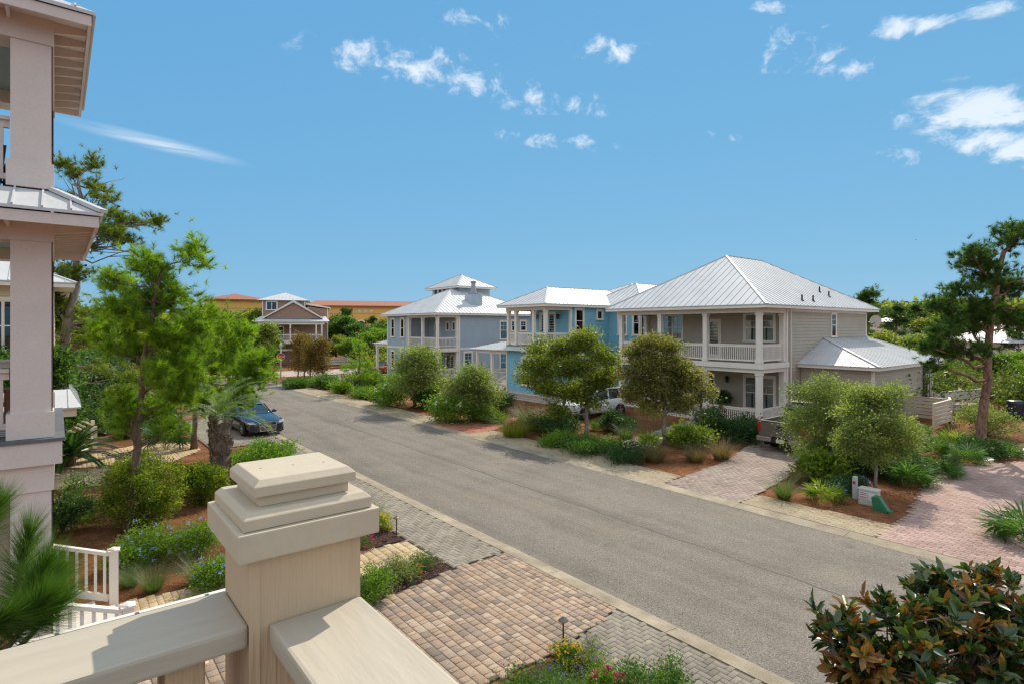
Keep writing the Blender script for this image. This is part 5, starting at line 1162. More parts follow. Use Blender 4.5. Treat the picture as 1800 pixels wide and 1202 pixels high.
def sedan(label, paintm, emblem=False, hatch=False):
    r = empty('parked_car', (0, 0, 0), label, 'car'); hw = .92
    st = [(-2.28, .62, .24, .56), (-2.22, .74, .2, .64), (-2.0, .86, .18, .70), (-1.5, .915, .18, .80), (-.8, .92, .18, .90), (-.2, .92, .18, .93), (.8, .92, .18, .94), (1.6, .91, .2, .97), (2.1, .84, .24, .98), (2.28, .72, .3, .9)]
    loft([ring(*s) for s in st], 'body', paintm, r)
    gs = [(-.72, .78, .74, .86, .9), (-.3, .78, .66, .86, 1.14), (.15, .78, .60, .86, 1.33), (.8, .78, .58, .86, 1.37), (1.25, .77, .57, .88, 1.30), (1.75, .75, .60, .9, 1.08), (2.0, .74, .7, .92, .96)]
    loft([cab(*s) for s in gs], 'cabin_glass', CGLASS, r)
    rf = [(.0, .64, .59, 1.18, 1.325), (.3, .66, .585, 1.2, 1.375), (.8, .66, .585, 1.22, 1.395), (1.25, .65, .575, 1.18, 1.325), (1.4, .66, .57, 1.12, 1.255)]
    m = MB()
    pts = [(.02, 1.30), (.3, 1.36), (.8, 1.395), (1.2, 1.345), (1.45, 1.24)]
    for (ya, za), (yb, zb) in zip(pts, pts[1:]):
        m.add([(-.56, ya, za), (.56, ya, za), (.56, yb, zb), (-.56, yb, zb), (-.63, ya, za-.07), (.63, ya, za-.07), (.63, yb, zb-.07), (-.63, yb, zb-.07)], [(0, 1, 2, 3), (4, 0, 3, 7), (1, 5, 6, 2)])
    m.build('roof', paintm, r, smooth=True, world=False)
    m = MB()
    for s in (-1, 1):
        m.bar((s*.755, -.66, .9), (s*.60, .03, 1.31), .05, .04); m.bar((s*.775, .75, .9), (s*.62, .8, 1.33), .05, .03); m.bar((s*.60, 1.25, 1.31), (s*.74, 1.95, .97), .07, .05)
    m.build('pillar', paintm, r, world=False)
    for s in (-1, 1):
        m = MB(); m.lathe((0, 0, 0), [(.03, -.07), (.1, -.05), (.11, .03), (.05, .08)], 10); m.v = [(s*.98+v[0]*1.1, -.42+v[2]*.9, .95+v[1]*.75) for v in m.v]; m.bar((s*.86, -.42, .9), (s*.94, -.42, .93), .05); m.build('mirror', paintm, r, smooth=True, world=False)
        m = MB(); m.extrude([(s*.52, -2.235, .60), (s*.80, -2.09, .63), (s*.86, -1.95, .71), (s*.60, -2.13, .705)], (s*.012, -.03, 0)); hl = m.build('headlight', HEADL, r, world=False)
        m = MB(); m.extrude([(s*.82, -2.06, .64), (s*.875, -1.93, .68), (s*.885, -1.82, .725), (s*.85, -1.95, .71)], (s*.02, -.03, 0)); a = m.build('indicator', AMBER, r, world=False); a.parent = hl
        m = MB(); m.extrude([(s*.50, -2.25, .30), (s*.78, -2.16, .29), (s*.80, -2.13, .40), (s*.52, -2.25, .42)], (0, -.02, 0)); m.build('air_intake', BLKP, r, world=False)
        m = MB(); m.extrude([(s*.45, 2.27, .70), (s*.78, 2.16, .72), (s*.80, 2.12, .86), (s*.48, 2.25, .86)], (0, .03, 0)); m.build('tail_light', REDL, r, world=False)
        for y in (-1.42, 1.38):
            vs = arch(r, s*.915, y, .385, BLKP); m = MB(); m.extrude(vs, (s*.012, 0, 0)); m.build('wheel_arch', BLKP, r, world=False); wheel(r, s*.84, y)
    g = MB(); P = [(-.33, .70), (.33, .70), (.40, .62), (.36, .28), (-.36, .28), (-.40, .62)]
    g.extrude([(x, -2.268-.0 if z > .5 else -2.275, z) for x, z in P], (0, -.02, 0)); gr = g.build('grille', BLKP, r, world=False)
    m = MB()
    for i in range(6): (xa, za), (xb, zb) = P[i], P[(i+1) % 6]; m.bar((xa, -2.3, za), (xb, -2.3, zb), .025, .025, up=(0, 1, 0))
    for z in (.34, .40, .46): m.bar((-.36, -2.295, z), (.36, -2.295, z), .012, .014, up=(0, 1, 0))
    m.bar((-.385, -2.298, .52), (.385, -2.298, .52), .03, .03, up=(0, 1, 0)); q = m.build('grille_frame', CHROME, r, world=False); q.parent = gr
    if emblem:
        m = MB()
        for i in range(4):
            c = -.132+.088*i; n = 16
            for j in range(n):
                t0, t1 = 6.2832*j/n, 6.2832*(j+1)/n; m.bar((c+.055*math.cos(t0), -2.312, .62+.055*math.sin(t0)), (c+.055*math.cos(t1), -2.312, .62+.055*math.sin(t1)), .014, .012, up=(0, 1, 0))
        q = m.build('emblem', CHROME, r, world=False); q.parent = gr
    return r
NAVY = carpaint('navy car paint', (.004, .012, .028)); c = sedan('dark navy blue coupe parked at the kerb behind the palm', NAVY, True)
p = G(452, 764); c.location = (7.8, 31.1, .055); c.rotation_euler.z = math.radians(4)
REDP = carpaint('red car paint', (.35, .012, .012)); c = sedan('red car mostly hidden beside the pale blue-grey house', REDP); c.location = (29.3, 60.2, .02); c.rotation_euler.z = math.radians(-75)
def tall_car(label):
    r = empty('parked_car', (0, 0, 0), label, 'suv'); wp = carpaint('white car paint', (.7, .7, .69), 0.)
    st = [(-2.35, .68, .34, .72), (-2.28, .80, .3, .86), (-2.0, .92, .28, .95), (-1.4, .95, .28, 1.03), (-.7, .955, .28, 1.08), (.9, .955, .28, 1.1), (1.9, .94, .3, 1.1), (2.3, .85, .36, 1.05)]
    loft([ring(*s) for s in st], 'body', wp, r)
    gs = [(-.95, .84, .80, 1.0, 1.06), (-.3, .84, .70, 1.0, 1.6), (.2, .84, .68, 1.0, 1.72), (1.6, .83, .67, 1.0, 1.7), (2.15, .8, .66, 1.0, 1.5), (2.28, .78, .7, 1.0, 1.1)]
    loft([cab(*s) for s in gs], 'cabin_glass', CGLASS, r)
    m = MB(); pts = [(-.25, 1.62), (.2, 1.735), (.9, 1.76), (1.7, 1.73), (2.15, 1.6)]
    for (ya, za), (yb, zb) in zip(pts, pts[1:]): m.add([(-.6, ya, za), (.6, ya, za), (.6, yb, zb), (-.6, yb, zb), (-.72, ya, za-.1), (.72, ya, za-.1), (.72, yb, zb-.1), (-.72, yb, zb-.1)], [(0, 1, 2, 3), (4, 0, 3, 7), (1, 5, 6, 2)])
    for s in (-1, 1):
        for a, b in (((s*.83, -.85, 1.06), (s*.69, -.25, 1.56)), ((s*.84, .55, 1.05), (s*.70, .6, 1.62)), ((s*.83, 1.6, 1.05), (s*.69, 1.55, 1.62))): m.bar(a, b, .08, .06)
    m.build('roof', wp, r, world=False)
    for s in (-1, 1):
        m = MB(); m.extrude([(s*.55, -2.33, .74), (s*.84, -2.18, .76), (s*.88, -2.05, .9), (s*.58, -2.28, .9)], (0, -.04, 0)); m.build('headlight', HEADL, r, world=False)
        m = MB(); m.lathe((0, 0, 0), [(.04, -.09), (.13, -.06), (.13, .05), (.05, .1)], 10); m.v = [(s*1.06+v[0], -.62+v[2], 1.18+v[1]) for v in m.v]; m.build('mirror', wp, r, smooth=True, world=False)
        for y in (-1.45, 1.42): m = MB(); m.extrude(arch(r, s*.95, y, .43, BLKP), (s*.015, 0, 0)); m.build('wheel_arch', BLKP, r, world=False); wheel(r, s*.87, y, .37, .24)
    m = MB(); m.box(-.5, .5, -2.37, -2.33, .55, .84); m.build('grille', CHROME, r, world=False); m = MB(); m.box(-.8, .8, -2.38, -2.3, .33, .5); m.build('bumper', BLKP, r, world=False); return r
c = tall_car('white suv half hidden behind the two oaks'); c.location = (25.0, 23.6, .0); c.rotation_euler.z = math.radians(-93)
# pickup, tail towards the street
r = empty('pickup_truck', (0, 0, 0), 'taupe pickup truck with its tailgate towards the street', 'truck'); tp = carpaint('taupe truck paint', (.17, .15, .13), .35, .3)
m = MB()
for x0, x1 in ((-.98, -.86), (.86, .98)): m.box(x0, x1, 0, 2.0, .62, 1.28)
m.box(-.859, .859, .02, 2.0, .62, .7); m.box(-.859, .859, 1.9, 2.0, .701, 1.28); m.box(-.98, .98, 2.01, 5.3, .5, 1.18); m.build('body', tp, r, world=False, bevel=.03)
m = MB(); m.extrude([(-.86, -.06, .64), (.86, -.06, .64), (.86, -.06, 1.24), (-.86, -.06, 1.24)], (0, .07, 0)); m.box(-.7, .7, -.075, -.061, .78, .80); t = m.build('tailgate', tp, r, world=False, bevel=.015)
m = MB(); m.box(-.88, .88, -.07, .06, 1.25, 1.285); q = m.build('tailgate_cap', BLKP, r, world=False); q.parent = t
m = MB(); m.box(-.16, .16, -.09, -.066, .98, 1.1); q = m.build('handle', BLKP, r, world=False); q.parent = t
loft([cab(2.02, .93, .78, 1.1, 1.62), cab(2.2, .93, .74, 1.1, 1.88), cab(3.0, .93, .74, 1.1, 1.92), cab(3.7, .93, .72, 1.1, 1.88), cab(4.35, .9, .8, 1.1, 1.22)], 'cab', CGLASS, r)
m = MB(); m.box(-.70, .70, 2.2, 3.6, 1.87, 1.935)
for s in (-1, 1):
    for a, b in (((s*.91, 2.1, 1.15), (s*.76, 2.15, 1.86)), ((s*.91, 3.0, 1.15), (s*.77, 3.0, 1.88)), ((s*.9, 4.2, 1.2), (s*.74, 3.6, 1.86))): m.bar(a, b, .1, .08)
m.build('roof', tp, r, world=False, bevel=.02)
m = MB(); m.box(-1.0, -.36, -.16, .02, .43, .62); m.box(.36, 1.0, -.16, .02, .43, .62); m.build('bumper', pmat('painted bumper', (.34, .31, .28), .3, .1, metal=.5), r, world=False, bevel=.02)
m = MB(); m.box(-.36, .36, -.10, .02, .40, .60); m.build('plate_recess', BLKP, r, world=False)
m = MB(); m.box(-.16, .16, -.115, -.101, .42, .57); lpm = m.build('licence_plate', pmat('plate white', (.6, .6, .57), .5, .1), r, world=False)
m = MB(); m.lathe((0, 0, 0), [(.028, 0), (.028, .006)], 10); m.v = [(v[0], -.1155-v[2], .495+v[1]) for v in m.v]; q = m.build('orange_emblem', AMBER, r, world=False); q.parent = lpm
for s in (-1, 1):
    m = MB(); m.box(s*.93-.06, s*.93+.06, -.055, .05, .84, 1.22); m.build('tail_light', REDL, r, world=False, bevel=.012)
    for y in (1.15, 4.55): wheel(r, s*.85, y, .4, .26); 
    m = MB(); m.extrude(arch(r, s*.98, 1.15, .47, BLKP), (s*.012, 0, 0)); m.build('wheel_arch', BLKP, r, world=False)
    m = MB(); m.bar((s*.75, .1, .42), (s*.75, .9, .42), .05, .36); m.build('mudflap', BLKP, r, world=False)
r.location = (23.65, 11.55, .05); r.rotation_euler.z = math.radians(-90)
# ------------------------------------------------------------------ signs, boxes, lights
r = empty('stop_sign', (18.0, 60.6, 0), 'red octagonal stop sign under a white street name blade', 'road sign'); SGN = pmat('sign post white', (.55, .55, .53), .5, .1)
fx = math.atan2(-60.6, -18.0); nx, ny = math.cos(fx), math.sin(fx); ux, uy = -ny, nx
m = MB(); m.tube([(18, 60.6, -.1), (18, 60.6, 3.15)], .06, 10); m.lathe((18, 60.6, 3.15), [(.1, 0), (.16, .05), (.08, .12), (.13, .2), (.17, .3), (.1, .42), (.05, .5), (.03, .62)], 12); m.build('post', SGN, r, smooth=True)
m = MB(); cz = 2.28; oc = [(18+nx*.08+ux*.375*math.cos(math.radians(22.5+45*i))*1.08, 60.6+ny*.08+uy*.375*math.cos(math.radians(22.5+45*i))*1.08, cz+.375*1.08*math.sin(math.radians(22.5+45*i))) for i in range(8)]
m.extrude(oc, (nx*.012, ny*.012, 0)); pl = m.build('sign_plate', pmat('sign white', (.75, .75, .73), .5, .05), r)
m = MB(); k = .92; oc = [(18+nx*.0935+ux*.375*math.cos(math.radians(22.5+45*i))*k*1.08, 60.6+ny*.0935+uy*.375*math.cos(math.radians(22.5+45*i))*k*1.08, cz+.375*1.08*k*math.sin(math.radians(22.5+45*i))) for i in range(8)]
m.extrude(oc, (nx*.004, ny*.004, 0)); q = m.build('sign_face', pmat('sign red', (.55, .025, .03), .45, .05), r); q.parent = pl
tx = bpy.data.curves.new('lettering', 'FONT'); tx.body = 'STOP'; tx.size = .33; tx.align_x = 'CENTER'; tx.align_y = 'CENTER'; tx.extrude = .003; tx.space_character = 1.05
t0_ = bpy.data.objects.new('lettering', tx); C.objects.link(t0_); bpy.context.view_layer.update(); me_ = bpy.data.meshes.new_from_object(t0_.evaluated_get(bpy.context.evaluated_depsgraph_get())); bpy.data.objects.remove(t0_); to = bpy.data.objects.new('lettering', me_); C.objects.link(to); to.data.materials.clear(); to.data.materials.append(pmat('sign white', (.75, .75, .73))); to.parent = q; to.location = (nx*.104, ny*.104, cz); to.rotation_euler = (math.pi/2, 0, fx+math.pi/2)
m = MB(); m.bar((18+ux*.1, 60.6+uy*.1, 2.95), (18+ux*1.1, 60.6+uy*1.1, 2.95), .03, .17); m.build('name_blade', SGN, r)
def path_light(label, x, y, h, hat=.085):
    r = empty('path_light', (x, y, .03), label, 'garden light', 'garden path lights'); m = MB(); m.tube([(x, y, .0), (x, y, h)], .014, 8); m.lathe((x, y, h-.05), [(.02, 0), (.022, .06)], 8); m.build('stem', BLACK, r)
    m = MB(); m.lathe((x, y, h), [(hat, 0), (hat*.85, .018), (.03, .05), (.012, .07)], 18); m.build('lamp_shade', pmat('aged bronze', (.18, .15, .12), .35, .3, 20., metal=.7), r, smooth=False)
path_light('bronze hat path light beside the yellow flower bush', *G(697, 943)[:2], .47); path_light('bronze hat path light at the driveway edge near the lavender', *G(990, 1139)[:2], .46)
r = empty('marker_post', G(1503, 876), 'slim grey utility marker post with a red label', 'marker'); p = G(1503, 876); m = MB(); m.box(p[0]-.06, p[0]+.06, p[1]-.06, p[1]+.06, 0, .66); m.lathe((p[0], p[1], .66), [(.075, 0), (.07, .03), (.02, .05)], 8); m.build('post', pmat('grey plastic', (.45, .46, .45), .5, .1), r, bevel=.008)
m = MB(); m.box(p[0]-.066, p[0]-.061, p[1]-.035, p[1]+.035, .46, .56); m.build('label_plate', pmat('label red', (.4, .03, .03), .5, .1), r)
r = empty('pedestal_box', (19.0, 6.65, 0), 'pale grey utility pedestal box with red and white labels', 'utility box'); m = MB(); m.box(18.82, 19.12, 6.36, 6.86, 0, .48); m.build('cabinet', pmat('pale grey plastic', (.52, .50, .44), .55, .12), r, bevel=.02)
m = MB(); m.box(18.80, 19.14, 6.34, 6.88, .44, .5); m.build('lid', pmat('pale grey plastic', (.52, .50, .44)), r, bevel=.02)
m = MB(); m.fbox(fr((18.82, 0, 0), '-x'), 6.62, 6.82, .001, .006, .2, .4); m.fbox(fr((18.82, 0, 0), '-x'), 6.42, 6.58, .001, .006, .16, .4); m.build('label_plate', pmat('label white', (.65, .65, .65), .5, .05), r)
m = MB()
for z in (.23, .30, .355): m.fbox(fr((18.82, 0, 0), '-x'), 6.635, 6.805, .0065, .008, z, z+.022)
m.build('label_band', pmat('label red', (.4, .03, .03)), r)
r = empty('utility_cover', (18.5, 6.1, 0), 'green plastic pedestal cover leaning beside the grey box', 'utility box'); m = MB()
m.extrude([(18.62, 6.32, .0), (18.62, 6.08, .0), (18.62, 5.93, .06), (18.62, 6.17, .42), (18.62, 6.30, .44), (18.62, 6.38, .38)], (-.2, 0, 0)); m.build('shell', pmat('green plastic', (.02, .16, .075), .45, .2), r, bevel=.025)
m = MB(); m.box(18.44, 18.6, 5.86, 5.96, 0, .09); m.build('hinge', pmat('green plastic', (.02, .16, .075)), r, bevel=.015)
def slat_fence(label, segs, h, n, mat, name='slat_fence'):
    r = empty(name, (*segs[0][0], 0), label, 'fence')
    for (a, b) in segs:
        m = MB()
        for i in range(n): z = .12+(h-.12)*i/n; m.bar((*a, z+(h-.12)/n/2), (*b, z+(h-.12)/n/2), .03, (h-.12)/n*.8)
        m.bar((*a, h+.02), (*b, h+.02), .12, .04); m.build('slat_panel', mat, r)
        L2 = math.hypot(b[0]-a[0], b[1]-a[1]); k = max(1, int(L2/1.8))
        for i in range(k+1): t = i/k; x, y = a[0]+(b[0]-a[0])*t, a[1]+(b[1]-a[1])*t; q = MB(); q.box(x-.05, x+.05, y-.05, y+.05, 0, h); q.build('post', mat, r)
    return r
slat_fence('pale horizontal board fence round the small deck by the annex', [((35.6, 9.4), (38.6, 9.4)), ((38.6, 9.45), (39.7, 9.75)), ((38.6, 9.5), (38.7, 11.5))], 1.3, 6, paint('weathered cream boards', (.60, .52, .40)))
slat_fence('weathered rail fence in the shade beyond the deck', [((42, 11.0), (47.5, 9.6))], 1.3, 2, GREYW)
slat_fence('white picket fence right of the brown house', [((28.5, 76.5), (33.5, 75.2))], 1.2, 3, WHITE)
r = empty('barrel', D(1785, 762, 33), 'dark blue barrel standing in the shade of the woods', 'barrel'); p = r.location; m = MB(); m.lathe((p[0], p[1], 0), [(.36, 0), (.40, .05), (.42, .45), (.42, .9), (.38, 1.05), (.3, 1.08)], 18); m.build('drum', pmat('dark blue plastic', (.015, .02, .035), .35, .3), r, smooth=False); r.location.z = 0
m = MB(); m.lathe((p[0], p[1], 1.082), [(.4, 0), (.4, .05), (.2, .08)], 18); m.build('lid', BLKP, r).location.z = 0
for ch in r.children: ch.location = (0, 0, 0); ch.data.transform(__import__('mathutils').Matrix.Translation((0, 0, D(1785, 762, 33)[2] )))
bp = D(1698, 712, 34); bp[2] = 0; r = empty('picnic_table', bp, 'small wooden picnic table in the shade beyond the deck fence', 'table'); m = MB(); m.box(-.9, .9, -.4, .4, .7, .75); m.build('table_top', DECKM, r, world=False)
for s in (-1, 1):
    m = MB(); m.box(-.9, .9, s*.75-.13, s*.75+.13, .42, .46); m.build('bench', DECKM, r, world=False)
    m = MB(); m.bar((s*.6, -.7, 0), (s*.6, .3, .7), .08, .05); m.bar((s*.6, .7, 0), (s*.6, -.3, .7), .08, .05); m.build('leg', DECKM, r, world=False)
# porch plant, bird
pp = (31.7, 19.0, .11); r = empty('potted_plant', pp, 'round topiary in a dark pot on the lower porch of the greige house', 'potted plant'); m = MB(); m.lathe(pp, [(.16, 0), (.24, .4), (.26, .42), (.2, .43)], 12); m.build('pot', BLKP, r)
V, F, R, c_, i_ = leaf_crown([(np.array([31.7, 19.0, 1.05]), (.42, .42, .45))], 90, 24, .09, .05, .07, 5); GRN_D = leafmat('dark green leaf', [(.02, .048, .014), (.045, .095, .024), (.08, .145, .04)], .3)
link('foliage', np_mesh('foliage', V, F, R), GRN_D, r, shift=pp)
b = D(1610, 422, 160); r = empty('bird', b, 'tiny dark bird gliding in the open sky', 'bird'); m = MB()
m.add([(-.45, .05, .04), (0, -.1, 0), (.5, .06, .05), (0, .12, .02), (.02, .3, .02), (-.05, -.25, 0)], [(0, 1, 3), (1, 2, 3), (1, 3, 4), (5, 1, 0)]); m.tube([(0, -.28, 0), (0, -.1, .0), (0, .28, .01)], [.02, .06, .02], 6); m.build('body', BLACK, r, world=False); r.rotation_euler.z = -TH; r.scale = (1.05, 1.05, 1.05)
# ------------------------------------------------------------------ planting
PINE_L = leafmat('bright pine needles', [(.045, .10, .011), (.115, .205, .016), (.20, .30, .026), (.31, .39, .048)], .55, .45, (1.1, 1.2, .4)); PINE_D = leafmat('dark pine needles', [(.022, .05, .010), (.045, .095, .016), (.08, .14, .024), (.12, .17, .03)], .4); PINE_O = leafmat('olive pine needles', [(.06, .085, .015), (.12, .155, .02), (.20, .215, .035)], .5)
PINE_N = leafmat('fresh pine needles', [(.025, .065, .010), (.06, .13, .016), (.12, .21, .028)], .35)
OAK = leafmat('live oak leaves', [(.05, .075, .013), (.115, .15, .024), (.20, .22, .036), (.31, .285, .06)], .48, .42); OAKB = leafmat('bronze live oak leaves', [(.065, .065, .02), (.14, .135, .038), (.22, .20, .065), (.33, .265, .12)], .45, .42)
OLIVE = leafmat('grey olive leaves', [(.065, .095, .026), (.14, .18, .05), (.23, .26, .08), (.33, .335, .13)], .46, .42); GRN = leafmat('green leaf', [(.032, .07, .014), (.075, .145, .024), (.13, .22, .038)], .4); GRN_L = leafmat('light green leaf', [(.055, .11, .014), (.13, .22, .024), (.22, .32, .042)], .45)
GOLDH = leafmat('golden hedge leaf', [(.03, .065, .009), (.08, .135, .014), (.19, .23, .02), (.36, .35, .035)], .45); RUST = leafmat('rusty leaf', [(.045, .045, .012), (.13, .085, .018), (.24, .13, .025), (.10, .11, .02)], .35)
STRAWG = leafmat('straw grass', [(.11, .085, .04), (.2, .15, .07), (.13, .12, .05)], .35, tint=(1.1, 1., .6)); MUHLY = leafmat('green grass blades', [(.05, .09, .03), (.10, .15, .045), (.16, .19, .07)], .35); YGRASS = leafmat('yellow green grass', [(.09, .11, .015), (.17, .18, .02), (.25, .23, .04)], .4)
PALM = leafmat('palmetto frond', [(.03, .075, .018), (.06, .13, .03), (.11, .2, .05), (.17, .26, .09)], .3, .32); PALM_Y = leafmat('yellow palmetto frond', [(.07, .12, .015), (.15, .21, .025), (.25, .28, .04)], .4, .35); PALM_G = leafmat('glaucous palm frond', [(.06, .10, .035), (.12, .175, .065), (.20, .26, .11)], .35, .4); SAGO = leafmat('sago frond', [(.025, .065, .016), (.05, .115, .026), (.09, .17, .045)], .3, .28)
FL_B = leafmat('plumbago blue petals', [(.22, .27, .72), (.33, .40, .85), (.45, .52, .9)], .3, .6, (.8, .9, 1.2)); FL_Y = leafmat('yellow petals', [(.6, .42, .01), (.75, .6, .03)], .3, .6, (1, .9, .3)); FL_M = leafmat('magenta petals', [(.35, .01, .1), (.55, .03, .2)], .3, .6, (1, .3, .6)); FL_V = leafmat('violet petals', [(.14, .09, .32), (.22, .15, .42)], .3, .6, (.8, .6, 1.1)); FL_W = leafmat('white petals', [(.65, .65, .58), (.75, .74, .68)], .3, .6, (1, 1, 1)); FL_R = leafmat('red petals', [(.45, .01, .01), (.6, .04, .02)], .2, .6, (1, .2, .2))
MAG = leafmat('magnolia leaf', [(.014, .03, .010), (.026, .055, .014), (.045, .085, .02), (.09, .12, .03)], .2, .27, spec=.6); MAG_B = leafmat('magnolia felted leaf', [(.10, .045, .012), (.19, .09, .02), (.26, .15, .03), (.16, .15, .03)], .25, .35, (1.2, .9, .4))
def up(px, py, d=None, z=0.): return G(px, py, z) if d is None else D(px, py, d)
def trunk_px(base, pts, d):
    """base on the ground (px, py); upper trunk points at the same distance"""
    return [base]+[D(x, y, d) for x, y in pts]
# ---- left side pines
b = G(222, 934); d = 14.93
tree('pine_tree', 'bright green pine with a thin leaning trunk beside the round hedge', 'pine tree', trunk_px(b, [(238, 820), (246, 720), (252, 640), (268, 560), (286, 470)], d), .115, .04,
     px_ells([(335, 450, 38, 30, .3), (262, 470, 52, 34), (225, 545, 50, 32, -.3), (275, 530, 55, 38, .2), (300, 590, 60, 38), (240, 610, 48, 30, .5), (330, 640, 45, 45, .2), (285, 665, 50, 34, -.4), (215, 710, 32, 28, -.2), (275, 715, 46, 26, .4), (200, 490, 34, 26, .6), (310, 520, 40, 30, .4), (190, 590, 34, 30, .6), (345, 560, 40, 34, .3), (250, 570, 50, 34, .4), (330, 690, 40, 26, .3), (302, 748, 32, 18, .3), (212, 738, 28, 18, .1)], d), 'needle', PINE_L, BARK(), 11, nclump=1150, per=90, L=.2, W=.0095, spread=.6, shell=.6, twigs=170, dead=14)
tree('pine_tree', 'leafy bright pine right behind the palm', 'pine tree', [G(341, 790)]+[D(x, y, 24.65) for x, y in ((343, 720), (350, 640), (362, 570))], .12, .05,
     px_ells([(365, 570, 45, 26), (420, 590, 45, 35), (440, 650, 45, 30, -1), (380, 640, 60, 40), (330, 600, 40, 40), (455, 665, 28, 22, -1.5), (400, 690, 40, 22, -1), (350, 705, 40, 24, -.5), (430, 705, 34, 16, -1.2), (465, 635, 22, 18, -1.3), (320, 665, 30, 26)], 24.0), 'needle', PINE_L, BARK(), 12, nclump=850, per=75, L=.25, W=.016, spread=.55, shell=.5, twigs=60, cones=30)
tree('pine_tree', 'tall open-crowned pine hung with cones above the house next door', 'pine tree', [(.12, 33.5, 0)]+[D(x, y, 26.3) for x, y in ((104, 690), (112, 620), (124, 540), (136, 450), (140, 370), (140, 310))], .3, .06,
     px_ells([(120, 300, 32, 22), (168, 285, 26, 14), (165, 330, 28, 16, .5), (190, 350, 30, 14), (105, 345, 24, 14), (235, 390, 48, 15, .8), (285, 385, 24, 12, 1), (180, 410, 40, 22, -.5), (215, 420, 34, 16), (120, 425, 40, 25, -1), (90, 400, 26, 20), (200, 375, 24, 10), (130, 480, 38, 22), (95, 530, 24, 22, -.5), (175, 555, 35, 20, .5), (150, 600, 40, 14), (165, 640, 30, 14, .4)], 26.3), 'needle', PINE_O, BARKG(), 13, nclump=640, per=56, L=.24, W=.017, spread=.7, shell=.5, twigs=230, dead=26, cones=95)
# needle boughs right below the balcony
def near_pine():
    rng = np.random.default_rng(3); r = empty('pine_tree', (-1.25, 4.35, 0), 'young long-needled pine reaching up beside the balcony rail', 'pine tree'); mb = MB(); parts = []
    tr = [(-1.25, 4.35, 0), (-1.2, 4.4, 2.0), (-1.1, 4.45, 3.3)]; mb.tube(tr, [.07, .05, .035], 8)
    boughs = [((-1.1, 4.45, 3.0), (20, 1075), (52, 935), 3.5), ((-1.15, 4.4, 2.6), (40, 1090), (80, 990), 3.35), ((-1.1, 4.42, 2.9), (-60, 1000), (-5, 890), 3.6), ((-1.2, 4.4, 2.4), (20, 1130), (75, 1050), 3.2), ((-1.1, 4.4, 2.2), (-60, 1120), (10, 1085), 3.1), ((-1.1, 4.45, 3.0), (-90, 1030), (-40, 940), 3.8), ((-1.1, 4.42, 2.8), (45, 1040), (92, 1010), 3.45), ((-1.15, 4.4, 2.5), (60, 1110), (100, 1055), 3.3)]
    for a, m_, t_, d in boughs:
        m3, t3 = D(*m_, d), D(*t_, d); a = np.array(a); P = [a+(m3-a)*q for q in (0, .5, 1)]+[m3+(t3-m3)*q for q in (.33, .66, 1)]; mb.tube(P, [.022, .018, .014, .012, .01, .007], 6)
        n = 620; q = rng.random(n)**.8; c = m3+(t3-m3)*q[:, None]; ax0 = unit((t3-m3)[None])[0]
        rad = unit(np.cross(np.broadcast_to(ax0, (n, 3)), rng.normal(size=(n, 3)))); ax = rad*(1.0-.55*q[:, None])+ax0*(.55+1.0*q[:, None]**2)+rng.normal(size=(n, 3))*.16
        for k in range(3):
            V, F, kk = leaves(c, ax+rng.normal(size=(n, 3))*.07, .23*(.75+.4*rng.random(n)), .0021, rng, kind='needle'); parts.append((V, F, np.repeat(rng.random(n), kk)))
    mb.build('trunk', BARK(), r, smooth=True); V, F, R = merge(parts); link('crown', np_mesh('crown', V, F, R), PINE_N, r, shift=world_of(r))
near_pine()
def pindo(name, label, base, h, seed, R=1.5, nf=26):
    rng = np.random.default_rng(seed); b = np.asarray(base, float); r = empty(name, b, label, 'palm tree'); m = MB(); k = 14
    m.tube([b+np.array([.03*math.sin(i), 0, h*i/k]) for i in range(k+1)], [.25+.03*math.sin(i*2.4)+(.06 if i > k*.55 else 0) for i in range(k+1)], 12)
    for i in range(110):                                       # cut leaf bases round the trunk
        t = rng.random()*6.283; z = h*(.12+.9*i/110); rr = .25+(.05 if z > h*.55 else 0); q = b+np.array([math.cos(t)*rr, math.sin(t)*rr, z]); m.bar(q-np.array([0, 0, .05]), q+np.array([math.cos(t)*.07, math.sin(t)*.07, .15]), .075, .04)
    m.build('trunk', pmat('palm boots', (.17, .13, .10), .9, .5, 9., .9, 25., fine=.3), r); parts = []
    for i in range(nf): feather(parts, b+np.array([0, 0, h]), 2.399*i, 1.35-1.2*(i/nf)+rng.normal()*.1, R*(.8+.35*rng.random()), rng, 30, .34, .032, .85, .6)
    V, F, Rr = merge(parts); link('crown', np_mesh('crown', V, F, Rr), PALM_G, r, shift=world_of(r)); return r
pindo('palm_tree', 'stout palm with shaggy trunk and arching feather fronds', G(388, 862), 2.35, 4, R=1.75, nf=22)
def sago(label, base, R, seed):
    rng = np.random.default_rng(seed); b = np.asarray(base, float); r = empty('sago_palm', b, label, 'sago palm'); m = MB(); m.tube([b+np.array([0, 0, z]) for z in (-.05, .2, .45)], [.2, .22, .16], 10); m.build('trunk', BARK(), r); parts = []
    for i in range(34): feather(parts, b+np.array([0, 0, .42]), 2.399*i+rng.normal()*.1, 1.15-1.15*(i/34), R*(.85+.3*rng.random()), rng, 64, .26, .055, .62, .3)
    V, F, Rr = merge(parts); link('crown', np_mesh('crown', V, F, Rr), SAGO, r, shift=world_of(r))
sago('dark sago palm spreading beside the cream stair', G(122, 820), 1.8, 5)
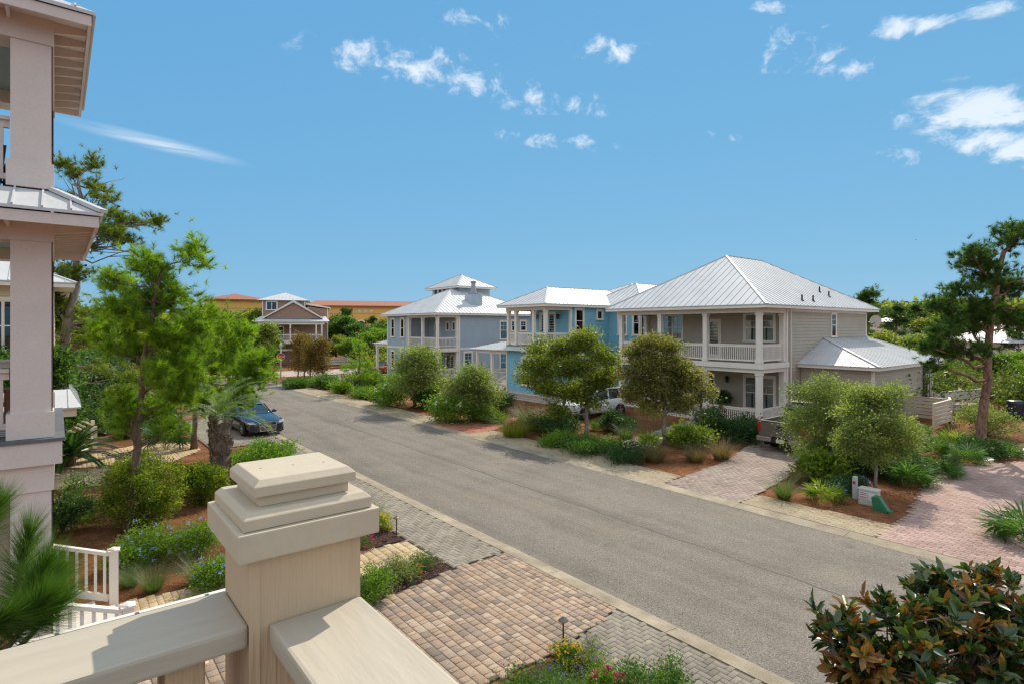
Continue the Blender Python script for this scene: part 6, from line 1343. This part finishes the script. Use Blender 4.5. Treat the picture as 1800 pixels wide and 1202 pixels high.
# ---- left garden
shrub('round_hedge', 'big round golden green hedge behind the leaning pine trunk', 'hedge', G(252, 922), 1.08, 1.95, GOLDH, 31, n=20000, L=.06, W=.034, cr=.07, compact=True)
shrub('round_hedge', 'smaller round golden hedge left of the palm trunk', 'hedge', G(352, 884), .78, 1.25, GOLDH, 32, n=13000, L=.06, W=.034, cr=.06, compact=True)
shrub('broadleaf_shrub', 'light green broadleaf shrub by the sidewalk behind the post cap', 'shrub', G(462, 828), 1.3, 1.0, GRN_L, 33, n=11000, L=.085, W=.05, cr=.13, lumps=8)
shrub('broadleaf_shrub', 'low yellowish shrub at the foot of the palm', 'shrub', G(425, 850), .6, .6, GRN_L, 34, n=2600, L=.07, W=.04)
palmetto('fan_palm', 'dark fan palm behind the leaning pine', G(292, 792), .72, 40, SAGO, 35, stalk=.75); palmetto('fan_palm', 'spiky fan palm in the shade behind the hedge', G(235, 765), .6, 22, PALM, 36, stalk=.6)
palmetto('palmetto', 'low palmetto in front of the tan path', G(165, 905), .5, 22, PALM, 37, stalk=.35); palmetto('palmetto', 'palmetto with a yellow frond beside the round hedge', G(135, 925), .42, 16, PALM_Y, 38, stalk=.3)
shrub('broadleaf_shrub', 'dark glossy shrub against the mauve house corner', 'shrub', G(112, 935), .55, 1.0, GRN_D, 39, n=3600, L=.08, W=.045); shrub('broadleaf_shrub', 'sparse leggy shrub above the palmetto', 'shrub', G(140, 880), .5, .9, GRN, 40, n=900, L=.07, W=.04)
for i, (x, y, rr, h, lab) in enumerate(((268, 985, .62, .8, 'blue plumbago nearest the hedge'), (345, 975, .6, .75, 'blue plumbago beside the balcony post'), (385, 1035, .45, .6, 'blue plumbago lowest against the post'), (225, 1000, .4, .6, 'blue plumbago left of the grasses'))):
    shrub('plumbago', lab, 'flowering shrub', G(x, y), rr, h, GRN_L, 50+i, 'blue plumbagos in the left garden', n=5600, L=.05, W=.025, blossoms=FL_B, bn=26, bs=.034)
for i, (x, y, h, lab) in enumerate(((268, 1040, .62, 'fine green grass tuft nearer the white newel'), (350, 1025, .7, 'fine green grass tuft beside the balcony post'), (228, 1030, .5, 'small grass tuft behind the white newel'))): grass_clump('grass_tuft', lab, G(x, y), h, .12, MUHLY, 60+i, 'fine grasses in the left garden', 700, .005, .8)
for i, (x, y) in enumerate(((215, 770), (150, 745))): grass_clump('grass_tuft', ('straw-green grass tuft beyond the tan path', 'grass tuft in the shade behind the sago')[i], G(x, y), .9, .3, MUHLY, 64+i, None, 600, .012, .8)
# ---- flower beds by the drive
shrub('flower_bush', 'mounded bush covered in yellow flowers beside the path light', 'flowering shrub', G(672, 934), .3, .5, GRN_L, 70, n=1800, L=.035, W=.016, blossoms=FL_Y, bn=150, bs=.032, cr=.05)
shrub('flower_bush', 'magenta flowers at the edge of the post', 'flowering shrub', G(636, 965), .28, .36, GRN, 71, n=1500, L=.035, W=.018, blossoms=FL_M, bn=36, bs=.035, cr=.05)
shrub('herb_bush', 'grey green herb behind the yellow flower bush', 'shrub', G(662, 918), .3, .55, OLIVE, 72, n=1300, L=.05, W=.01, cr=.06)
shrub('broadleaf_shrub', 'dense bright green shrub growing against the balcony post', 'shrub', G(652, 1058), .42, .72, GRN_L, 73, n=4200, L=.04, W=.024, cr=.06)
shrub('lavender', 'dark sprigged lavender in the red mulch bed', 'lavender', G(695, 1012), .3, .42, GRN, 74, n=1500, L=.06, W=.009, blossoms=FL_V, bn=26, bs=.02, cr=.06); shrub('milkweed', 'pale leaved plant with orange flowers in the mulch bed', 'flowering plant', G(712, 1022), .22, .42, OLIVE, 75, n=500, L=.10, W=.022, blossoms=leafmat('orange petals', [(.6, .12, .01), (.7, .2, .02)], .2, .6, (1, .5, .2)), bn=5, bs=.035)
shrub('herb_bush', 'brown tipped herb at the sidewalk end of the bed', 'shrub', G(742, 1000), .38, .32, GRN, 76, n=1800, L=.05, W=.012, blossoms=RUST, bn=30, bs=.022, cr=.07); 
shrub('broadleaf_shrub', 'leafy green shrub in the bottom bed beside the balcony rail', 'shrub', (5.0, 5.75, .03), .62, .55, GRN, 80, n=6000, L=.042, W=.022, cr=.075, lumps=7)
shrub('lavender', 'lavender with violet spikes in the bottom bed', 'lavender', (5.55, 5.75, .03), .42, .5, GRN, 81, n=2600, L=.06, W=.009, blossoms=FL_V, bn=60, bs=.022, cr=.07)
shrub('flower_bush', 'yellow daisies under the path light', 'flowering shrub', (6.28, 6.42, .03), .26, .34, GRN, 82, n=1600, L=.04, W=.016, blossoms=FL_Y, bn=44, bs=.036, cr=.05); shrub('flower_bush', 'yellow green bush with magenta blooms in the bottom bed', 'flowering shrub', (6.1, 5.55, .03), .34, .42, GRN_L, 83, n=2600, L=.042, W=.02, blossoms=FL_M, bn=9, bs=.05, cr=.05)
shrub('lavender', 'grey lavender at the sidewalk edge of the bottom bed', 'lavender', (6.45, 6.0, .03), .26, .5, OLIVE, 84, n=1200, L=.06, W=.01, blossoms=FL_V, bn=30, bs=.022, cr=.06); shrub('broadleaf_shrub', 'low green shrub at the right end of the bottom bed', 'shrub', (6.6, 5.0, .03), .55, .5, GRN, 85, n=5000, L=.04, W=.022, cr=.07, lumps=7)
grass_clump('grass_tuft', 'wispy grass over the drive beside the balcony rail', (4.75, 6.5, .05), .4, .15, STRAWG, 86, None, 160, .003, .8)
# ---- magnolia below the balcony on the right
def magnolia():
    rng = np.random.default_rng(9); r = empty('magnolia_tree', (4.9, 1.5, 0), 'glossy dark magnolia with bronze felted leaves close below', 'magnolia tree'); d = 4.3; mb = MB()
    ells = px_ells([(1590, 1095, 95, 55, -.1), (1500, 1130, 70, 60, -.2), (1680, 1060, 75, 55, .25), (1735, 1035, 60, 40, .4), (1640, 1030, 45, 30, .35), (1560, 1180, 110, 60, -.3), (1720, 1140, 95, 75, .0), (1790, 1080, 60, 70, .3), (1455, 1095, 26, 30, -.2), (1660, 1230, 150, 70, -.2), (1800, 1200, 90, 90, .1)], d)
    tr = [(4.9, 1.5, 0), (4.92, 1.48, 1.2), (4.95, 1.5, 2.2), (5.0, 1.5, 2.9)]; mb.tube(tr, [.09, .075, .05, .03], 9); c, dd, idx = in_ellipsoids(ells, 400, rng, .7)
    for e, (ec, er) in enumerate(ells):
        a = np.array(tr[2]) if e % 2 else np.array(tr[1])+np.array([0, 0, .5]); lp = limb(mb, a, ec, .024, .01, rng, -.05, 6)
        for q in c[idx == e]: limb(mb, lp[rng.integers(3, 6)], q, .008, .004, rng, .03, 4, 5)
    parts, pb = [], []; dirs = unit(dd*.7+np.array([0, 0, .75])+rng.normal(size=dd.shape)*.2)
    for q, ax0 in zip(c, dirs):                                # whorls of stiff leaves at every shoot tip
        n = 14; ph = np.arange(n)*2.399; u = unit(np.cross(ax0, [.3, .2, .9])[None])[0]; w = np.cross(ax0, u); sp = .35+1.0*rng.random(n)
        ax = ax0*np.cos(sp)[:, None]+(u*np.cos(ph)[:, None]+w*np.sin(ph)[:, None])*np.sin(sp)[:, None]; cc = q+ax0*(rng.random(n)[:, None]-.7)*.14
        bz = rng.random() ; isb = rng.random(n) < (.75 if bz > .72 else .16)
        for k, lst in ((~isb, parts), (isb, pb)):
            if k.sum(): V, F, kk = leaves(cc[k], ax[k], .128*(.7+.45*rng.random(k.sum())), .048*(.8+.4*rng.random(k.sum())), rng, .18, 'oval', up=ax0); lst.append((V, F, np.repeat(rng.random(k.sum()), kk)))
    mb.build('trunk', BARK(), r, smooth=True); link('crown', np_mesh('crown', *merge(parts)), MAG, r, shift=world_of(r)); link('bronze_leaves', np_mesh('bronze_leaves', *merge(pb)), MAG_B, r, shift=world_of(r))
magnolia()
# ---- across the street
def oak(label, base, trunk, ells, d, mat, seed, r0=.11, ncl=230, per=46, L=.085, W=.045, bark=None, name='oak_tree', cr=.19):
    return tree(name, label, 'tree', [base]+[D(x, y, d) for x, y in trunk], r0, r0*.45, px_ells(ells, d), 'leaf', mat, bark or BARKG(), seed, nclump=ncl, per=per, L=L, W=W, cr=cr, shell=.42, twigs=90)
oak('dense live oak in front of the sky blue house', G(1030, 768), [(1031, 730), (1030, 690), (1025, 650)], [(1028, 598, 24, 15), (985, 610, 26, 16, .4), (1060, 625, 22, 18, -.4), (950, 640, 18, 18, .8), (1005, 646, 32, 18, -.5), (1050, 668, 26, 18), (965, 680, 24, 18, .3), (1010, 690, 26, 16, -.3), (1072, 650, 14, 16, .4), (936, 668, 12, 14, .6), (1040, 706, 24, 10), (985, 720, 18, 8, .2)], 27.46, OAK, 101, ncl=200, per=105, L=.135, W=.07, cr=.24)
tree('oak_tree', 'slender second trunk oak left of the dense live oak', 'tree', [G(992, 752)]+[D(x, y, 29.9) for x, y in ((991, 720), (992, 690), (985, 660))], .09, .04, px_ells([(975, 640, 40, 35, .6), (945, 660, 30, 30), (1000, 680, 30, 24), (955, 610, 30, 20)], 29.9), 'leaf', OAK, BARKG(), 102, nclump=90, per=95, L=.135, W=.07, cr=.24)
oak('bronze live oak in front of the greige porch', G(1168, 782), [(1168, 740), (1166, 700), (1160, 660)], [(1140, 602, 24, 14), (1178, 608, 16, 12), (1116, 624, 18, 14, .4), (1192, 640, 26, 16, -.3), (1150, 640, 28, 16), (1216, 668, 22, 16, -.4), (1130, 670, 26, 18, .3), (1172, 685, 28, 16), (1242, 690, 13, 12, -.3), (1112, 692, 14, 14), (1202, 706, 22, 10), (1150, 714, 28, 10), (1098, 656, 10, 12)], 25.6, OAKB, 103, ncl=210, per=105, L=.13, W=.066, cr=.23)
oak('round clipped small tree beside the utility boxes', G(1538, 864), [(1540, 820), (1541, 780), (1543, 740)], [(1545, 745, 62, 52), (1545, 700, 48, 30, .1), (1505, 760, 32, 38, -.2), (1585, 760, 34, 40, .2), (1545, 790, 60, 22)], 18.4, OLIVE, 104, r0=.055, ncl=260, per=110, L=.085, W=.04, cr=.17, name='small_tree')
oak('loose olive coloured small tree behind the pickup', G(1470, 812), [(1468, 790), (1462, 760), (1455, 740)], [(1440, 690, 30, 22), (1480, 685, 28, 20, .4), (1408, 735, 26, 24, -.3), (1455, 735, 36, 28), (1425, 780, 34, 20, -.3), (1485, 735, 26, 34, .5), (1402, 695, 14, 18), (1455, 665, 14, 10), (1392, 760, 16, 16), (1462, 785, 30, 20)], 21.5, OLIVE, 105, r0=.06, ncl=220, per=100, L=.09, W=.042, cr=.22, name='small_tree')
tree('pine_tree', 'tall red-trunked pine at the right edge', 'pine tree', [G(1724, 792)]+[D(x, y, 24.4) for x, y in ((1728, 720), (1735, 640), (1742, 560), (1752, 500), (1765, 440))], .2, .09,
     px_ells([(1775, 425, 42, 24), (1800, 410, 34, 20), (1705, 450, 40, 22, -.3), (1740, 480, 45, 26), (1690, 505, 38, 18, -.5), (1650, 530, 36, 18, -.6), (1720, 540, 55, 26), (1785, 500, 40, 40, .5), (1655, 585, 45, 24, -.8), (1690, 612, 48, 26, -.5), (1680, 560, 40, 20, -.3), (1640, 640, 24, 14, -.9), (1635, 610, 26, 18, -1), (1770, 560, 45, 26, .3), (1705, 575, 30, 20), (1730, 450, 20, 14)], 24.4), 'needle', PINE_D, BARKR(), 106, nclump=1050, per=95, L=.21, W=.014, spread=.8, shell=.42, twigs=110, dead=8)
def place_shrubs():
    """shrubs and grasses of the front gardens, each at its own spot: (kind, px, py, radius, height, material, leaf, label)"""
    S = [('flowering_shrub', 700, 714, 1.7, 2.3, GRN_L, .11, 'oleander with white flowers at the corner of the pale house garden', FL_W), ('flowering_shrub', 752, 716, 1.5, 1.9, GRN, .12, 'dark leaved oleander next to the red brick drive', FL_W),
         ('shrub', 800, 742, 1.6, 1.8, GRN_L, .11, 'light green oleander left of the brick drive', FL_W), ('shrub', 838, 738, 1.0, 1.1, OLIVE, .08, 'olive green bush at the tip of the brick drive', None), ('shrub', 875, 728, 1.1, 1.3, GRN_D, .09, 'dark bush beside the blue house stair', None), ('shrub', 862, 742, .9, .6, GRN_L, .08, 'low light green mound beside the brick drive', None),
         ('shrub', 660, 690, 1.3, 1.3, GRN, .11, 'dark green bush before the side porch of the pale house', None), ('shrub', 640, 700, .9, .8, GRN_L, .10, 'small light bush on the pine straw left of the oleander', None), ('shrub', 672, 712, .8, 1.0, GOLDH, .09, 'yellowing bush left of the oleander', None), ('shrub', 575, 682, 1.1, 1.0, GRN, .12, 'round bush at the far street corner', None), ('shrub', 600, 690, .8, .9, GRN_L, .11, 'bright young shrub on the far corner bed', None), ('shrub', 548, 678, 1.2, .6, GRN_L, .12, 'low ground cover under the rusty trees', None), ('shrub', 520, 682, 1.1, .7, GRN, .12, 'low green shrub below the stop sign', None),
         ('shrub', 640, 684, 1.2, 1.4, GRN_D, .11, 'shaded bush under the young pine', None), ('shrub', 975, 764, 1.3, .9, GRN_D, .09, 'dark low shrub under the second oak', None), ('shrub', 985, 785, .9, .6, GRN_L, .07, 'bright low shrub at the sidewalk under the oaks', None), ('shrub', 1030, 797, 1.2, .75, GRN, .07, 'spreading green shrub at the sidewalk corner', None), ('shrub', 1068, 790, .6, .4, GRN_L, .07, 'small mound right of the spreading shrub', None), ('shrub', 1085, 756, .9, 1.0, GRN_D, .09, 'dark shrub by the porch steps fence', None),
         ('shrub', 1098, 812, 1.0, .7, GRN_D, .065, 'dark green mound left of the garden path', None), ('shrub', 1215, 786, .9, .8, PALM_Y, .12, 'yellow green broadleaf shrub under the bronze oak', None), ('flowering_shrub', 1258, 772, 1.0, 1.55, GRN_D, .09, 'hibiscus with red blooms against the porch railing', FL_R), ('shrub', 1315, 778, 1.0, 1.1, GRN_D, .09, 'dark shrub between the porch rail and the pickup', None), ('shrub', 1290, 776, .8, 1.0, GRN_D, .085, 'dark filler shrub right of the hibiscus', None),
         ('flowering_shrub', 1490, 866, .55, .55, GRN_D, .06, 'small plumbago behind the marker post', FL_B), ('shrub', 1440, 846, .4, .75, PALM_Y, .16, 'upright yellow green shrub at the drive edge', None), ('shrub', 1735, 765, 1.2, 1.7, OLIVE, .08, 'feathery olive bush behind the tall pine trunk', None), ('shrub', 1500, 830, 1.2, 1.0, GRN_D, .07, 'dark undergrowth bush behind the round tree', None), ('shrub', 1560, 838, 1.1, .9, GRN_D, .07, 'dark bush right of the round tree trunk', None), ('shrub', 1725, 800, .9, .7, GRN_D, .08, 'shaded low bush at the foot of the tall pine', None)]
    for i, (nm, x, y, rr, h, mt, lf, lab, bl) in enumerate(S):
        nm = 'garden_shrub' if nm == 'shrub' else nm
        shrub(nm, lab, 'shrub', G(x, y), rr, h, mt, 200+i, 'shrubs in the front gardens across the street', n=int(2600+2200*rr), L=lf*1.3, W=lf*.6, cr=.06+lf, lumps=6, blossoms=bl, bn={FL_W: 26, FL_R: 3, FL_B: 12}.get(bl, 0) if bl else 0, bs=.09 if bl is FL_W else .06 if bl is FL_B else .13)
    T = [(905, 768, 1.35, .5, YGRASS, 900, 'tall yellow green grass at the brick drive'), (940, 756, 1.2, .45, YGRASS, 700, 'yellow green grass behind the first tall clump'), (965, 745, 1.1, .4, MUHLY, 600, 'green grass in front of the blue house skirt'), (925, 742, 1.15, .4, MUHLY, 600, 'grass clump below the blue house window'), (1150, 812, .95, .3, STRAWG, 700, 'brown grass at the sidewalk under the bronze oak'), (1222, 812, .8, .25, STRAWG, 600, 'low brown grass on open pine straw'), (1268, 808, 1.0, .25, STRAWG, 600, 'tall straw grass at the grey drive'), (1378, 878, .85, .15, MUHLY, 420, 'arching grass at the corner of the buff sidewalk'), (1405, 850, .7, .15, STRAWG, 300, 'reddish grass at the drive edge'), (1100, 770, .8, .25, MUHLY, 400, 'grass beside the porch path'), (1450, 835, .7, .15, STRAWG, 260, 'straw grass below the olive tree')]
    for i, (x, y, h, rr, mt, n, lab) in enumerate(T): grass_clump('grass_clump', lab, G(x, y), h, rr, mt, 260+i, 'ornamental grasses across the street', n, .012, .75)
    U = [(1140, 785, .5, 20, PALM_Y, 'yellow palmetto under the bronze oak'), (1185, 782, .5, 22, PALM_Y, 'palmetto right of the bronze oak trunk'), (1055, 755, .45, 18, PALM, 'palmetto between the oaks'), (1450, 882, .5, 22, PALM_Y, 'spiky palmetto left of the marker post'), (1600, 852, .62, 30, PALM, 'large palmetto beside the rose drive'), (1655, 838, .6, 28, PALM, 'palmetto at the top of the rose drive'), (1590, 810, .6, 26, PALM, 'palmetto behind the round tree'), (1640, 800, .6, 26, PALM, 'palmetto below the deck fence'), (1675, 786, .6, 24, PALM_Y, 'sunlit palmetto left of the tall pine'), (1770, 802, .55, 22, PALM, 'palmetto right of the tall pine'), (1700, 815, .55, 22, PALM, 'palmetto in front of the tall pine'), (1802, 955, .62, 26, PALM, 'palmetto cut by the right edge'), (1620, 770, .5, 20, PALM, 'palmetto in the shade by the fence')]
    for i, (x, y, R, n, mt, lab) in enumerate(U): palmetto('palmetto', lab, G(x, y), R, n, mt, 280+i, 'palmettos across the street', stalk=R*.7)
place_shrubs()
oak('airy olive tree before the pale house porch', G(730, 712), [(724, 690), (722, 660), (724, 630)], [(735, 622, 24, 14), (712, 640, 22, 20), (752, 640, 26, 24), (735, 665, 32, 20), (712, 676, 20, 16), (765, 660, 14, 16)], 36.0, OLIVE, 110, r0=.1, ncl=110, per=85, L=.15, W=.07, cr=.34, name='small_tree')
oak('airy olive tree left of the blue house stair', G(830, 732), [(824, 715), (822, 690), (824, 670)], [(825, 654, 22, 14), (845, 674, 22, 20), (808, 678, 20, 18), (832, 700, 30, 18), (860, 698, 14, 16), (795, 700, 16, 14)], 31.7, OLIVE, 111, r0=.09, ncl=120, per=85, L=.14, W=.065, cr=.32, name='small_tree')
tree('pine_tree', 'young bright pine in the far corner bed', 'pine tree', [G(630, 692)]+[D(x, y, 45.) for x, y in ((631, 660), (632, 630), (632, 605))], .09, .03, px_ells([(632, 612, 16, 14), (618, 640, 22, 16), (648, 645, 24, 16), (632, 660, 34, 14), (660, 665, 16, 14), (605, 665, 14, 10)], 45.), 'needle', PINE_L, BARK(), 112, nclump=170, per=26, L=.26, W=.03, spread=.8, twigs=40)
for i, (x, y, h, w_) in enumerate(((524, 670, 88, 15), (545, 674, 86, 15), (566, 674, 84, 14), (535, 666, 84, 12))):
    d = G(x, y)[1]*0+FL*H/(y-YH); tree('columnar_tree', ('leftmost', 'tallest second', 'dark rightmost', 'rear')[i]+' rusty columnar tree beside the stop sign', 'tree', [G(x, y)]+[D(x+q, y-h*f, d) for q, f in ((1, .3), (-1, .6), (0, .9))], .07, .02, px_ells([(x, y-h*.8, w_*.75, h*.2), (x+2, y-h*.55, w_, h*.22), (x-2, y-h*.32, w_*.8, h*.16)], d), 'leaf', RUST, BARK(), 120+i, 'rusty columnar trees by the stop sign', nclump=120, per=26, L=.17, W=.08, cr=.28, twigs=30)
# ---- woods behind: each tree its own object, a few shapes reused
def bg_tree(label, kind, seed):
    rng = np.random.default_rng(seed)
    if kind == 'pine':
        h = 10; ells = []
        for i in range(11):
            t = rng.random()*6.283; z = 4+5.4*(i/10); rr = (1-(z-4)/7.5)*2.2*(.6+.5*rng.random()); ells.append((np.array([math.cos(t)*rr, math.sin(t)*rr, z]), (1.15, 1.15, .55)))
        ells.append((np.array([0, 0, 9.5]), (.9, .9, .7)))
        return tree('pine_tree', label, 'pine tree', [(0, 0, 0), (.1, 0, 3), (.0, .1, 6), (0, 0, 9)], .2, .06, ells, 'needle', PINE_D, BARK(), seed, 'trees of the woods behind the houses', nclump=620, per=34, L=.34, W=.04, spread=.85, twigs=60)
    h = 7; ells = [(np.array([0, 0, 4.6]), (2.2, 2.2, 2.0))]
    for i in range(9): t = rng.random()*6.283; ells.append((np.array([math.cos(t)*1.9, math.sin(t)*1.9, 2.6+3.6*rng.random()]), (1.2, 1.2, 1.0)))
    return tree('broadleaf_tree', label, 'tree', [(0, 0, 0), (.1, .1, 1.5), (0, 0, 3.5)], .16, .08, ells, 'leaf', {'oak': OAK, 'green': GRN, 'light': GRN_L, 'olive': OLIVE}[kind], BARK(), seed, 'trees of the woods behind the houses', nclump=560, per=38, L=.28, W=.15, cr=.36, twigs=50)
PROTO = {('pine', 0): bg_tree('x', 'pine', 301), ('pine', 1): bg_tree('x', 'pine', 302), ('oak', 0): bg_tree('x', 'oak', 303), ('oak', 1): bg_tree('x', 'green', 304), ('light', 0): bg_tree('x', 'light', 305), ('olive', 0): bg_tree('x', 'olive', 306)}
used = set()
def wood(kind, var, px, top, d, label, seed, wide=1.):
    """a background tree whose crown top shows at (px, top) when it stands d metres off"""
    p = D(px, top, d); h0 = 10.3 if kind == 'pine' else 6.9; s = max(.25, p[2]/h0); src = PROTO[(kind, var)]; rng = np.random.default_rng(seed); rz = rng.random()*6.283
    if (kind, var) in used: o = copy_thing(src, (p[0], p[1], 0), rz, (s*wide, s*wide, s), label)
    else: used.add((kind, var)); o = src; o.location = (p[0], p[1], 0); o.rotation_euler.z = rz; o.scale = (s*wide, s*wide, s); o['label'] = label
    return o
WD = [('pine', 0, 1525, 505, 60, 'dark pine rising behind the right end of the greige roof', 1.0), ('pine', 1, 1498, 525, 66, 'lower pine touching the greige roof edge', 1.), ('pine', 1, 1575, 535, 75, 'pine right of the dark one behind the annex', 1.2), ('pine', 0, 1612, 532, 120, 'small far pine on the skyline left of the tall pine', 1.4), ('oak', 0, 1640, 528, 130, 'far round tree on the skyline beside the tall pine', 1.5), ('pine', 1, 1560, 542, 140, 'far pine above the distant low house', 1.6),
      ('oak', 0, 1555, 585, 52, 'olive dark tree behind the annex roof', 1.2), ('olive', 0, 1530, 595, 50, 'grey green tree beside the satellite dish', 1.1), ('olive', 0, 1590, 590, 54, 'grey green tree above the annex ridge', 1.2), ('oak', 1, 1625, 590, 56, 'green tree between the annex and the tall pine', 1.1), ('light', 0, 1660, 640, 44, 'sunlit tree behind the deck fence', 1.), ('light', 0, 1700, 650, 46, 'sunlit tree left of the red pine trunk', 1.), ('light', 0, 1765, 615, 46, 'bright tree right of the red pine trunk', 1.2), ('light', 0, 1812, 630, 44, 'bright tree at the right edge', 1.2), ('oak', 1, 1735, 640, 50, 'green tree behind the red pine trunk', 1.1), ('oak', 0, 1700, 575, 90, 'dark far tree behind the tall pine', 1.4), ('pine', 0, 1790, 545, 70, 'pine leaning over the far white roof', .9), ('oak', 1, 1830, 560, 80, 'far tree beyond the right edge', 1.4), ('oak', 0, 1675, 690, 40, 'dark low tree in the shade behind the fence', 1.2), ('oak', 0, 1790, 700, 40, 'dark low tree above the barrel', 1.3), ('oak', 0, 1650, 560, 105, 'mid distance tree left of the far white roof', 1.4), ('pine', 1, 1745, 560, 110, 'far pine behind the white roofs', 1.4),
      ('oak', 1, 590, 552, 88, 'green tree against the ochre wall beside the brown house', 1.1), ('pine', 0, 608, 540, 96, 'pine in front of the ochre arches', 1.), ('oak', 1, 640, 566, 84, 'round green tree below the arches', 1.2), ('light', 0, 665, 575, 80, 'light green tree left of the pale house', 1.1), ('oak', 0, 680, 560, 92, 'dark tree behind the pale house corner', 1.2), ('light', 0, 618, 592, 76, 'light tree above the young pine', 1.), ('oak', 0, 592, 590, 80, 'dark tree at the brown house corner', .9), ('pine', 1, 655, 556, 100, 'pine between arches and pale house', 1.1), ('oak', 1, 700, 570, 98, 'tree glimpsed through the pale house porch', 1.2),
      ('olive', 0, 488, 598, 76, 'olive tree in front of the brown porch', .6), ('olive', 0, 455, 570, 72, 'grey tree left of the brown house', 1.), ('oak', 0, 430, 545, 85, 'dark tree before the left ochre building', 1.2), ('oak', 1, 400, 560, 60, 'green tree behind the palm', 1.2), ('oak', 0, 350, 560, 55, 'dark tree behind the bright pine', 1.2), ('oak', 0, 180, 640, 38, 'dark shaded tree behind the cream stair', 1.3), ('oak', 0, 235, 650, 40, 'dark shaded tree behind the leaning pine trunk', 1.3), ('oak', 0, 290, 640, 44, 'dark shaded tree behind the fan palm', 1.3), ('oak', 1, 145, 610, 46, 'tree behind the tall pine trunk', 1.2), ('oak', 1, 250, 560, 60, 'green tree deep behind the bright pine', 1.4), ('oak', 0, 330, 650, 48, 'dark shaded tree left of the parked coupe', 1.), ('oak', 0, 60, 520, 60, 'dark tree seen through the stacked porch', 1.3), ('pine', 1, 20, 440, 60, 'pine seen through the stacked porch', 1.2), ('oak', 1, 12, 596, 20.5, 'leafy green shrub-like tree under the cream house window', .9), ('oak', 0, 205, 675, 34, 'darkest low tree behind the path', 1.2)]
for i, (k, v, px, top, d, lab, wd) in enumerate(WD): wood(k, v, px, top, d, lab, 400+i, wd)
for k, o in PROTO.items():
    if k not in used: o['label'] = 'spare'
# the far woods that close the view: one continuous mass
def far_woods():
    rng = np.random.default_rng(77); cs = []
    for px0, px1, d0, d1, top0, top1, n in ((1440, 2100, 150, 190, 538, 528, 420), (-300, 480, 95, 130, 552, 560, 420), (480, 1440, 210, 260, 552, 550, 420)):
        for i in range(n):
            t = rng.random(); px = px0+(px1-px0)*t; d = d0+(d1-d0)*rng.random(); top = top0+(top1-top0)*t+rng.random()**2*26; p = D(px, top, d); z0 = p[2]
            m = 26; r = d*.016; c = np.array([p[0], p[1], 0])+rng.normal(size=(m, 3))*np.array([r, r, 0])*.7; c[:, 2] = z0*rng.random(m)**.6; cs.append(c)
    c = np.concatenate(cs); n = len(c); V, F, k = leaves(np.repeat(c, 3, 0)+rng.normal(size=(n*3, 3))*.7, rng.normal(size=(n*3, 3))+np.array([0, 0, .4]), 1.5, 1.1, rng)
    o = link('far_woods', np_mesh('far_woods', V, F, np.repeat(rng.random(n*3), k)), OAK); tag(o, kind='stuff')
far_woods()
def undergrowth(polys, mat, seed):
    rng = np.random.default_rng(seed); cs = []
    for po, n, h0, h1 in polys:
        x, y = scatter(po, n, rng)
        for a, b in zip(x, y):
            h = h0+(h1-h0)*rng.random(); m = 60; r = .5+.35*h; d = unit(rng.normal(size=(m, 3)))*rng.random((m, 1))**.4
            c = np.array([a, b, h*.5])+d*np.array([r, r, h*.5]); cs.append(c)
    c = np.concatenate(cs); c = np.repeat(c, 5, 0)+rng.normal(size=(len(c)*5, 3))*.22; c[:, 2] = np.maximum(c[:, 2], .03)
    V, F, k = leaves(c, rng.normal(size=c.shape)+np.array([0, 0, .5]), .24*(.6+.8*rng.random(len(c))), .13, rng); V[:, 2] = np.maximum(V[:, 2], .01)
    tag(link('undergrowth', np_mesh('undergrowth', V, F, np.repeat(np.clip(np.repeat(rng.random(len(c)//5), 5)*.5+.5*rng.random(len(c)), 0, 1), k)), mat), kind='stuff')
undergrowth([([(37, 14.5), (46, 16.5), (60, 26), (75, 30), (75, -12), (52, -10), (46, -2), (46, 8.5)], 330, 1.2, 3.6), ([(46, 8), (75, 8), (75, -12), (56, -14), (47, 1)], 130, 1.0, 3.0)], leafmat('mixed undergrowth leaf', [(.03, .045, .010), (.07, .10, .018), (.13, .16, .03), (.23, .23, .05)], .4), 501)
undergrowth([([(-22, 41), (.5, 41), (3, 46), (4, 60), (-22, 62)], 190, 1.6, 4.2), ([(1.0, 34.5), (4.5, 34.5), (5.5, 44), (2, 44)], 22, .8, 2.0)], GRN_D, 502)
undergrowth([([(26, 62), (40, 60), (60, 62), (60, 71), (36, 71)], 60, 1.5, 4.5), ([(34, 71), (60, 71), (60, 110), (40, 110)], 120, 2, 5.5), ([(-20, 71.5), (13, 71.5), (12, 84), (-20, 90)], 90, 1.5, 4.5)], OAK, 503)
